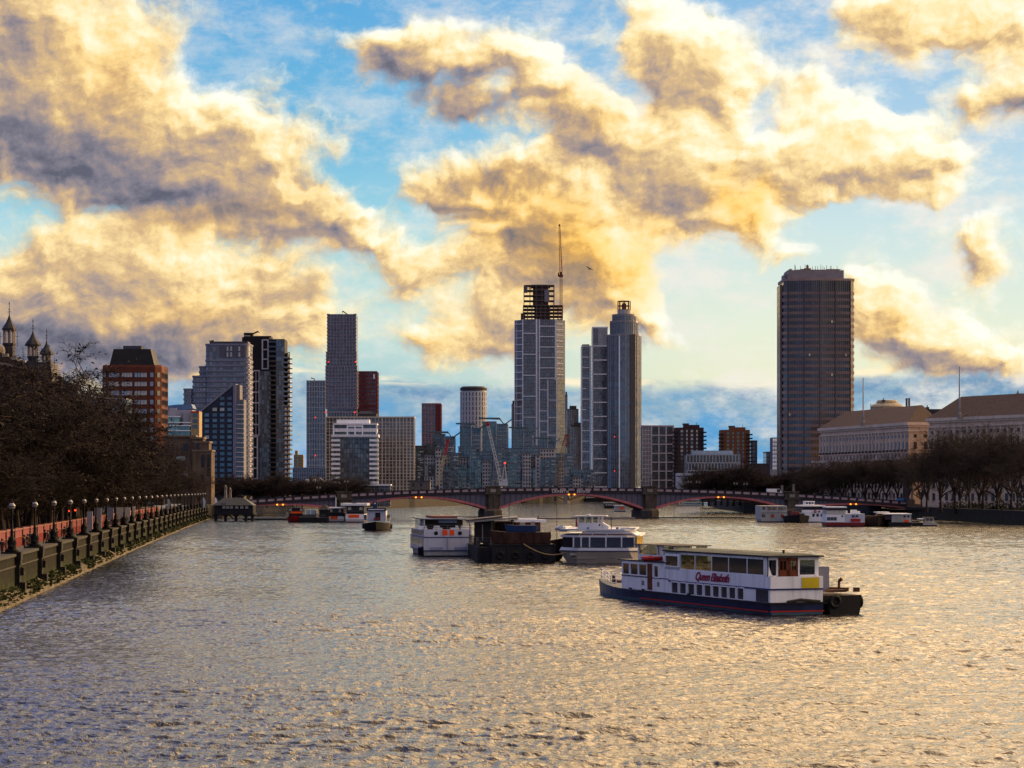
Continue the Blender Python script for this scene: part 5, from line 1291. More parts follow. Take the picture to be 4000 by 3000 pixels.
    o = text_mesh('lettering', cu); o.parent = t; o.rotation_euler = (R(90), 0, 0); o.location = ((xs + xe) / 2, -.52, ztop(21) - 1.9); o.data.materials.append(CLEANW)
    return t
bridge()
def on_bridge(px, dy=0):
    """a point on the bridge at a picture column, dy metres behind the near parapet"""
    x = X(px, 830)
    for _ in range(6): x = X(px, by(x) + dy)
    return x, by(x) + dy, ztop(x)
lamp_black = mat('lamp_iron', (.004, .004, .0045), .6, 0, .2, 1, 0, .1)
gl_lamp = mat('lamp_glass', (.20, .20, .20), .2, 0, .1, 2, 0, .8)
def twin_lamp(px, dy, lab, h=4.3, proto=[]):
    x, y, z = on_bridge(px, dy)
    if proto:
        return dup(proto[0], (x, y, z + (.4 if dy < 2 else -1.1)), 0, lab)
    t = thing('bridge_lamp', lab, 'street lamp', (x, y, z + (.4 if dy < 2 else -1.1)), 0, 'twin lamps along the bridge'); proto.append(t)
    b = MB(); b.lathe([(.28, 0), (.3, .4), (.12, .7), (.09, 2.8), (.14, 2.9), (.05, h - .6)], 8); b.bar((-.5, 0, h - 1.1), (.5, 0, h - 1.1), .1); b.build('post', lamp_black, t)
    for s in (-.5, .5):
        l = MB(); l.lathe([(.08, h - 1.0), (.24, h - .8), (.28, h - .35), (.12, h - .3)], 8, (s, 0)); o = l.build('lantern', gl_lamp, t); c = MB(); c.lathe([(.3, h - .34), (.2, h - .1), (.03, h + .1)], 8, (s, 0)); c.build('cap', lamp_black, o)
    KIDS.clear()
    return t
for px, dy, lab in ((1243, 16, 'twin lantern lamp on the far parapet over the leftmost bridge arch'), (1352, -.4, 'twin lantern lamp on the first bridge pier from the left'), (1935, 16, 'twin lantern lamp behind the second bridge pier from the left'), (2511, 16, 'left of two twin lamps at the third bridge pier'), (2542, -.4, 'right of two twin lamps on the third bridge pier'), (2693, 16, 'bridge lamp beside the white boxy building'), (2726, 16, 'bridge lamp right of the white boxy building'), (2873, 16, 'left of two bridge lamps against the brown trees'), (2912, 16, 'right of two bridge lamps against the brown trees'), (2297, 16, 'twin lamp on the middle span under the twin dark towers')):
    twin_lamp(px, dy, lab)
KIDS.clear()
def obelisk(px, dy, lab, h, w, m, pine=True):
    x, y, z = on_bridge(px, dy)
    t = thing('obelisk', lab, 'obelisk', (x, y, z - 1.2 if dy > 2 else z)); b = MB(); b.box(-w * .8, -w * .8, 0, w * .8, w * .8, h * .18); b.prism([(-w / 2, -w / 2), (w / 2, -w / 2), (w / 2, w / 2), (-w / 2, w / 2)], h * .18, h * .88, 0, [(-w * .36, -w * .36), (w * .36, -w * .36), (w * .36, w * .36), (-w * .36, w * .36)]); b.box(-w * .55, -w * .55, h * .88, w * .55, w * .55, h * .92); b.build('shaft', m, t)
    if pine:
        b = MB(); b.lathe([(.1, h * .92), (w * .42, h * .96), (w * .34, h * 1.03), (.04, h * 1.1)], 8); b.build('finial', m, t)
obm = mat('obelisk_stone', (.22, .19, .17), .8, 0, .2)
obelisk(881, 0, 'left of two slim stone pillars at the left end of the bridge', 5.2, 1.0, obm); obelisk(899, 3, 'right of two slim stone pillars at the left end of the bridge', 5.4, 1.0, obm)
obelisk(3055, 16, 'flat capped stone pillar behind the rightmost bridge pier', 4.3, .9, obm, False); obelisk(3100, -.3, 'flat capped stone pillar standing on the rightmost bridge pier', 3.6, .9, obm, False)
obelisk(3484, -.2, 'short pale pillar on the parapet near the right end of the bridge', 3.4, .9, obm); obelisk(3538, 20, 'tall dark obelisk at the right end of the bridge before the bare trees', 13.0, 2.0, mat('dark_stone', (.035, .030, .034), .8))  # tall one in a much darker stone than the other pillars
obelisk(3562, -.6, 'pale stone end pillar of the bridge beside the blue awning', 5.0, .9, obm)

def vehicle(name, lab, cat, loc, rz, L, H, W_, body, van=False):
    t = thing(name, lab, cat, loc, rz)
    b = MB()
    if van: prof = [(-L / 2, .35), (L / 2, .35), (L / 2, .95), (L / 2 - .5, 1.1), (L / 2 - 1.2, H), (-L / 2 + .1, H), (-L / 2, H - .2)]
    else: prof = [(-L / 2, .35), (L / 2, .35), (L / 2, .75), (L / 2 - 1.1, .9), (L / 2 - 1.8, H), (-L / 2 + .9, H), (-L / 2 + .15, .9), (-L / 2, .8)]
    b.side(prof, -W_ / 2, W_ / 2); b.build('body', body, t)
    for s in (-1, 1):
        b = MB(); zlo = .95 if not van else 1.15; x0, x1 = (-L / 2 + .9, L / 2 - 1.6) if not van else (L / 2 - 2.2, L / 2 - 1.0); b.box(x0, s * W_ / 2 - .03, zlo, x1, s * W_ / 2 + .03, H - .14); b.build('window', G_BLACK, t)
        for x in (-L / 2 + .85, L / 2 - .9):
            b = MB(); b.tube((x, s * (W_ / 2 - .2), .34), (x, s * (W_ / 2 + .02), .34), .34, .34, 12); b.build('wheel', BLACK, t)
    return t
x, y, z = on_bridge(3026, 5); vehicle('van', 'white van driving over the right half of the bridge', 'van', (x, y, z - 1.1), BRZ, 5.6, 2.4, 2.0, CLEANW, True)
x, y, z = on_bridge(3527, 4); vehicle('car', 'bright blue car at the right end of the bridge', 'car', (x, y, z - 1.1), BRZ, 4.5, 1.95, 1.8, mat('blue_car_paint', (.04, .14, .42), .3), True)
x, y, z = on_bridge(905, 4); vehicle('car', 'pale silver car at the left end of the bridge above the pier house', 'car', (x, y, z - .9), BRZ, 4.6, 1.5, 1.8, mat('silver_paint', (.4, .42, .45), .3))

# --- second bridge seen through the middle arch
def far_bridge():
    Y = 1745; t = thing('far_bridge', 'distant ochre arched steel bridge seen through the middle arch', 'bridge', (0, Y, 0), -.10)
    och = mat('ochre_paint', (.30, .16, .05), .6); rd = mat('far_bridge_red', (.12, .03, .025), .6)
    xs = [-30, 5, 40, 82, 122, 160]
    for i in range(5):
        xa, xb = xs[i] + 1.5, xs[i + 1] - 1.5; n = 16; pts = [(xa + (xb - xa) * k / n, 1.8 + 4.3 * (1 - (2 * k / n - 1) ** 2)) for k in range(n + 1)]
        b = MB()
        for k in range(n): b.side([pts[k], pts[k + 1], (pts[k + 1][0], pts[k + 1][1] + .7), (pts[k][0], pts[k][1] + .7)], 0, 20, 0)
        for k in range(n + 1):
            if pts[k][1] < 6.0: b.box(pts[k][0] - .2, .1, pts[k][1] + .6, pts[k][0] + .2, .5, 7.0, 1)
        b.build('arch', [och, rd], t)
        p = MB(); p.box(xs[i] - 1.5, -2, -1, xs[i] + 1.5, 22, 6.9); p.build('pier', STONE, t)
    b = MB(); b.box(-40, -.3, 7.0, 165, 20, 8.0, 0); b.box(-40, -.35, 8.0, 165, -.15, 9.0, 1); b.build('deck', [mat('far_deck', (.10, .09, .09)), rd], t)
far_bridge()

# --- luffing cranes by the far wharf
def jib_crane(lab, pxa, pya, pxb, pyb, Y, wide, m, tipm, tipf, body=True, aframe=False):
    z0 = Z(pya, Y); base = Vector((X(pxa, Y), Y, z0)); tip = Vector((X(pxb, Y), Y, Z(pyb, Y))) - base
    t = thing('luffing_crane', lab, 'crane', tuple(base))
    b = MB(); e = tip * (1 - tipf); b.truss((0, 0, 0), tuple(e), wide, wide * .8, 16, .34); j = b.build('jib', m, t)
    if tipf: b = MB(); b.truss(tuple(e), tuple(tip), wide * .8, wide * .6, 6, .5); b.box(tip.x - 1.1, -.8, tip.z - 1, tip.x + 1.1, .8, tip.z + .6); b.build('jib_tip', tipm, t)
    b = MB(); b.box(-1.5, -2, -3.5, 5.5 if body else 1.5, 2, 0); b.box(1.5, -2.2, 0, 5, 2.2, 1.6) if body else None; b.tube((0, 0, 1 - z0), (0, 0, -3.5), 1.3, 1.3, 10); b.build('base', m if body else STEEL, t)
    if aframe:
        b = MB(); b.bar((1, 0, 0), (3.2, 0, 14), .45); b.bar((5, 0, 0), (3.2, 0, 14), .45); b.bar((3.2, 0, 14), (4.2, 0, 0), .3); b.build('a_frame', m, t)
        b = MB(); b.lathe([(.1, 13.4), (1.0, 14.2), (.1, 15)], 8, (3.2, 0)); b.build('beacon', MATS['red_light'], t)
    b = MB(); mid = tip * .62; b.bar((tip.x, -.6, tip.z), (tip.x + .3, -.6, tip.z - 9), .12); b.build('hoist_rope', BLACK, t)
paleyel = mat('crane_pale_yellow', (.36, .31, .17), .6); craw = mat('crane_white', (.52, .55, .58), .5)
jib_crane('small pale lattice crane with red tip above the left half of the wharf flats', 1708, 1898, 1750, 1720, 1860, 2.6, paleyel, RED, .32, False)
jib_crane('slim white lattice crane leaning left with a red beacon on its frame', 1956, 1880, 1904, 1652, 1850, 2.2, craw, RED, .05, True, True)
jib_crane('stout yellow lattice crane with red tip left of the twin dark towers', 2171, 1896, 2214, 1700, 1840, 4.2, mat('crane_dull_yellow', (.24, .17, .09), .7), mat('crane_red', (.25, .04, .03)), .22, False)

# --- pier house on stilts at the foot of the bridge
def pier_house():
    Y = 752; t = thing('pier_house', 'black timber pier house with hipped roof on stilts before the left end of the bridge', 'pier', (X(913, Y), Y, 0))
    x = lambda px: X(px, Y) - X(913, Y); z = lambda py: Z(py, Y)
    blk = mat('black_timber', (.018, .018, .022), .7, 0, .3)
    b = MB(); b.box(x(838), 0, z(2004), x(988), 9, z(1974)); b.box(x(836), -.5, z(2012), x(992), 9.5, z(2004)); b.build('wall', blk, t)
    b = MB(); b.prism([(x(830), -.9), (x(990), -.9), (x(990), 9.9), (x(830), 9.9)], z(1974), z(1945), 0, [(x(868), 3.5), (x(948), 3.5), (x(948), 5.5), (x(868), 5.5)]); b.build('roof', mat('pier_roof', (.030, .035, .035), .6), t)
    for px in (875, 890, 905, 925, 945, 964): win(t, x(px), -.02, z(1981), 1.0, .85, mat('pier_window', (.42, .42, .40), .3), frame=blk)
    for px in (842, 880, 921, 960, 985):
        b = MB(); b.box(x(px) - .45, .2, -1, x(px) + .45, 1.1, z(2012)); b.box(x(px) - 1.0, .3, z(2016), x(px) + 1.0, 1.0, z(2012)); b.build('pile', blk, t)
    b = MB(); b.bar((x(895), .6, z(2012)), (x(912), .6, z(2028)), .35); b.build('brace', blk, t)
    b = MB(); b.box(x(862), -.15, z(1972), x(884), -.05, z(1966)); b.build('sign', mat('blue_sign', (.05, .08, .25)), t)
    t = thing('gangway', 'long dark lattice gangway from the pier house towards the red bowed boat', 'gangway', (X(995, 770), 770, 0))
    b = MB(); L = X(1120, 770) - X(995, 770); z0, z1 = Z(1987, 770), Z(2003, 770)
    b.box(0, 0, z1 - .3, L, 2.2, z1 + .1); b.bar((0, 0, z0 + .9), (L, 0, z0 + .4), .2); n = 16
    for k in range(n): b.bar((L * k / n, 0, z1), (L * (k + .5) / n, 0, z0 + .7), .14); b.bar((L * (k + .5) / n, 0, z0 + .7), (L * (k + 1) / n, 0, z1), .14)
    b.build('span', mat('gangway_grey', (.10, .11, .12)), t); b = MB(); b.box(-4, 1, -.8, L + 4, 7, .6); b.build('pontoon', BLACK, t)
pier_house()

# --- red painted boundary wall behind the left path
def red_wall():
    m = bpy.data.materials.new('painted_red_wall'); m.use_nodes = True; t = NT(m.node_tree); b = m.node_tree.nodes['Principled BSDF']; b.inputs['Roughness'].default_value = .9; b.inputs['Specular IOR Level'].default_value = .1
    g = t.n('ShaderNodeNewGeometry').outputs['Position']; n = t.noise(g, 2.2, 6, .7); sp = t.n('ShaderNodeSeparateXYZ'); t.put(sp.inputs[0], g)
    up = t.mr(sp.outputs[2], 4.7, 4.74, 0, 1)
    c = t.mix(up, t.ramp(n, [(.3, (.075, .008, .008)), (.7, (.19, .026, .025))]), t.ramp(n, [(.3, (.11, .028, .03)), (.7, (.26, .09, .093))]))
    vo = t.n('ShaderNodeTexVoronoi'); t.put(vo.inputs['Vector'], g); vo.inputs['Scale'].default_value = 5.0
    c = t.mix(t.mr(vo.outputs['Distance'], .16, .26, .5, 0), c, (.30, .03, .035)); t.put(b.inputs['Base Color'], c)
    w = thing('memorial_wall', 'long wall painted red and pink running behind the riverside path on the left', 'wall')
    pts = [(p[0] - 4.85, p[1]) for p in LB if 95 <= p[1] <= 613]; pts[-1] = (pts[-1][0] + 1, 600)
    b = MB(); bank_strip(b, pts, 0, .5, 3.0, 5.5); b.build('wall_face', m, w)
    b = MB(); bank_strip(b, pts, -.10, .6, 5.5, 5.66); bank_strip(b, pts, -.06, -.005, 4.68, 4.75); b.build('coping', mat('dark_red_coping', (.20, .07, .055)), w)
    y = 105.0; k = 0
    while y < 595:
        for (a, c2) in zip(pts[:-1], pts[1:]):
            if a[1] <= y < c2[1]:
                u = (y - a[1]) / (c2[1] - a[1]); x = a[0] + u * (c2[0] - a[0]); rz = math.atan2(c2[1] - a[1], c2[0] - a[0])
                b = MB(); b.T = Matrix.Translation((x, y, 0)) @ Matrix.Rotation(rz, 4, 'Z'); b.box(-.28, -.14, 3, .28, .45, 5.78); b.build('pier', mat('sooty_brick', (.09, .035, .03)), w)
        y += 8.5
red_wall()

# --- riverside lamp standards
def ordinal(i):
    o = 'first second third fourth fifth sixth seventh eighth ninth tenth eleventh twelfth thirteenth fourteenth fifteenth sixteenth seventeenth eighteenth nineteenth twentieth'.split()
    return o[i] if i < 20 else 'twenty-' + o[i - 20]
def lamps():
    P = None; n = len(lamp_spots())
    for i, (x, y, rz) in enumerate(LSP):
        lab = f'black globe lamp with dolphin base, {ordinal(i)} from the left edge along the river wall'
        if P is None:
            t = thing('street_lamp', lab, 'street lamp', (x, y, 4.35), rz, 'globe lamps along the embankment wall'); P = t
            iron = MATS['lamp_iron']
            b = MB(); b.lathe([(.62, 0), (.66, .15), (.5, .25), (.42, .3)], 10, (0, .35)); 
            b.lathe([(.42, .25), (.36, .55), (.24, .95), (.18, 1.4), (.12, 1.9), (.05, 2.0)], 10, (0, .35))
            # entwined dolphins: two coiling bodies
            for ph in (0, math.pi):
                pr = None
                for k in range(15):
                    u = k / 14; a = ph + u * 4.2; r = .27 * (1 - u) ** .8 + .07; p = (r * math.cos(a), .35 + r * math.sin(a), .3 + 1.45 * u)
                    if pr: b.tube(pr[0], p, pr[1], .19 * (1 - u) + .05, 7)
                    pr = (p, .19 * (1 - u) + .05)
                a = ph; b.lathe([(.05, .26), (.22, .34), (.24, .5), (.08, .66)], 7, (.36 * math.cos(a), .35 + .36 * math.sin(a)))
            b.build('dolphin_base', iron, t, True)
            b = MB(); b.lathe([(.13, .3), (.13, 1.7), (.19, 1.78), (.13, 1.9), (.10, 2.1), (.08, 3.45), (.13, 3.52), (.08, 3.62), (.14, 3.78), (.05, 3.84)], 10, (0, .35)); b.build('post', iron, t, True)
            g = MB(); R0 = .30; zc = 4.14; g.lathe([(.02, zc - R0)] + [(R0 * math.sin(math.pi * k / 10), zc - R0 * math.cos(math.pi * k / 10)) for k in range(1, 10)] + [(.02, zc + R0)], 16, (0, .35)); go = g.build('globe', gl_lamp, t, True)
            b = MB(); b.lathe([(R0 + .015, zc - .03), (R0 + .04, zc), (R0 + .015, zc + .03)], 16, (0, .35)); b.build('band', iron, go)
            b = MB(); b.lathe([(.14, zc + .33), (.17, zc + .42), (.06, zc + .46), (.05, zc + .56), (.01, zc + .68)], 8, (0, .35)); b.build('crown', iron, go)
            KIDS.clear()
        else:
            dup(P, (x, y, 4.35), rz, lab)
    KIDS.clear()
lamps()

# ------------------------------------------------------------------ boats
def hull_mesh(mb, L, B, H, bow=.35, sheer=.8, m=0, m2=1, flare=.82, stern=1.0, boot=.28, deck_m=None, tumble=1, rise=0, full=2.0):
    """hull with x forward from the stern (0) to the bow (L); m topsides, m2 boot line"""
    n = 22; rows = []
    for i in range(n + 1):
        s = i / n; k = max(0, (s - (1 - bow)) / bow); hb = B / 2 * (1 - k ** full) * (stern + (1 - stern) * min(1, s / .12)); hb = max(hb, .03)
        zt = H + sheer * k ** 1.7 + rise * max(0, (.15 - s) / .15)
        x = s * L; rk = .10 * H * 4 * k ** 3
        rows.append([(x, hb * .55, -.6), (x, hb * (flare + (1 - flare) * .25), 0), (x + rk * .3, hb * (flare + (1 - flare) * .5), boot), (x + rk * .35, hb * (flare + (1 - flare) * .55), boot + .08), (x + rk, hb, zt)])
    k = 5; v = []
    for r in rows: v += r + [(x, -y, z) for x, y, z in r]
    f, mm = [], []
    for i in range(n):
        a, c = i * 10, (i + 1) * 10
        for j in range(4):
            f += [(a + j, c + j, c + j + 1, a + j + 1)[::-1], (a + 5 + j, c + 5 + j, c + 6 + j, a + 6 + j)]; mm += [m2 if j == 2 else (m2 if j < 2 else m)] * 2
        f.append((a + 4, a + 9, c + 9, c + 4)); mm.append(deck_m if deck_m is not None else m)
    for j in range(4): f.append((j, j + 1, j + 6, j + 5)); mm.append(m2 if j == 2 else (m2 if j < 2 else m))
    b = len(mb.v); mb.v += [tuple(mb.T @ Vector(p)) for p in v]; mb.f += [tuple(b + i for i in q) for q in f]; mb.m += mm
def rail(mb, pts, h, n=None, r=.035, rails=3, m=0):
    for a, c in zip(pts[:-1], pts[1:]):
        a, c = Vector(a), Vector(c); k = max(1, int((c - a).length / 1.5))
        for j in range(rails): u = Vector((0, 0, h * (j + 1) / rails)); mb.bar(tuple(a + u), tuple(c + u), r * 1.4, m)
        for i in range(k + 1): p = a + (c - a) * i / k; mb.bar(tuple(p), tuple(p + Vector((0, 0, h))), r * 1.6, m)
def ring(mb, c, r, w, axis='y', m=0, n=14):
    for i in range(n):
        a, a2 = 2 * math.pi * i / n, 2 * math.pi * (i + 1) / n
        f = (lambda q: (c[0] + r * math.cos(q), c[1], c[2] + r * math.sin(q))) if axis == 'y' else (lambda q: (c[0], c[1] + r * math.cos(q), c[2] + r * math.sin(q))) if axis == 'x' else (lambda q: (c[0] + r * math.cos(q), c[1] + r * math.sin(q), c[2]))
        mb.tube(f(a), f(a2), w, w, 6, m)
def glazed(parent, a, c, z0, z1, n, m=None, gap=.16, y=0, face=-1, off=.03, frame=None, name='window'):
    """n panes from x=a to x=c on the side at y (face -1 looks to -y, +1 to +y)"""
    w = (c - a) / n
    for i in range(n):
        win(parent, a + w * (i + .5), y, (z0 + z1) / 2, w - gap, z1 - z0, m or G_DARK, 0 if face < 0 else math.pi, t=off, frame=frame, name=name)

def big_boat():
    f = Vector((-.349, .937)); r = Vector((.937, .349)); C = Vector((20.5, 187)); B = 4.8
    o = C + r * (B / 2)
    t = thing('passenger_boat', 'large white and navy two deck river boat with red script name, nearest to the camera', 'boat', (o.x, o.y, 0), math.atan2(f.y, f.x))
    def q(cx, cy):
        u = (2250 + cx / 1.8433 - 2000) / F; s = (C.x - C.y * u) / (.349 + .937 * u); Y = C.y + .937 * s; return s, Z(2050 + cy / 1.8433, Y)
    def e(cx, cy):
        u = (2250 + cx / 1.8433 - 2000) / F; k = (C.y * u - C.x) / (.937 - .349 * u); Y = C.y + .349 * k; return B / 2 - k, Z(2050 + cy / 1.8433, Y)
    L = 40.8; hy = B / 2
    b = MB(); hull_mesh(b, L, B + .5, .95, .34, .5, 0, 1, .93, .9, .2, 2, full=2.2); b.build('hull', [NAVY, mat('antifoul_blue', (.05, .10, .14), .5), mat('boat_deck', (.16, .17, .16), .8)], t, False)
    # red waterline stripe and white rubbing strake follow the hull side
    b = MB(); b.box(.2, hy + .10, .24, 25.4, hy + .235, .34); b.box(-.05, -hy, .24, -.02, hy, .34); b.build('red_stripe', RED, t)
    b = MB(); b.box(-.1, hy - .1, .88, 25.4, hy + .34, 1.0); b.box(-.16, -hy - .2, .88, .1, hy + .2, 1.0); b.build('rubbing_strake', BLACK, t)
    P = lambda *a: [q(*p) for p in a]
    # lower saloon side wall, traced along the boat
    s_aft, s_mid, s_fwd = 0.0, q(668, 300)[0], q(328, 300)[0]
    zl = lambda s: 1.6
    z_str = 2.05
    b = MB(); b.box(.02, -hy + .1, .95, s_mid, hy, z_str); b.build('lower_saloon', WHITE, t)
    b = MB(); b.box(-.03, hy - .02, z_str - .06, s_mid + .02, hy + .05, z_str + .06); b.box(-.06, -hy + .1, z_str - .06, .0, hy, z_str + .06); b.build('blue_line', mat('blue_line_paint', (.02, .03, .12), .4), t)
    # stern bulwark and side bulwark in white
    zb = e(1500, 372)[1]; b = MB(); b.box(0, -hy + .08, z_str, .35, hy - .01, zb - .02); b.box(.35, hy - .12, z_str, s_mid, hy - .01, zb - .02); b.box(.35, -hy + .09, z_str, s_mid, -hy + .2, zb - .02); b.build('bulwark', WHITE, t)
    b = MB(); b.box(.1, -hy + .2, z_str - .02, s_mid, hy - .13, z_str + .03); b.build('upper_deck', MATS['boat_deck'], t)
    # upper saloon: glazed sides you can see through
    s0, s1 = q(1365, 300)[0], q(640, 230)[0]; zr = 4.6; wz0, wz1 = zb + .1, zr - .2
    b = MB()
    for sy in (hy - .12, -hy + .1):
        b.box(s0, sy, wz0 - .12, s1, sy + .1, wz0); b.box(s0, sy, wz1, s1, sy + .1, zr)
        xs = [q(cx, 300)[0] for cx in (1365, 1230, 1097, 975, 855, 748)]
        for s in xs: b.box(s - .07, sy, wz0, s + .07, sy + .1, wz1)
        b.box(xs[-1], sy, wz0 - .12, s1, sy + .1, zr) if sy > 0 else b.box(s1 - .1, sy, wz0 - .12, s1, sy + .1, zr)
    b.box(s1 - .1, -hy + .1, z_str, s1, hy - .02, wz0); b.box(s1 - .1, -hy + .1, wz1, s1, hy - .02, zr)
    b.build('upper_saloon', WHITE, t)
    for a, c in zip(xs[:-1], xs[1:]):
        for sy, rz in ((hy - .05, math.pi), (-hy + .15, 0)):
            win(t, (a + c) / 2, sy, (wz0 + wz1) / 2, abs(a - c) - .14, wz1 - wz0, mat('saloon_glass', (.03, .035, .04), .05) if sy > 0 and (xs.index(a) in (0, 1, 2)) else clear_glass(), rz, t=.02)
    win(t, (xs[-1] + s1) / 2, hy - .01, wz0 + .62, abs(xs[-1] - s1) - .55, .85, G_DARK, math.pi, t=.03, frame=CLEANW)
    # seats and dim interior partitions
    for k in range(7):
        b = MB(); x = s0 + 1.2 + k * 2.1; b.box(x, -1.6, z_str, x + .5, 1.6, z_str + .95); b.box(x, -1.6, z_str + .95, x + .12, 1.6, z_str + 1.25); b.build('bench', mat('seat_dark', (.03, .03, .035)), t)
    b = MB(); b.box(s0 + 4.4, -hy + .3, z_str, s0 + 4.9, .2, zr - .1); b.box(s0 + 9.5, -hy + .3, z_str, s0 + 11.8, .6, zr - .1); b.build('partition', mat('partition_dark', (.035, .03, .028)), t)
    # roof
    b = MB(); b.prism([(-.0, -hy + 0), (s1 + .35, -hy), (s1 + .35, hy + .12), (-.0, hy + .12)], zr, zr + .13, 0); b.prism([(.3, -hy + .4), (s1 - .1, -hy + .4), (s1 - .1, hy - .3), (.3, hy - .3)], zr + .13, zr + .27, 1, [(.8, -hy + 1.2), (s1 - .8, -hy + 1.2), (s1 - .8, hy - 1.2), (.8, hy - 1.2)]); b.tube((1.6, .4, zr + .2), (1.6, .4, zr + .55), .1, .1, 6); b.build('roof', [mat('roof_edge_black', (.03, .03, .028)), mat('roof_felt', (.10, .11, .085), .9, 0, .35, .6)], t)
    # curved white stern screens with brown double door
    y0, y1 = e(1470, 300)[0], e(1615, 300)[0]; b = MB()
    za, zt_ = zb - .02, zr
    xs2 = .38
    b.box(xs2, y0, za, xs2 + .08, hy - .1, za + .08); b.box(xs2, y0 - .02, za, xs2 + .1, y0 + .14, zt_); b.box(xs2, y1 - .14, za, xs2 + .1, y1 + .02, zt_)
    b.add([(xs2, hy - .05, zt_), (xs2, hy - .05, zt_ - .6), (xs2, hy - .30, za + .2), (xs2, hy - .5, za), (xs2, hy + .0, za), (xs2 - .1, hy, za), (xs2 - .1, hy - .05, zt_)], [(0, 1, 2, 3, 4), (0, 4, 5, 6)])
    b.box(xs2, y0 + .1, zt_ - .22, xs2 + .09, hy - .05, zt_); b.box(xs2, -hy + .25, zt_ - .22, xs2 + .09, y1 - .1, zt_); b.box(xs2, -hy + .3, za, xs2 + .09, -hy + .62, zt_); b.box(xs2, -hy + .5, za, xs2 + .09, y1, za + .12); b.box(s0 - .05, hy - .12, zb, s0 + .4, hy - .02, zr); b.box(xs2, y1 - .03, zt_ - .045, xs2 + .09, y0 + .03, zt_ - .002)
    b.build('stern_screen', CLEANW, t)
    for (a, c) in ((y0 + .15, hy - .32), (-hy + .64, y1 - .16)):
        win(t, xs2 + .04, (a + c) / 2, (za + zt_) / 2 - .03, abs(c - a), zt_ - za - .5, clear_glass(), -math.pi / 2, t=.02)
    wood = mat('varnished_wood', (.14, .035, .012), .4, 0, .25, 2)
    ym = (y0 + y1) / 2
    for (a, c) in ((y1 + .02, ym - .01), (ym + .01, y0 - .02)):
        b = MB(); w = c - a; b.box(xs2 - .03, a, za, xs2 + .05, c, za + .52); b.box(xs2 - .03, a, zt_ - .32, xs2 + .05, c, zt_ - .05); b.box(xs2 - .03, a, za, xs2 + .05, a + .15, zt_ - .05); b.box(xs2 - .03, c - .15, za, xs2 + .05, c, zt_ - .05); b.box(xs2 - .02, a + w / 2 - .03, za + .5, xs2 + .04, a + w / 2 + .03, zt_ - .3); d = b.build('door', wood, t)
    # yellow panel on the stern bulwark
    ya, za1 = e(1625, 380); yc, zc1 = e(1750, 457); b = MB(); b.box(-.04, yc, zc1, .0, ya, za1); b.build('yellow_panel', mat('yellow_panel_paint', (.62, .47, .02), .6), t)
    # lower windows
    for i in range(9):
        cx = 717 + i * 59.2; cy = 454 + i * 6.2; s, z = q(cx, cy); s2 = q(cx + 46, cy)[0]
        win(t, s, hy, 1.5, abs(s2 - s), .90, G_DARK, math.pi, t=.03, frame=CLEANW)
    s, _ = q(1341, 512); win(t, s, hy, 1.5, abs(q(1385, 512)[0] - q(1297, 512)[0]), .95, G_DARK, math.pi, t=.03)
    # name in red script
    cu = bpy.data.curves.new('boat_name', 'FONT'); cu.body = 'Queen Elizabeth'; cu.size = .95; cu.shear = .45; cu.extrude = .012; cu.offset = .022; cu.space_character = .86
    l = text_mesh('name_lettering', cu); l.parent = t; l.rotation_euler = (R(90), 0, R(180)); sx, _ = q(857, 370); l.location = (sx, hy + .03, 2.34); l.data.materials.append(mat('name_red', (.28, .012, .05), .5))
    xv = [v.co.x for v in l.data.vertices]; l.scale = (abs(sx - q(1100, 370)[0]) / (max(xv) - min(xv)), 1, 1)
    # forward cabin
    zf = 3.55; b = MB(); b.box(s_mid, -hy + .15, 1.0, s_fwd - .0, hy - .02, zf); b.build('forward_cabin', WHITE, t)
    b = MB(); b.box(s_mid - .1, -hy, zf, s_fwd + .5, hy + .12, zf + .1); b.build('cabin_roof', BLACK, t)
    b = MB(); b.box(s_mid, hy - .02, 2.15, s_fwd, hy + .02, 2.22); b.build('blue_line', MATS['blue_line_paint'], t)
    for (a, c, w0, w1) in ((342, 387, 2.35, 3.3), (397, 450, 2.35, 3.3), (458, 512, 2.35, 3.3), (566, 596, 2.3, 3.25)):
        sa, sc = q(a, 300)[0], q(c, 300)[0]; win(t, (sa + sc) / 2, hy - .02, (w0 + w1) / 2, abs(sa - sc), w1 - w0, G_DARK, math.pi, t=.03, frame=CLEANW)
    sa, sc = q(516, 300)[0], q(548, 300)[0]; b = MB(); b.box(sc, hy - .03, 1.1, sa, hy + .03, 3.4); b.build('side_door', wood, t)
    for cx in (482, 592): s, z = q(cx, 430); b = MB(); b.box(s - .25, hy - .03, 1.45, s + .25, hy + .02, 1.85); b.build('vent', mat('vent_grey', (.2, .2, .2)), t)
    # wheelhouse on the forward roof, see-through
    w0s, w1s = q(640, 200)[0], q(382, 200)[0]; yw0, yw1 = -1.7, 1.5; z0, z1 = zf + .1, 5.0
    b = MB(); b.box(w0s, yw0, z0, w1s, yw0 + .08, z0 + .5); b.box(w0s, yw1 - .08, z0, w1s, yw1, z0 + .5); b.box(w1s - .08, yw0, z0, w1s, yw1, z0 + .5); b.box(w0s, yw0, z0, w0s + .08, yw1, z0 + .5)
    for xx in (w0s, (w0s * .55 + w1s * .45), w1s - .12):
        for yy in (yw0, yw1 - .12): b.box(xx, yy, z0 + .5, xx + .22, yy + .12, z1)
    b.box(w0s + 2.4, yw1 - .1, z0 + .45, w0s + 3.1, yw1, z1); b.build('wheelhouse', WHITE, t)
    for yy, rz in ((yw1 - .03, math.pi), (yw0 + .04, 0)):
        for k in range(2): a, c = (w0s + .3, w0s + 2.3) if k == 0 else (w0s + 3.2, w1s - .2); win(t, (a + c) / 2, yy, z0 + .92, c - a, .8, clear_glass(), rz, t=.02)
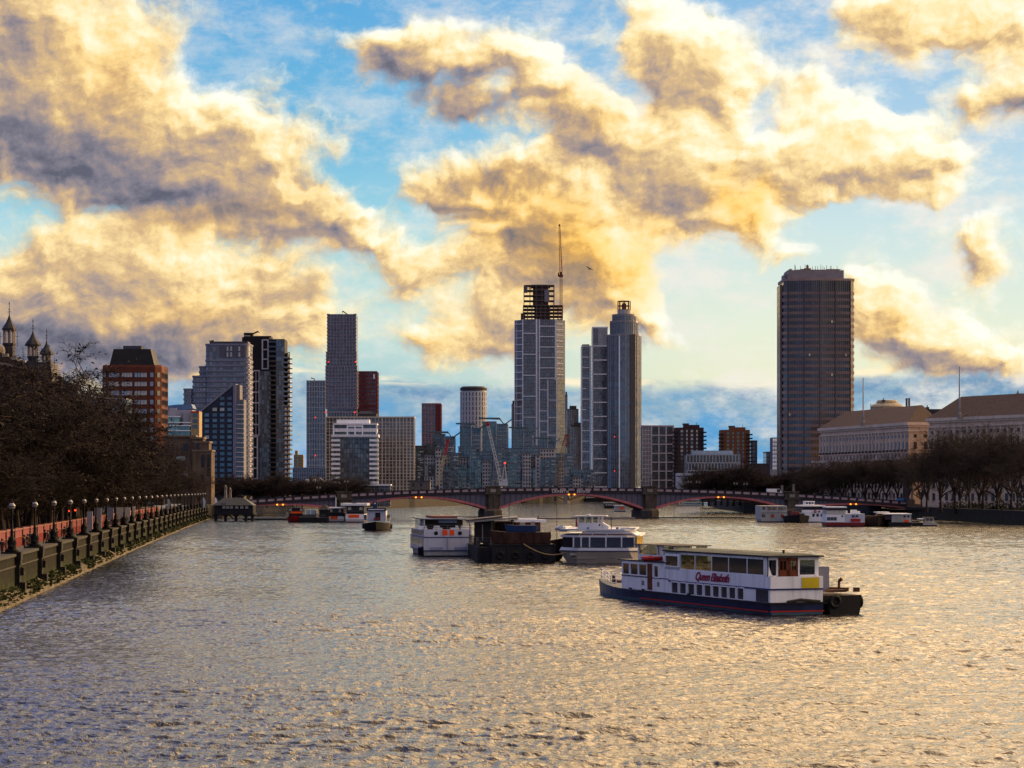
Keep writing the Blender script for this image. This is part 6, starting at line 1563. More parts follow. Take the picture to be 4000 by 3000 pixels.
    b = MB(); b.box(w0s - .3, yw0 - .25, z1, w1s + .45, yw1 + .25, z1 + .08); b.build('wheelhouse_roof', mat('wheelhouse_roof_dark', (.06, .05, .04)), t)
    b = MB(); s, _ = q(515, 250); ring(b, (s, hy - .8, zf + .32), 1.15, .2, 'z'); b.build('life_raft', RED, t)
    b = MB(); pts = [(s_fwd + .1, hy - .1, 1.0), (s_fwd + 3.5, hy - .35, 1.1), (s_fwd + 6.3, hy - 1.3, 1.25), (L - .2, 0, 1.45), (s_fwd + 6.3, -hy + 1.3, 1.25), (s_fwd + .1, -hy + .1, 1.0)]; rail(b, pts, 1.0, r=.03); b.build('bow_rail', CLEANW, t)
    b = MB(); b.tube((L - 3.2, 0, 1.0), (L - 3.2, 0, 1.9), .16, .16, 8); b.tube((L - 5, .6, .9), (L - 5, .6, 1.6), .12, .12, 8); b.tube((L - 4.2, -.5, 1.3), (L - 4.2, .5, 1.3), .22, .22, 10); b.build('windlass', RUST, t)
    b = MB(); b.tube((-.05, hy - 1.5, 1.03), (-.2, -.2, 1.2), .13, .13, 6); b.tube((-.2, -.2, 1.2), (-.05, -hy + .4, 1.03), .13, .13, 6); b.build('mooring_line', mat('rope_dark', (.04, .035, .03)), t)
    for cx in (410, 500, 830): s, _ = q(cx, 500); b = MB(); b.box(s - .25, hy + .2, 1.0, s + .25, hy + .28, 1.15); b.build('cleat', BLACK, t)
    return t
def clear_glass():
    if 'clear_glass' in MATS: return MATS['clear_glass']
    m = bpy.data.materials.new('clear_glass'); m.use_nodes = True; t = NT(m.node_tree); m.node_tree.nodes.clear()
    o = t.n('ShaderNodeOutputMaterial'); mx = t.n('ShaderNodeMixShader'); tr = t.n('ShaderNodeBsdfTransparent'); gl = t.n('ShaderNodeBsdfGlossy')
    tr.inputs[0].default_value = (.80, .84, .84, 1); gl.inputs['Roughness'].default_value = .02
    t.put(mx.inputs[0], t.m('ADD', t.m('MULTIPLY', t.n('ShaderNodeFresnel').outputs[0], .8), .03)); t.put(mx.inputs[1], tr.outputs[0]); t.put(mx.inputs[2], gl.outputs[0]); t.put(o.inputs[0], mx.outputs[0])
    MATS['clear_glass'] = m; return m
big_boat()

def work_barge():
    # low black barge lying behind the big boat's stern with a grey cabin block
    t = thing('work_barge', 'black steel work barge with grey cabin block behind the stern of the nearest boat', 'boat', (26.75, 189.2, 0), math.atan2(.937, -.349))
    blk = mat('barge_black', (.014, .013, .013), .6, 0, .4, .6, streak=.3)
    b = MB(); hull_mesh(b, 15, 3.3, 1.5, .25, .15, 0, 0, .82, .92, .3, 1, full=3); b.T = Matrix(); b.build('hull', [blk, mat('barge_deck', (.08, .07, .06), .9)], t)
    b = MB(); b.box(2.2, .25, 1.7, 6.4, 1.55, 3.75); b.build('cabin', mat('barge_cabin_grey', (.20, .22, .30), .6), t)
    b = MB(); b.tube((1.2, -.1, 1.7), (1.2, -.1, 2.6), .11, .11, 8); b.tube((1.2, -.1, 2.6), (1.0, -.25, 2.8), .13, .15, 8); b.build('exhaust', RUST, t)
    b = MB(); b.box(1.2, -1, 1.75, 3.4, .2, 2.05); b.box(.1, -1.4, 1.75, .5, -1.0, 2.1); b.box(.1, -.2, 1.75, .9, 1.3, 1.95); b.build('hatch', RUST, t)
    for z in (.9,): b = MB(); ring(b, (-.08, .9, 1.0), .42, .15, 'x'); b.build('tyre_fender', BLACK, t)
    b = MB(); ring(b, (.6, -1.62, .95), .42, .15, 'y'); b.build('tyre_fender', BLACK, t)
work_barge()

def catamaran():
    Y = 350; t = thing('river_ferry', 'white ferry with blue trim and two orange stern panels, left of the dark pontoon', 'boat', (X(1749, Y), Y, 0), R(97.6))
    # local x forward (away), y to port (left in picture)
    s = Y / F; W = 187 * s / 2; x_ = lambda px: -(px - 1749) * s; z = lambda py: Z(py, Y)
    lav = mat('ferry_white', (.56, .58, .70), .35, 0, .06, .4, streak=.12); gr = mat('ferry_lower', (.36, .37, .39), .5, 0, .2, .5, streak=.4); bl = MATS['blue_line_paint']
    L = 26
    b = MB(); hull_mesh(b, L, 2 * W, z(2152), .3, .6, 0, 1, .95, 1, .12, 0, full=2.5); b.build('hull', [gr, BLACK], t)
    b = MB(); b.box(.0, -W, z(2150), L * .86, W, z(2098)); b.build('saloon', lav, t)
    b = MB(); b.box(-.08, -W - .06, z(2153), L * .86, W + .06, z(2149)); b.box(-.06, -W - .05, z(2100), L * .86, W + .05, z(2097)); b.build('blue_line', bl, t)
    b = MB(); b.box(-.02, -W, z(2097), .12, W, z(2068)); b.box(.12, -W, z(2097), L * .8, -W + .1, z(2070)); b.box(.12, W - .1, z(2097), L * .8, W, z(2070)); b.build('bulwark', lav, t)
    b = MB(); b.box(.05, -.06, z(2149), -.12, .06, z(2100)); b.build('centre_seam', mat('seam_grey', (.34, .36, .42)), t)
    for a, c in ((1728, 1748), (1756, 1774)): b = MB(); b.box(-.07, x_(c), z(2091), -.02, x_(a), z(2070)); b.build('orange_panel', ORANGE, t)
    for px in (1703, 1797): b = MB(); b.tube((-.01, x_(px), z(2083)), (-.06, x_(px), z(2083)), 8 * s, 8 * s, 16); b.build('porthole', BLACK, t)
    for a, c in ((1679, 1730), (1776, 1824)): b = MB(); b.box(-.05, x_(c), z(2146), 0, x_(a), z(2137)); b.build('vent', mat('vent_blue', (.30, .34, .46)), t)
    # open upper deck
    b = MB(); b.box(.2, -W + .1, z(2097), L * .8, W - .1, z(2097) + .06); b.build('upper_deck', MATS['boat_deck'], t)
    zr = z(2029); b = MB(); b.box(-.1, -W - .1, zr, L * .62, W + .25, zr + .14); b.box(3, -1.8, zr + .14, 14, 1.9, zr + .45, 1); b.build('canopy', [mat('canopy_blue_grey', (.16, .19, .25)), mat('canopy_red', (.16, .05, .04))], t)
    b = MB()
    for k in range(9):
        for sy in (-1, 1): b.bar((.1 + k * 1.8, sy * (W - .1), z(2070)), (.1 + k * 1.8, sy * (W - .1), zr), .09)
    b.build('canopy_post', CLEANW, t)
    b = MB(); b.box(4.5, -W + .8, z(2097) + .06, 12, W - .6, zr - .15); b.build('deck_cabin', mat('cabin_shadow', (.05, .05, .06)), t)
    b = MB(); b.box(.6, -1.4, zr - .55, 2.4, 1.2, zr - .1); b.box(.5, -1.2, z(2062), 1.6, 1.1, zr - .5, 1); b.build('helm_station', [mat('helm_blue', (.20, .27, .42)), BLACK], t)
    for px in (1712, 1778, 1653, 1820):
        b = MB(); yy = x_(px); b.prism([(.4, yy - .7), (1.6, yy - .7), (1.6, yy + .7), (.4, yy + .7)], z(2068), z(2068) + .55, 0, [(.6, yy - .5), (1.5, yy - .5), (1.5, yy + .5), (.6, yy + .5)]); b.build('life_raft', CLEANW, t)
    b = MB(); rail(b, [(.05, -W + .05, z(2070)), (.05, W - .05, z(2070)), (8, W - .05, z(2070))], .7, rails=2); b.build('deck_rail', mat('dark_rail', (.15, .15, .16)), t)
    glazed(t, 2, L * .8, z(2135), z(2106), 9, G_DARK, .25, W, 1); glazed(t, 2, L * .8, z(2090), z(2075), 12, G_DARK, .4, W, 1)
    b = MB(); b.tube((5, W + .15, .1), (5, W + .15, 1.3), .28, .28, 8); b.tube((1.0, W + .15, .1), (1.0, W + .15, 1.5), .2, .2, 8); b.build('fender', BLACK, t)
catamaran()

def pontoon():
    Y = 322; s = Y / F; t = thing('mooring_pontoon', 'dark flat mooring pontoon between the white ferry and the white cruiser', 'pontoon', (X(2050, Y), Y, 0), R(4))
    x = lambda px: (px - 2050) * s; z = lambda py: Z(py, Y)
    dk = mat('pontoon_steel', (.026, .023, .022), .7, 0, .4, .5, streak=.5)
    b = MB(); b.box(x(1922), 0, -.6, x(2172), 22, z(2127)); b.box(x(1870), 3.5, -.6, x(1922), 30, z(2140)); b.box(x(1900), 1.5, -.6, x(1922), 3.5, z(2138)); b.build('float', dk, t)
    b = MB()
    for px in (1928, 1985, 2050, 2110, 2166): b.box(x(px) - .2, -.15, 0, x(px) + .2, 0, z(2132))
    for k in range(4): ring(b, (x(1955 + 58 * k), -.22, 1.0), .42, .13, 'y')
    b.box(x(1922), -.12, z(2131), x(2172), 0, z(2126)); b.build('rubbing_bar', BLACK, t)
    b = MB()
    for k, (px, yy) in enumerate(((1862 + 14, 4.2), (1880, 9), (1910, 2), (1884, 15), (1890, 21))):
        b.tube((x(px), yy, z(2145)), (x(px), yy, z(2118) + .2), .24, .24, 8)
    b.build('bollard', BLACK, t)
    b = MB(); rail(b, [(x(1875), 4, z(2140)), (x(1920), 4, z(2140)), (x(1920), 1.7, z(2140))], 1.3, rails=3); rail(b, [(x(1873), 4, z(2140)), (x(1873), 28, z(2140))], 1.3, rails=3); b.build('handrail', mat('rail_grey', (.14, .13, .13)), t)
    # shed with long pitched canopy
    t2 = thing('pontoon_shed', 'dark open sided shed with thin sloping roof standing on the pontoon', 'shed', (X(1935, Y + 6), Y + 7, z(2127)))
    b = MB(); b.box(-3.0, 2, 0, -.2, 16, 3.0); b.box(-.2, 6, 0, 2.6, 16, 2.9); b.build('wall', mat('shed_dark', (.030, .027, .028)), t2)
    b = MB(); b.side([(-4.0, 2.85), (3.0, 3.45), (3.0, 3.65), (-4.0, 3.05)], 0, 17, 0); b.side([(-4.2, 3.05), (1.0, 3.6), (1.0, 3.8), (-4.2, 3.25)], 1, 15, 1); b.build('roof', [mat('shed_roof_grey', (.22, .21, .21)), mat('shed_roof_dark', (.07, .065, .065))], t2)
    b = MB()
    for xx, yy in ((-3.6, .5), (-.5, .5), (2.5, .5)): b.bar((xx, yy, 0), (xx, yy, 2.9 + (xx + 4) * .055), .12)
    b.build('post', mat('rail_grey', (.14, .13, .13)), t2)
    b = MB(); b.box(-1.9, 1.9, .4, -1.75, 2.0, 2.6); b.box(2.8, 1, .8, 3.6, 2.2, 2.2, 0); b.box(2.9, 0, 1.6, 3.3, 3, 1.8); b.build('cabinet', mat('cream_box', (.34, .32, .27)), t2)
    # red cabin with white roof and aerials
    t3 = thing('launch', 'small launch with white roofed red wheelhouse moored behind the rusty hull', 'boat', (X(2055, Y + 9), Y + 10, 0), R(8))
    b = MB(); b.T = Matrix.Translation((-3.2, 0, 0)); hull_mesh(b, 8, 2.8, 2.6, .4, .6, 0, 0); b.build('hull', RUST, t3)
    b = MB(); b.box(-1.6, -1.1, 2.6, 1.9, 1.1, 5.4); b.build('wheelhouse', mat('dull_red', (.16, .03, .03)), t3); b = MB(); b.box(-2.0, -1.4, 5.4, 2.7, 1.4, 5.75); b.box(-1.2, -1, 5.75, 1.4, 1, 5.95); b.build('roof', CLEANW, t3)
    for k in range(3): win(t3, -1.1 + 1.2 * k, -1.1, 4.6, .8, .8, G_DARK)
    b = MB(); b.tube((-2.4, 0, 2.6), (-2.4, 0, 9.2), .05, .04, 5); b.tube((4.4, 0, 2.6), (4.4, 0, 9.2), .05, .04, 5); b.lathe([(.02, 5.9), (.2, 6.1), (.02, 6.3)], 8, (1.8, 0)); b.build('aerial', STEEL, t3)
    # rusty lighter across the pontoon
    t4 = thing('rusty_lighter', 'rust streaked old barge hull lying across the dark pontoon', 'boat', (X(2150, Y + 2), Y + 3.6, z(2127)), R(180))
    b = MB(); hull_mesh(b, 7.8, 2.6, z(2080) - z(2127), .28, .25, 0, 0, .75, .75, .1, 1, full=2.4); b.T = Matrix(); b.build('hull', [RUST, STEEL], t4)
    for k in range(5): b = MB(); b.box(.8 + 1.35 * k, -1.36, 1.25, 1.5 + 1.35 * k, -1.30, 1.45); b.build('scupper', mat('scupper_grey', (.16, .15, .14)), t4)
    b = MB(); ring(b, (.05, .2, 1.2), .42, .15, 'x'); b.build('tyre_fender', BLACK, t4)
    t5 = thing('dinghy', 'blue hulled dinghy with cream gunwale resting on the rusty barge', 'dinghy', (X(2094, Y + 2), Y + 3.4, z(2081)), R(181))
    b = MB(); hull_mesh(b, 4.0, 1.5, .95, .45, .2, 0, 0, .6, .85, .2, 1, full=2); b.build('hull', [mat('dinghy_blue', (.025, .05, .13), .35), mat('dinghy_inside', (.10, .12, .10))], t5)
    b = MB()
    for sy in (-.75, .75): b.bar((0, sy, .97), (2.4, sy, .97), .08)
    b.box(.2, -.7, .95, .7, .7, 1.5, 0); b.box(1.5, -.5, .95, 2.2, .4, 1.35); b.build('gunwale', mat('cream_box', (.34, .32, .27)), t5)
    t6 = thing('mooring_rope', 'thick tan rope drooping from the pontoon to the white cruiser', 'rope', (X(2045, Y), Y - .2, 0))
    b = MB(); pr = None
    for k in range(17):
        u = k / 16; xx = (X(2238, Y - 2) - X(2045, Y)) * u; zq = z(2125) * (1 - u) + Z(2150, Y - 2) * u - 1.1 * math.sin(math.pi * u) * .9 + .0; p = (xx, -.3 - 1.4 * u, zq)
        if pr: b.tube(pr, p, .08, .08, 6)
        pr = p
    b.build('strand', mat('tan_rope', (.35, .24, .11), .9), t6)
pontoon()

def cruiser():
    Y = 318; s = Y / F; t = thing('river_cruiser', 'sleek white cruiser with large dark wraparound windows and square wheelhouse', 'boat', (X(2355, Y), Y, 0), R(-5))
    x = lambda px: (px - 2355) * s; z = lambda py: Z(py, Y)
    taupe = mat('taupe_hull', (.34, .29, .24), .4, 0, .15, .4, streak=.15); wh = mat('cruiser_white', (.60, .61, .66), .35, 0, .06)
    def foot(xl, xr, e=0, d=26): return [(xl - e, 2.5 - e), (xl + 2.6, 0 - e), (xr - 1.6, 0 - e), (xr + e, 1.6 - e), (xr + e, d), (xl - e, d)]
    b = MB(); b.prism([(x(2225), 2), (x(2250), .6), (x(2490), .6), (x(2500), 2), (x(2500), 26), (x(2215), 26)], -.6, z(2154), 0, foot(x(2180), x(2504), 0)); b.build('hull', taupe, t)
    b = MB(); b.prism(foot(x(2180), x(2506), .1), z(2154), z(2151)); b.build('blue_line', MATS['blue_line_paint'], t)
    b = MB(); b.prism(foot(x(2182), x(2503), .05), z(2151), z(2140), 0, foot(x(2186), x(2500), 0)); b.build('gunwale', wh, t)
    b = MB(); b.prism(foot(x(2190), x(2492), -.1), z(2140), z(2095)); b.build('saloon', mat('saloon_shadow', (.02, .022, .03), .3), t)
    # big dark panes with white mullions
    zz0, zz1 = z(2138), z(2099); xs = [2240, 2270, 2303, 2367, 2428, 2478]
    for a, c in zip(xs[:-1], xs[1:]):
        win(t, (x(a) + x(c)) / 2, .02, (zz0 + zz1) / 2, x(c) - x(a) - .18, zz1 - zz0 - .1, mat('cruiser_glass', (.012, .016, .032), .06, 0, .2, .5, 0, .9), 0, t=.06)
    b = MB()
    for a in xs: b.box(x(a) - .09, -.12, zz0, x(a) + .09, .06, zz1)
    b.box(x(2190), 2.3, zz1 - .05, x(2196), 2.6, zz1 + .1); b.prism(foot(x(2186), x(2496), .08), z(2099), z(2092)); b.build('window_frame', wh, t)
    # raked upper lights
    yy = 0
    tops = [(2262, 2310), (2314, 2368), (2372, 2428), (2432, 2474)]
    b = MB(); b.side([(x(2255), z(2093)), (x(2490), z(2093)), (x(2450), z(2073)), (x(2290), z(2073))], .7, 18); b.build('coach_roof', wh, t)
    for i, (a, c) in enumerate(tops):
        q = MB(); sl = (14, 4, -2, -24)[i]; sr = (4, -2, -6, -34)[i]
        q.add([(x(a), .55, z(2092)), (x(c), .55, z(2092)), (x(c + sr * .6), .9, z(2076)), (x(a + sl), .9, z(2076)), (x(a), .75, z(2092)), (x(c), .75, z(2092)), (x(c + sr * .6), 1.1, z(2076)), (x(a + sl), 1.1, z(2076))], [(0, 1, 2, 3), (0, 4, 5, 1), (1, 5, 6, 2), (2, 6, 7, 3), (3, 7, 4, 0)]); q.build('roof_light', mat('bronze_glass', (.16, .10, .075), .15), t)
    b = MB(); b.prism(foot(x(2182), x(2486), -.3, 20), z(2073), z(2067)); b.build('upper_deck', wh, t)
    MB().box(x(2420), 1.2, z(2067), x(2482), 6, z(2062)).build('deck_locker', wh, t)
    for px in (2290, 2405): MB().tube((x(px), 1, z(2066)), (x(px + 10), 1, z(2066)), .22, .22, 8).build('canister', mat('locker_blue', (.05, .12, .3)), t)
    # wheelhouse, see-through
    wx0, wx1, wz0, wz1 = x(2252), x(2350), z(2067), z(2018); b = MB()
    b.box(wx0, 2, wz0, wx1, 2.1, z(2044)); b.box(wx0, 4.9, wz0, wx1, 5, z(2044)); b.box(wx0, 2, wz0, wx0 + .1, 5, z(2044)); b.box(wx1 - .1, 2, wz0, wx1, 5, z(2044))
    for px in (2254, 2282, 2310, 2334, 2348):
        for y_ in (2, 4.9): b.box(x(px) - .07, y_, z(2044), x(px) + .07, y_ + .1, wz1)
    b.side([(wx1 + .01, wz0), (x(2372), wz0), (x(2378), z(2058)), (wx1 + .01, z(2042))], 2.2, 4.8); b.build('wheelhouse', wh, t)
    for a, c in ((2256, 2280), (2284, 2308), (2312, 2332)): win(t, (x(a) + x(c)) / 2, 2.06, (z(2044) + wz1) / 2, x(c) - x(a) - .1, wz1 - z(2044) - .1, clear_glass(), 0, t=.02); win(t, (x(a) + x(c)) / 2, 4.96, (z(2044) + wz1) / 2, x(c) - x(a) - .1, wz1 - z(2044) - .1, clear_glass(), 0, t=.02)
    b = MB(); b.box(wx0 - .4, 1.6, wz1, x(2368), 5.4, wz1 + .12); b.box(x(2285), 2.5, wz1 + .12, x(2300), 4, wz1 + .3); b.build('wheelhouse_roof', wh, t)
    b = MB(); b.tube((x(2339), 1.99, z(2052)), (x(2339), 2.1, z(2052)), .14, .14, 10); b.build('porthole', BLACK, t)
    b = MB(); b.box(x(2244), 2.4, z(2060), x(2250), 2.8, z(2030)); b.lathe([(.02, z(2024)), (.1, z(2026))], 6, (x(2247), 2.6)); b.build('fire_box', RED, t)
    b = MB(); b.tube((x(2384), 3, z(2068)), (x(2384), 3, z(2018)), .06, .05, 6); b.box(x(2384) - .3, 2.9, z(2030), x(2384) + .3, 3.1, z(2031)); b.build('mast', BLACK, t)
    b = MB(); rail(b, [(x(2385), .9, z(2067)), (x(2455), .9, z(2067))], .45, rails=2, r=.025); rail(b, [(x(2200), 2.6, z(2067)), (x(2250), .5, z(2067))], .45, rails=2, r=.025); b.build('deck_rail', mat('rail_grey', (.14, .13, .13)), t)
    # starboard quarter pane: sunset reflection put into its gold metal colour and sunward turn
    b = MB(); b.T = Matrix.Translation((x(2498), .1, 0)) @ Matrix.Rotation(R(58), 4, 'Z'); b.box(-.7, -.04, z(2127), .7, .04, z(2094)); b.build('corner_window', mat('sunset_reflection_pane', (.95, .62, .18), .12, 1, .05), t)
    b = MB(); b.box(x(2225), .2, z(2170), x(2265), 1.2, z(2162)); b.box(x(2240), .1, z(2182), x(2325), 1.2, z(2179)); b.build('rubbing_strake', mat('cream_box', (.34, .32, .27)), t)
    b = MB(); b.box(x(2378), .25, z(2182), x(2400), .7, z(2172)); b.build('hull_port', BLACK, t)
    # port side windows seen obliquely
    for k in range(5): win(t, x(2190) + .1 + .02 * k, 4.2 + 2.6 * k, (zz0 + zz1) / 2, 2.0, zz1 - zz0, G_DARK, -math.pi / 2, t=.05)
    b = MB(); b.box(x(2172), 5, z(2080), x(2200), 18, z(2062)); b.tube((x(2160), 8, z(2068)), (x(2184), 4, z(2062)), .35, .35, 8); b.build('side_deck', wh, t)
cruiser()

def simple_boat(name, label, pxa, pxb, pyw, parts, heading=0, cat='boat', group=None, hullm=None, hull_top=None, depth=14, bow_cam=False):
    """boat seen end on: footprint between two picture columns, waterline row pyw; parts are (name, px0, px1, py_top, py_bottom, y0, y1, material)"""
    Y = CAMZ * F / (pyw - HY); cxp = (pxa + pxb) / 2; t = thing(name, label, cat, (X(cxp, Y), Y, 0), heading, group)
    s = Y / F; x = lambda px: (px - cxp) * s; z = lambda py: Z(py, Y); W = (pxb - pxa) * s
    b = MB()
    if bow_cam:      # bow towards the camera
        b.T = Matrix.Translation((0, depth, 0)) @ Matrix.Rotation(-math.pi / 2, 4, 'Z'); hull_mesh(b, depth, W, z(hull_top), .4, .5, 0, 1, .8, 1, .2, 2, full=1.9)
    else:
        b.T = Matrix.Rotation(math.pi / 2, 4, 'Z'); hull_mesh(b, depth, W, z(hull_top), .3, .3, 0, 1, .9, 1, .2, 2, full=2.2)
    b.build('hull', [hullm or WHITE, BLACK, MATS['boat_deck']], t)
    for p in parts:
        nm, a, c, yt, yb, y0, y1, m = p[:8]
        if nm == 'window': win(t, (x(a) + x(c)) / 2, y0, (z(yt) + z(yb)) / 2, x(c) - x(a), z(yt) - z(yb), m, t=.05); continue
        if nm == 'ring': q = MB(); ring(q, ((x(a) + x(c)) / 2, y0, (z(yt) + z(yb)) / 2), (x(c) - x(a)) / 2, .13); q.build('lifebuoy', m, t); continue
        q = MB(); q.box(x(a), y0, z(yb), x(c), y1, z(yt)); q.build(nm, m, t)
    return t, x, z
def small_boats():
    W_, D, O, Rr, N = CLEANW, G_DARK, ORANGE, RED, BLACK
    t, x, z = simple_boat('workboat', 'small black boat with bright red flared bow and orange panel, leftmost of the left group', 1116, 1182, 2040,
        [('cabin', 1126, 1180, 2006, 2018, 2, 9, N), ('orange_panel', 1135, 1177, 1998, 2006, 1.9, 2.05, O), ('wheelhouse', 1125, 1182, 1985, 1999, 2.2, 7, N), ('window', 1127, 1137, 1986, 1996, 2.15, 0, mat('pale_pane', (.45, .43, .38), .2)), ('window', 1142, 1165, 1987, 1996, 2.15, 0, G_BLACK), ('window', 1169, 1179, 1986, 1996, 2.15, 0, mat('pale_pane', (.45, .43, .38), .2)), ('roof', 1123, 1184, 1983, 1985, 1.8, 7.5, STEEL), ('mast', 1152, 1154, 1970, 1984, 4, 4.2, N)], hullm=mat('bow_red', (.26, .012, .015), .4), hull_top=2020, depth=11, bow_cam=True)
    t, x, z = simple_boat('mooring_barge', 'low black barge with greenhouse like canopy between the red bowed boat and the tarred hut', 1166, 1232, 2041,
        [('canopy', 1190, 1228, 1990, 2010, 4, 12, mat('canopy_glass', (.28, .36, .38), .3)), ('cargo', 1175, 1225, 2010, 2022, 3, 12, STEEL), ('canopy_post', 1189, 1191, 1988, 2010, 3.9, 4.1, W_), ('canopy_post', 1208, 1210, 1988, 2010, 3.9, 4.1, W_), ('canopy_post', 1227, 1229, 1988, 2010, 3.9, 4.1, W_)], hullm=N, hull_top=2020, depth=14)
    t, x, z = simple_boat('hut_barge', 'black barge carrying a small tarred hut with pointed roof near the bridge', 1228, 1280, 2041,
        [('hut', 1244, 1280, 1992, 2020, 3, 9, N), ('window', 1250, 1268, 2010, 2018, 2.95, 0, STEEL), ('post', 1231, 1234, 1994, 2040, 1, 1.3, STEEL)], hullm=N, hull_top=2022, depth=10)
    q = MB(); q.prism([(x(1240), 2.6), (x(1284), 2.6), (x(1284), 9.4), (x(1240), 9.4)], z(1992), z(1972), 0, [(x(1258), 5.5), (x(1265), 5.5), (x(1265), 6.5), (x(1258), 6.5)]); q.build('roof', mat('tarred_roof', (.02, .018, .018)), t)
    simple_boat('river_boat', 'narrow white and black sightseeing boat with one orange panel and a mast near the bridge', 1281, 1345, 2040,
        [('superstructure', 1283, 1343, 2017, 2028, .4, 14, W_), ('dark_band', 1283, 1343, 2003, 2017, .6, 13, N), ('orange_panel', 1291, 1319, 2017, 2029, .25, .38, O), ('wheelhouse', 1285, 1335, 1986, 2003, 1.5, 7, mat('cabin_shadow2', (.06, .05, .05))), ('window', 1288, 1297, 1988, 2001, 1.4, 0, mat('pale_pane', (.45, .43, .38), .2)), ('window', 1322, 1331, 1988, 2001, 1.4, 0, MATS['pale_pane']), ('roof', 1282, 1350, 1982, 1986, 1, 10, W_), ('mast', 1308, 1310, 1942, 1982, 3, 3.2, W_)], hullm=mat('lower_white_red', (.45, .42, .42)), hull_top=2028, depth=16)
    simple_boat('river_boat', 'wide white sightseeing boat with a broad orange panel left of the small tug', 1349, 1425, 2041,
        [('superstructure', 1351, 1423, 2008, 2028, .4, 16, W_), ('orange_panel', 1361, 1403, 2010, 2022, .25, .38, O), ('dark_band', 1353, 1421, 1999, 2008, .6, 15, N), ('upper_saloon', 1352, 1420, 1976, 1999, 2.0, 14, STEEL), ('window', 1358, 1370, 1981, 1992, 1.95, 0, MATS['pale_pane']), ('window', 1376, 1398, 1980, 1993, 1.95, 0, D), ('window', 1402, 1414, 1981, 1992, 1.95, 0, MATS['pale_pane']), ('roof', 1330, 1433, 1966, 1975, 1.2, 15, W_), ('radar', 1372, 1390, 1961, 1966, 4, 5, STEEL)], hullm=mat('lower_white_red', (.45, .42, .42)), hull_top=2028, depth=18)
    t, x, z = simple_boat('tug', 'small black hulled tug with blue rooftop sign boards moving up the middle of the river', 1412, 1526, 2073,
        [('superstructure', 1432, 1505, 1995, 2036, 2, 9, mat('tug_lavender', (.42, .44, .54), .5)), ('doorway', 1464, 1484, 2003, 2034, 1.9, 2.05, N), ('bow_locker', 1460, 1480, 2022, 2032, 1.2, 1.9, mat('dull_red', (.16, .03, .03))), ('sign_board', 1430, 1507, 1984, 1996, 1.7, 2.2, mat('sign_navy', (.02, .05, .11), .5)), ('sign_mast', 1454, 1472, 1958, 1984, 2, 2.5, MATS['sign_navy']), ('stack', 1436, 1446, 1996, 2003, 3, 4, N), ('locker', 1418, 1428, 2012, 2034, 3, 5, STEEL), ('locker', 1508, 1520, 2014, 2034, 3, 5, STEEL)], hullm=mat('tug_black', (.010, .010, .012), .5), hull_top=2046, depth=12, bow_cam=True)
    q = MB(); q.add([(x(1459), 1.95, z(1969)), (x(1467), 1.95, z(1969)), (x(1463), 1.95, z(1961))], [(0, 1, 2)]); q.box(x(1437), 1.66, z(1992), x(1500), 1.69, z(1989)); q.build('sign_marking', W_, t)
    for px in (1413, 1525): q = MB(); ring(q, (x(px), 5, z(2056)), .55, .2, 'x'); q.build('tyre_fender', N, t)
    q = MB(); rail(q, [(x(1420), 2, z(2042)), (x(1432), 1, z(2042))], 1.1); rail(q, [(x(1506), 1, z(2042)), (x(1520), 2, z(2042))], 1.1); q.build('handrail', W_, t)
    # right hand group
    g = 'dirty_white'; gm = mat(g, (.42, .41, .38), .6, 0, .2, .6, streak=.35)
    simple_boat('houseboat', 'boxy two storey off white boat with two rust red panels, leftmost of the right group', 2972, 3076, 2040,
        [('superstructure', 2974, 3075, 1976, 2028, .3, 18, gm), ('band', 2974, 3075, 2000, 2004, .2, .29, mat('grey_band', (.25, .25, .25))), ('orange_panel', 3012, 3024, 2009, 2021, .2, .29, mat('rust_panel', (.42, .07, .03))), ('orange_panel', 3050, 3062, 2009, 2021, .2, .29, MATS['rust_panel'])] +
        [('window', a, a + 16, 1980, 1992, .28, 0, D) for a in (2999, 3018, 3041, 3056)] + [('window', 2976, 2990, 2008, 2020, .28, 0, D), ('window', 2978, 2990, 1979, 1990, .28, 0, D)], hullm=gm, hull_top=2028, depth=20)
    simple_boat('barge', 'empty dark lighter with red brown hold beside the two storey off white boat', 3074, 3172, 2042,
        [('hold', 3100, 3130, 2000, 2014, 4, 9, mat('dull_red', (.16, .03, .03))), ('deck_house', 3132, 3150, 2006, 2016, 5, 8, STEEL)], hullm=mat('barge_black', (.014, .013, .013)), hull_top=2016, depth=16, bow_cam=True)
    simple_boat('passenger_ferry', 'white double deck ferry with two red lifebuoys behind the red and white ferry', 3131, 3228, 2041,
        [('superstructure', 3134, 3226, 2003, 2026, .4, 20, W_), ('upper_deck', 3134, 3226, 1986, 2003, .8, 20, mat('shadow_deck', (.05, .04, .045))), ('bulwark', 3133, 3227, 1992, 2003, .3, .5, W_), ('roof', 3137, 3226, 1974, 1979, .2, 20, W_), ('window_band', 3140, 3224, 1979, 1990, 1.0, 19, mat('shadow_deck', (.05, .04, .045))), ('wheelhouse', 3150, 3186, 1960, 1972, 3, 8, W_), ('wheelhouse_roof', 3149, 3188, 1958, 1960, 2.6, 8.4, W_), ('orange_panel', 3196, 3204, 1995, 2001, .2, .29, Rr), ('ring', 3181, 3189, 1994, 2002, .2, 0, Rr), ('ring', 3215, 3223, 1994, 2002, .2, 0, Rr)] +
        [('window', a, a + 9, 2007, 2018, .38, 0, D) for a in (3174, 3190, 3206)] + [('window', a, a + 8, 1962, 1969, 2.95, 0, D) for a in (3153, 3164, 3175)], hullm=W_, hull_top=2026, depth=22)
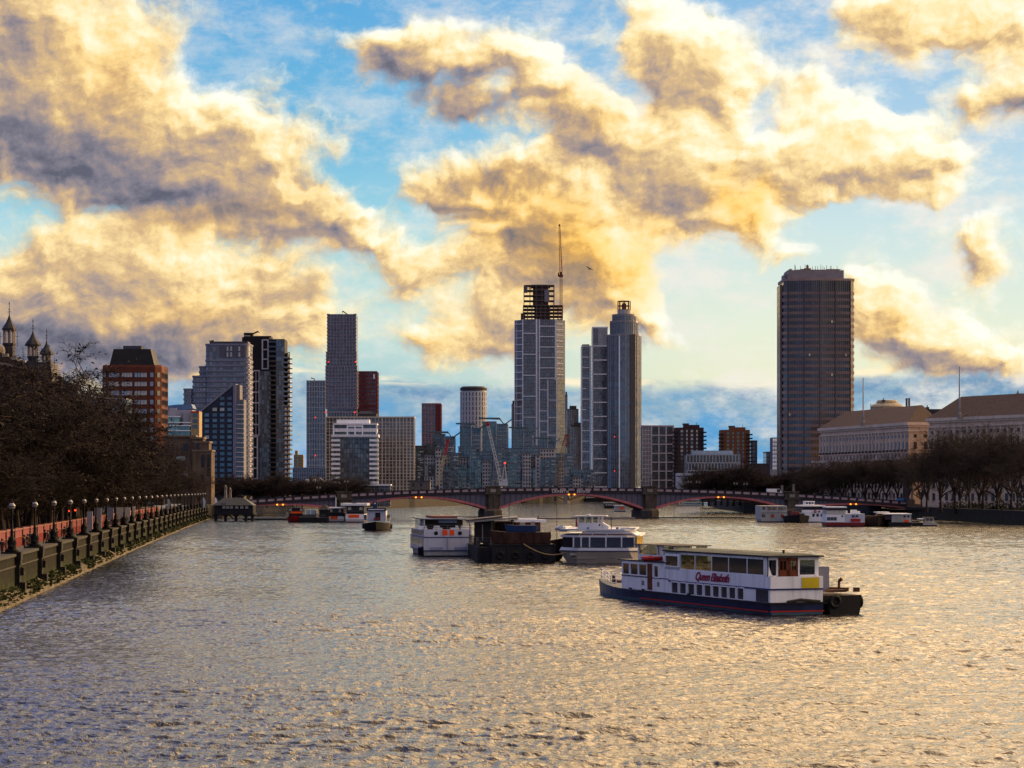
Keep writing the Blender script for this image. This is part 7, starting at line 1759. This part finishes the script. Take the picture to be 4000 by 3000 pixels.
    t, x, z = simple_boat('passenger_ferry', 'white ferry with red lower hull and long red stripe panel, largest of the right group', 3224, 3381, 2057,
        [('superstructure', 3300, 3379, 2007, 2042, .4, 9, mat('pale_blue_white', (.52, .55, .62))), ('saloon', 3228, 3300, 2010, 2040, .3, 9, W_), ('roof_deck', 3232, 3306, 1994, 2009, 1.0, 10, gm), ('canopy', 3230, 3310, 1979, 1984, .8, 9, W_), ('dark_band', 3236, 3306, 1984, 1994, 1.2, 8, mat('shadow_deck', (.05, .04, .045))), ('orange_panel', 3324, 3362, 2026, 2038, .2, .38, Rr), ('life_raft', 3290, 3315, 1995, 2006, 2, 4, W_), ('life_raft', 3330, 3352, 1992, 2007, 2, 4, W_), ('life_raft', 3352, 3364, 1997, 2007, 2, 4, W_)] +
        [('window', a, a + 11, 2012, 2021, .38, 0, D) for a in (3328, 3343)] + [('window', a, a + 12, 2020, 2033, .28, 0, D) for a in (3231, 3244, 3257)] + [('porthole', 3288, 3294, 2013, 2019, .2, .3, N)], hullm=mat('ferry_red_hull', (.20, .018, .02), .5), hull_top=2041, depth=12)
    simple_boat('barge', 'dark brown lighter with straw coloured canopy between the red ferry and the houseboat', 3376, 3478, 2057,
        [('cargo', 3390, 3450, 2016, 2028, 3, 10, RUST), ('canopy', 3430, 3480, 2000, 2003, 2, 8, W_), ('tarp', 3434, 3468, 2008, 2018, 3, 7, mat('straw_tarp', (.30, .19, .05)))], hullm=mat('barge_brown', (.035, .022, .018)), hull_top=2027, depth=14, bow_cam=True)
    simple_boat('houseboat', 'low houseboat with white cabin, flat white roof and one orange red panel', 3470, 3562, 2057,
        [('cabin', 3484, 3560, 2011, 2041, .3, 12, gm), ('roof', 3452, 3562, 2006, 2010, 0, 13, W_), ('orange_panel', 3533, 3550, 2030, 2040, .2, .3, O), ('shadow_gap', 3460, 3484, 2010, 2030, .5, 10, mat('shadow_deck', (.05, .04, .045)))] + [('window', a, a + 8, 2014, 2021, .28, 0, D) for a in (3530, 3545)] + [('mullion', a, a + 2, 2011, 2041, .2, .3, mat('pale_rib', (.5, .48, .42))) for a in (3494, 3504, 3514, 3524)], hullm=mat('barge_black', (.014, .013, .013)), hull_top=2040, depth=14)
    simple_boat('motor_launch', 'small grey motor launch with windscreen cabin, rightmost of the moored boats', 3600, 3660, 2055,
        [('cabin', 3618, 3652, 2024, 2040, 1.5, 5, gm), ('roof', 3614, 3655, 2021, 2024, 1.2, 5.3, STEEL), ('canopy', 3596, 3618, 2026, 2029, 2, 6, W_)] + [('window', a, a + 11, 2027, 2035, 1.48, 0, D) for a in (3622, 3636)], hullm=gm, hull_top=2041, depth=8)
    simple_boat('rowing_boat', 'low black open boat tied beside the grey motor launch', 3562, 3606, 2055, [('cargo', 3572, 3596, 2034, 2040, 2, 5, STEEL)], hullm=N, hull_top=2042, depth=6)
    simple_boat('river_boat', 'distant dark sightseeing boat seen under the right part of the middle arch', 2360, 2424, 1986,
        [('superstructure', 2362, 2422, 1966, 1978, 1, 12, mat('shadow_deck', (.05, .04, .045))), ('roof', 2360, 2426, 1962, 1966, .5, 13, gm)] + [('window', a, a + 6, 1968, 1975, .95, 0, MATS['pale_pane']) for a in (2366, 2375, 2384, 2393, 2402, 2411)], hullm=N, hull_top=1978, depth=14)
    simple_boat('river_boat', 'distant white boat with glowing orange red panel under the middle arch', 2400, 2446, 1999,
        [('superstructure', 2402, 2444, 1976, 1990, .5, 9, gm), ('orange_panel', 2421, 2437, 1981, 1992, .35, .48, O), ('roof', 2400, 2446, 1974, 1976, .2, 9, W_)], hullm=gm, hull_top=1990, depth=10)
    t = thing('mooring_platform', 'long low pale concrete mooring deck beside the bridge pier, right of the cruiser', 'pontoon', (X(2210, 800), 800, 0)); b = MB(); b.box(-18, 0, -.8, X(2482, 800) - X(2210, 800), 3, .4); b.build('deck', CONC, t); b = MB(); b.box(-18, -.1, -.3, X(2482, 800) - X(2210, 800), 0, .15); b.build('fender_bar', BLACK, t)
    for i, (a, c, pyw, lab) in enumerate(((1770, 2010, 2020, 'dark floating boom just behind the white ferry canopy'), (2230, 2900, 2022, 'thin dark floating boom running from the bridge pier to the right'), (1650, 1770, 2022, 'short dark floating boom at the left of the second bridge pier'))):
        Y = CAMZ * F / (pyw - HY); t = thing('floating_boom', lab, 'boom', (X(a, Y), Y - 8, 0)); b = MB(); b.tube((0, 0, .1), (X(c, Y) - X(a, Y), 0, .1), .22, .22, 6); b.build('tube', BLACK, t)
small_boats()

# ------------------------------------------------------------------ bare winter trees
def tree_meshes(seed, H, spread, ntwig, leafy=0):
    """trunk with main limbs, and a crown of ever finer branches: plain tapering prisms"""
    r = random.Random(seed); tv, tf = [], []; cv, cf = [], []
    def prism(V, Fc, a, b, ra, rb, n):
        d = b - a
        if d.length < 1e-5: return
        d.normalize(); u = d.orthogonal().normalized(); w = d.cross(u); k = len(V)
        for c, rr in ((a, ra), (b, rb)):
            for i in range(n):
                an = 2 * math.pi * i / n; V.append(tuple(c + (u * math.cos(an) + w * math.sin(an)) * rr))
        for i in range(n): Fc.append((k + i, k + (i + 1) % n, k + n + (i + 1) % n, k + n + i))
    def limb(V, Fc, p, d, L, r0, n, segs, bend, up):
        pts = [p.copy()]; dd = d.normalized()
        for i in range(segs):
            dd = (dd + Vector((r.gauss(0, bend), r.gauss(0, bend), r.gauss(0, bend) + up))).normalized()
            q = pts[-1] + dd * (L / segs); prism(V, Fc, pts[-1], q, r0 * (1 - .75 * i / segs), r0 * (1 - .75 * (i + 1) / segs), n); pts.append(q)
        return pts, dd
    th = H * .24
    tp, _ = limb(tv, tf, Vector((0, 0, -.5)), Vector((0, 0, 1)), th + .5, .42, 8, 4, .04, .1)
    tips = []
    def grow(p, d, L, rad, lev):
        V, Fc = (tv, tf) if lev == 0 else (cv, cf)
        pts, dd = limb(V, Fc, p, d, L, rad, (6, 5, 3, 3)[min(lev, 3)], (4, 4, 3, 2)[min(lev, 3)], (.16, .2, .26, .3)[min(lev, 3)], (.07, .05, .03, -.02)[min(lev, 3)])
        if lev == 3: tips.append((pts[0], pts[-1])); return
        for i in range((6, 6, 5)[lev]):
            u = (.35 + .65 * (i + r.random()) / (6, 6, 5)[lev]); k = min(len(pts) - 2, int(u * (len(pts) - 1))); f = u * (len(pts) - 1) - k; q = pts[k].lerp(pts[k + 1], min(1, f))
            side = Vector((r.gauss(0, 1), r.gauss(0, 1), r.gauss(.25, .6))).normalized()
            nd = (dd * .75 + side * (.85 if lev else .75)).normalized(); grow(q, nd, L * r.uniform(.48, .66), rad * .5, lev + 1)
    nl = 6
    for i in range(nl):
        a = 2 * math.pi * i / nl + r.uniform(-.4, .4); tl = r.uniform(.25, .95); d = Vector((math.cos(a) * tl * spread, math.sin(a) * tl * spread, 1)).normalized()
        grow(tp[-1 - (i % 2)] , d, H * r.uniform(.38, .50), .20, 0)
    # fine twigs round every small branch
    while ntwig > 0:
        a, b = r.choice(tips); p = a.lerp(b, r.uniform(.1, 1.1)); d = ((b - a).normalized() * .6 + Vector((r.gauss(0, .7), r.gauss(0, .7), r.gauss(.05, .6)))).normalized(); L = r.uniform(.5, 1.3); q = p + d * L; m2 = p + d * L * .5 + Vector((r.gauss(0, .1), r.gauss(0, .1), 0)); u = d.orthogonal().normalized() * .030
        w = d.cross(u); k = len(cv); cv += [tuple(p - u), tuple(p + u), tuple(p + w * 1.5), tuple(m2), tuple(q)]; cf += [(k, k + 1, k + 3), (k + 1, k + 2, k + 3), (k + 2, k, k + 3)]
        for s in range(3):
            e = m2 + Vector((r.gauss(0, .3), r.gauss(0, .3), r.gauss(.05, .3))); k = len(cv); cv += [tuple(m2 - u * .7), tuple(m2 + u * .7), tuple(e)]; cf.append((k, k + 1, k + 2))
        if leafy and r.random() < leafy:
            k = len(cv); c = q; cv += [tuple(c + Vector((r.gauss(0, .12), r.gauss(0, .12), r.gauss(0, .12)))) for _ in range(3)]; cf.append((k, k + 1, k + 2))
        ntwig -= 1
    def mk(n, V, Fc, m): me = bpy.data.meshes.new(n); me.from_pydata(V, [], Fc); me.materials.append(m); me.update(); return me
    bark = mat('plane_bark', (.040, .030, .026), .9, 0, .4, 1.2); twig = mat('twig_brown', (.021, .014, .013), .9, 0, .3, .4)
    zs = sorted(p[2] for p in cv); k = H / zs[int(len(zs) * .985)]
    tv = [(x * k, y * k, z * k) for x, y, z in tv]; cv = [(x * k, y * k, z * k) for x, y, z in cv]
    return mk('trunk', tv, tf, bark), mk('crown', cv, cf, twig)
VAR = [tree_meshes(11, 20, .95, 11000, .5), tree_meshes(12, 21, .85, 11000, .5), tree_meshes(13, 19, 1.05, 11000, .5), tree_meshes(14, 20, .85, 3000, 0), tree_meshes(15, 20, .95, 3600, 0)]
WT = mat('twig_warm', (.046, .033, .025), .9, 0, .3, .4)
for q in (3, 4): VAR[q][1].materials[0] = WT
TC = [0]
def plant(x, y, h, v, label, group, gz=3.0, wide=1.0, cat='tree'):
    t = bpy.data.objects.new('bare_tree', None); col.objects.link(t); t.location = (x, y, gz); t.rotation_euler = (0, 0, rnd.uniform(0, 6.28)); k = h / 21; t.scale = (k * wide * 1.2, k * wide * 1.2, k)
    tag(t, label, cat, group)
    for n, me in zip(('trunk', 'crown'), VAR[v]): o = bpy.data.objects.new(n, me); col.objects.link(o); o.parent = t
    return t
def lbx(y):
    for a, c in zip(LB[:-1], LB[1:]):
        if a[1] <= y < c[1]: return a[0] + (y - a[1]) / (c[1] - a[1]) * (c[0] - a[0])
    return LB[-1][0]
def trees():
    ord_ = ['first', 'second', 'third', 'fourth', 'fifth', 'sixth', 'seventh', 'eighth', 'ninth', 'tenth']
    y = 300; i = 0
    while y < 690:
        h = (23.5 if y < 400 else 21) + rnd.uniform(-1.5, 2.5) - (3 if y > 480 else 0)
        lab = f'bare dark tree of the left riverside row, {ordinal(i)} from its near end'
        plant(lbx(y) - 13.5 + rnd.uniform(-1, 1), y, h, i % 3, lab if i < 29 else 'last bare dark tree of the left riverside row', 'bare trees of the left riverside row', wide=1.15); y += rnd.uniform(12, 15); i += 1
    y = 250
    while y < 760:
        plant(lbx(y) - 24 + rnd.uniform(-3, 3), y, (25 if y < 380 else 22.5) + rnd.uniform(-2, 2) - (4.5 if y > 430 else 0), rnd.randrange(3), 'bare dark tree in the back row of the mass on the left bank', 'bare trees of the left back row', wide=1.15); y += rnd.uniform(12, 17)
    y = 300
    while y < 760:
        plant(lbx(y) - 36 + rnd.uniform(-3, 3), y, 19 + rnd.uniform(-2, 2), rnd.randrange(3), 'bare dark tree deep in the mass on the left bank', 'bare trees deep in the left mass', wide=1.2); y += rnd.uniform(16, 22)
    y = 285; k = 0
    while y < 740:
        plant(lbx(y) - 17 + rnd.uniform(-2, 2), y, 12.5 + rnd.uniform(-1.5, 2), k % 3, 'low bushy bare tree under the tall left riverside trees', 'low bare trees under the left riverside row', wide=1.5); y += rnd.uniform(8, 11); k += 1
    # trees behind the left part of the bridge
    for k in range(16):
        px = 840 + 34 * k; Y = 930 + 25 * (k % 3); top = 1858 + 14 * ((k * 7) % 3) - (10 if 6 < k < 9 else 0) + (20 if 10 <= k <= 12 else 0)
        plant(X(px, Y), Y, Z(top, Y) - 3, k % 3, f'low bare tree in the dark belt behind the left bridge half, {ordinal(k)} from its left', 'bare trees behind the left bridge end', wide=1.5)
    for px, hh, lab in ((705, 15, 'bare tree before the left half of the old gatehouse'), (780, 14, 'open bare tree before the square gatehouse tower')):
        plant(X(px, 812), 812, hh, 3, lab, 'bare trees before the gatehouse')
    # belt of brown trees behind the right part of the bridge
    for k in range(20):
        px = 2745 + 24 * k; Y = 1010 + 30 * (k % 4); top = (1868, 1845, 1835, 1825, 1822, 1826, 1836, 1842, 1850, 1856, 1860, 1850, 1856, 1846, 1850, 1840, 1846, 1836, 1830, 1826)[k]
        plant(X(px, Y), Y, Z(top, Y) - 3, k % 3, f'bare brown tree in the belt behind the right bridge half, {ordinal(k)} from its left', 'bare brown trees behind the right bridge end', wide=1.6)
    # right bank rows in front of the stone offices
    L2 = ['first', 'second', 'third', 'fourth', 'fifth', 'sixth', 'seventh', 'eighth', 'ninth']
    for k in range(9):
        px = 3205 + 43 * k; Y = 905 - 4 * k; top = (1800, 1790, 1782, 1786, 1778, 1772, 1775, 1768, 1762)[k]
        plant(X(px, Y), Y, Z(top, Y) - 3, 3 if k % 2 else 4, f'bare tree before the left stone office, {L2[k]} from the left of its row', 'bare trees before the left stone office', wide=1.15)
    for k in range(8):
        px = 3620 + 55 * k; Y = 770 - 9 * k; top = (1742, 1690, 1668, 1662, 1676, 1660, 1672, 1668)[k]
        plant(X(px, Y), Y, Z(top, Y) - 3, 3 if k % 2 else 4, f'tall bare tree on the right riverside, {L2[k]} from the left of its row', 'tall bare trees on the right riverside', wide=1.0)
    for k in range(6):
        px = 3600 + 75 * k; Y = 830 - 6 * k
        plant(X(px, Y), Y, 20 + (k % 3), 3 + k % 2, f'bare tree of the second right bank row, {ordinal(k)} from its left', 'second row of bare trees on the right', wide=1.1)
trees()

# low hedge and undergrowth behind the right wall, scrub behind the left mass
def scrub():
    b = MB(); r = random.Random(21)
    def clump(cx, cy, cz, w, h, n):
        for _ in range(n):
            p = Vector((cx + r.gauss(0, w), cy + r.gauss(0, w), cz + abs(r.gauss(0, h)))); a = [tuple(p + Vector((r.gauss(0, .35), r.gauss(0, .35), r.gauss(0, .3)))) for _ in range(3)]; b.add(a, [(0, 1, 2)])
    for k in range(60):
        Y = 660 + 2.6 * k; clump(150 + r.uniform(-2, 4), Y, 3, 1.6, 1.4, 55)
    tag(b.build('undergrowth', mat('undergrowth_dark', (.022, .024, .014), .9, 0, .4, .3)), kind='stuff')
scrub()

# --- distant low buildings seen between and behind the trees on the left bank
def back_fill():
    r = random.Random(31); m1 = mat('dusky_brick', (.05, .035, .03)); m2 = mat('dusky_render', (.12, .11, .11))
    for k, (a, c, yt, Y, lab) in enumerate(((-60, 340, 1760, 560, 'long dark hospital wing hidden behind the left tree mass'), (560, 640, 1760, 880, 'dark low brick block between the brown office tower and the gatehouse'), (2740, 2960, 1868, 1300, 'low dark terrace behind the brown trees at the right of the bridge'), (1600, 1680, 1880, 1500, 'low grey riverside shed below the cream slab'))):
        t, w = bld('low_building', lab, 'building', a, c, Y); MB().box(-w / 2, 0, 0, w / 2, 12, zz(yt, Y)).build('wall', m1 if k < 3 else m2, t); MB().box(-w / 2 - .4, -.4, zz(yt, Y), w / 2 + .4, 12.4, zz(yt, Y) + .6).build('roof', STEEL, t)
        for j in range(int(w / 5)):
            for f in range(int(zz(yt, Y) / 4)): win(t, -w / 2 + 2.5 + 5 * j, -.02, 2.4 + 3.8 * f, 1.4, 2, G_DARK)
back_fill()

# --- people on the riverside path
def person_mesh(seed, pose):
    """one continuous skinned body; returns mesh with coat, trousers and skin"""
    r = random.Random(seed)
    V = [(0, 0, .95), (0, .01, 1.15), (0, 0, 1.38), (0, 0, 1.50), (0, .02, 1.60), (0, .02, 1.72)]
    Rr = [.155, .15, .17, .065, .095, .07]
    E = [(0, 1), (1, 2), (2, 3), (3, 4), (4, 5)]
    st = .16 if pose == 'walk' else .02
    for s in (-1, 1):
        k = len(V); kn = .5; f = s * st
        V += [(s * .09, 0, .88), (s * .10, f * .8 + .03, .50), (s * .10, f * 1.4 - (.03 if s > 0 else 0), .09), (s * .11, f * 1.4 + .13, .04)]; Rr += [.10, .07, .048, .04]; E += [(0, k), (k, k + 1), (k + 1, k + 2), (k + 2, k + 3)]
        k = len(V)
        if pose == 'lean': V += [(s * .19, .0, 1.40), (s * .24, .06, 1.16), (s * .15, .30, 1.12), (s * .12, .36, 1.12)]
        elif pose == 'phone' and s > 0: V += [(s * .19, .0, 1.40), (s * .26, .05, 1.14), (s * .14, .24, 1.34), (s * .12, .27, 1.40)]
        else: V += [(s * .19, 0, 1.40), (s * .25, -f * .6, 1.14), (s * .26, -f * 1.0 + .05, .90), (s * .26, -f + .07, .82)]
        Rr += [.07, .052, .042, .04]; E += [(2, k), (k, k + 1), (k + 1, k + 2), (k + 2, k + 3)]
    me = bpy.data.meshes.new('p'); me.from_pydata(V, E, []); o = bpy.data.objects.new('p', me); col.objects.link(o)
    sk = o.modifiers.new('s', 'SKIN'); sub = o.modifiers.new('u', 'SUBSURF'); sub.levels = sub.render_levels = 1
    for i, v in enumerate(me.skin_vertices[0].data): v.radius = (Rr[i], Rr[i] * (.8 if i in (0, 1, 2) else 1)); v.use_root = (i == 0)
    dg = bpy.context.evaluated_depsgraph_get(); res = bpy.data.meshes.new_from_object(o.evaluated_get(dg)); bpy.data.objects.remove(o); return res
def people():
    skin = mat('skin', (.40, .22, .15), .6); hairs = [mat('dark_hair', (.015, .011, .009), .7), mat('brown_hair', (.06, .03, .015), .7)]
    coats = [('black', mat('coat_black', (.012, .012, .014), .85)), ('navy', mat('coat_navy', (.015, .02, .045), .85)), ('brown', mat('coat_brown', (.05, .028, .018), .85)), ('grey', mat('coat_grey', (.07, .07, .075), .85)), ('dark green', mat('coat_green', (.015, .028, .018), .85))]
    trs = mat('trousers_dark', (.014, .014, .018), .85)
    cache = {}
    def make(x, y, z, rz, pose, ci, label, group, sc=1.0, hood=False):
        key = (pose, ci)
        if key not in cache:
            me = person_mesh(ci * 7, pose)
            for m in (coats[ci][1], trs, skin): me.materials.append(m)
            for p in me.polygons: c = p.center; p.material_index = 1 if c.z < .84 and abs(c.x) < .2 else (2 if c.z > 1.47 or (abs(c.x) > .08 and (c.z < .86 or (pose != 'walk' and c.y > .27))) else 0); p.use_smooth = True
            h = MB(); h.lathe([(.10, 1.56), (.118, 1.62), (.112, 1.70), (.07, 1.765), (.01, 1.785)], 10, (0, -.0)); hm = h; cache[key] = (me, hm)
        t = bpy.data.objects.new('person', cache[key][0]); col.objects.link(t); t.location = (x, y, z); t.rotation_euler = (0, 0, rz); t.scale = (sc, sc, sc); tag(t, label, 'person', group)
        if len(cache[key]) == 2: o = cache[key][1].build('hair', hairs[ci % 2], t); cache[key] = (*cache[key], o.data)
        else: o = bpy.data.objects.new('hair', cache[key][2]); col.objects.link(o); o.parent = t
        return t
    r = random.Random(77)
    # walkers on the path (z = 3.0), near ones each described
    near = [(8, 205, 2.0, 'walk', 0, 'hooded black coated person at the extreme left edge by the nearest lamp'), (95, 222, 1.9, 'lean', 0, 'person in black leaning on the wall just right of the nearest lamp'), (108, 224, 2.1, 'walk', 2, 'person in brown coat between the two nearest lamps'), (131, 228, 1.8, 'lean', 0, 'person in black beside the second lamp looking over the river'),
            (188, 243, 1.9, 'lean', 1, 'person in navy coat standing right of the second lamp'), (202, 250, 2.0, 'phone', 3, 'person in grey coat holding a phone between the second and third lamps'), (222, 254, 1.8, 'walk', 0, 'person in black walking just left of the third lamp'), (252, 262, 2.0, 'walk', 2, 'person in brown coat right of the third lamp'),
            (337, 292, 1.9, 'lean', 0, 'person in black between the fourth and fifth lamps pointing a phone'), (424, 330, 2.0, 'walk', 0, 'person in black just right of the sixth lamp'), (461, 352, 1.9, 'walk', 1, 'person in navy coat between the seventh and eighth lamps'), (496, 378, 1.9, 'walk', 4, 'person in dark green coat right of the eighth lamp'),
            (36, 210, 2.4, 'walk', 3, 'person in grey coat just left of the nearest lamp base'), (118, 226, 3.2, 'walk', 1, 'person in navy coat further back between the two nearest lamps'), (176, 240, 2.6, 'walk', 0, 'person in black just right of the second lamp post'), (196, 246, 3.2, 'walk', 2, 'person in brown coat behind the one in navy'), (214, 252, 1.6, 'walk', 0, 'person in black close to the parapet before the third lamp'), (262, 266, 3.0, 'walk', 0, 'person in black behind the brown coated one past the third lamp'), (352, 296, 2.8, 'walk', 3, 'person in grey coat just before the fifth lamp'), (440, 340, 2.2, 'walk', 2, 'person in brown coat just before the seventh lamp')]
    for (px, Y, off, pose, ci, lab) in near:
        x = lbx(Y) - off - .6; 
        # slide along the path until the column matches
        yy = Y
        for _ in range(8):
            yy += ((px - HX) / F - (lbx(yy) - off) / yy) * yy * yy / 24
        make(lbx(yy) - off, yy, 3.66, r.uniform(-1, 1) if pose == 'walk' else R(-100), pose, ci, lab, 'people on the riverside path', r.uniform(.96, 1.04))
    for k in range(34):
        yy = 395 + k * 10.5 + r.uniform(-4, 4); make(lbx(yy) - r.uniform(1.4, 4.2), yy, 3.66, r.uniform(0, 6.28), 'walk', r.randrange(5), 'small distant dark clad person on the far part of the riverside path', 'distant people on the riverside path')
    # on the bridge
    for k, px in enumerate((1180, 1270, 1450, 1700, 2080, 2360, 2640, 2790, 3180, 3300)):
        x, y, z = on_bridge(px, 1.6); make(x, y, z - 1.1, r.uniform(0, 6.28), 'walk', r.randrange(5), f'tiny person walking over the bridge behind its parapet, {ordinal(k)} from the left', 'people crossing the bridge')
people()

# --- vans, hoardings and a bus behind the left path, bird in the sky
def left_bits():
    Y = 560
    for k, (px, py0, py1, w, Y, m, lab, nm) in enumerate(((350, 1998, 2022, 22, 330, mat('hoarding_grey', (.30, .32, .38)), 'pale grey site hoarding panel standing behind the red wall on the left', 'hoarding'), (382, 1984, 2019, 26, 350, MATS['hoarding_grey'], 'blue grey hoarding panel just right of the pale grey one', 'hoarding'),
            (430, 1983, 2009, 26, 400, mat('hoarding_blue', (.24, .28, .38)), 'square blue grey hoarding panel between the sixth and seventh lamps', 'hoarding'), (480, 1982, 2006, 58, 430, mat('hoarding_cream', (.50, .49, .46)), 'long cream printed hoarding behind the red wall', 'hoarding'), (521, 1978, 1998, 12, 450, MATS['hoarding_cream'], 'small cream notice board right of the long cream hoarding', 'notice_board'))):
        x = X(px, Y); z0, z1 = Z(py1, Y) - .6, Z(py0, Y); W2 = w * Y / F
        t = thing(nm, lab, 'hoarding', (x, Y, 3.0)); b = MB(); b.box(-W2 / 2, 0, 1.0, W2 / 2, .12, z1 - 3.0); b.build('panel', m, t); b = MB(); b.box(-W2 / 2, .12, 0, -W2 / 2 + .12, .22, z1 - 3.0); b.box(W2 / 2 - .12, .12, 0, W2 / 2, .22, z1 - 3.0); b.build('post', STEEL, t)
    for k, (px, Y, L, H, m, lab, nm) in enumerate(((590, 610, 5.5, 2.5, mat('van_cream', (.5, .48, .44)), 'cream van parked beyond the end of the red wall', 'van'), (640, 650, 5.8, 2.6, CLEANW, 'white van parked left of the hanging blue banner', 'van'), (682, 690, 6, 2.7, CLEANW, 'white van with pale canopy among far pedestrians', 'van'), (712, 705, 5.2, 2.3, MATS['silver_paint'], 'silver van parked behind the far lamps', 'van'))):
        vehicle(nm, lab, nm, (X(px, Y), Y, 3.0), R(20), L, H, 2.0, m, True)
    for k, (px, py, Y) in enumerate(((272, 1996, 340), (295, 1993, 350))):
        t = thing('traffic_light', ('left of two red traffic lights glowing behind the red wall', 'right of two red traffic lights glowing behind the red wall')[k], 'traffic light', (X(px, Y), Y, 3.0)); z = Z(py, Y) - 3; b = MB(); b.tube((0, 0, 0), (0, 0, z + .5), .07, .07, 6); b.box(-.2, -.2, z - .8, .2, .1, z + .35); b.build('post', BLACK, t); b = MB(); b.tube((0, -.24, z), (0, -.2, z), .13, .13, 10); b.build('lamp', glow('stop_red', (1, .03, .01), 5), t)
    for k, (px, Y) in enumerate(((654, 640), (792, 760), (838, 765))):
        t = thing('banner', ('tall pale blue feather banner left of the far white van', 'pale blue feather banner near the far end of the path', 'tall white feather banner beside the pier house')[k], 'banner', (X(px, Y), Y, 3.0)); b = MB(); b.tube((0, 0, 0), (0, 0, 4.4), .04, .03, 5); b.build('pole', BLACK, t); b = MB(); b.side([(.03, 1.0), (.75, 1.3), (.9, 3.4), (.5, 4.3), (.03, 4.4)], -.02, .02); b.build('flag', mat('banner_blue', (.42, .52, .62)) if k < 2 else CLEANW, t)
    # gull
    Y = 420; t = bpy.data.objects.new('gull', None)
    b = MB(); b.lathe([(.01, -.32), (.07, -.2), (.10, 0), (.08, .16), (.05, .24), (.01, .33)], 8); me = b.build('gull', mat('gull_dark', (.06, .05, .045)), None, True); bpy.data.objects.remove(t)
    me.location = (X(2303, Y), Y, Z(1050, Y)); me.rotation_euler = (R(60), R(25), R(20)); tag(me, 'lone dark gull flying in the sky right of the crane', 'bird')
    for s in (-1, 1):
        w = MB(); w.add([(0, -.02, .1), (s * .42, .12, .16), (s * .85, .02, .02), (s * .42, .10, -.05), (0, -.02, -.1), (0, .02, 0)], [(0, 1, 3, 4), (1, 2, 3), (0, 5, 1), (5, 4, 3, 1)]); w.build('wing', MATS['gull_dark'], me)
left_bits()
flush_windows()
print('OBJECTS', len(bpy.data.objects))
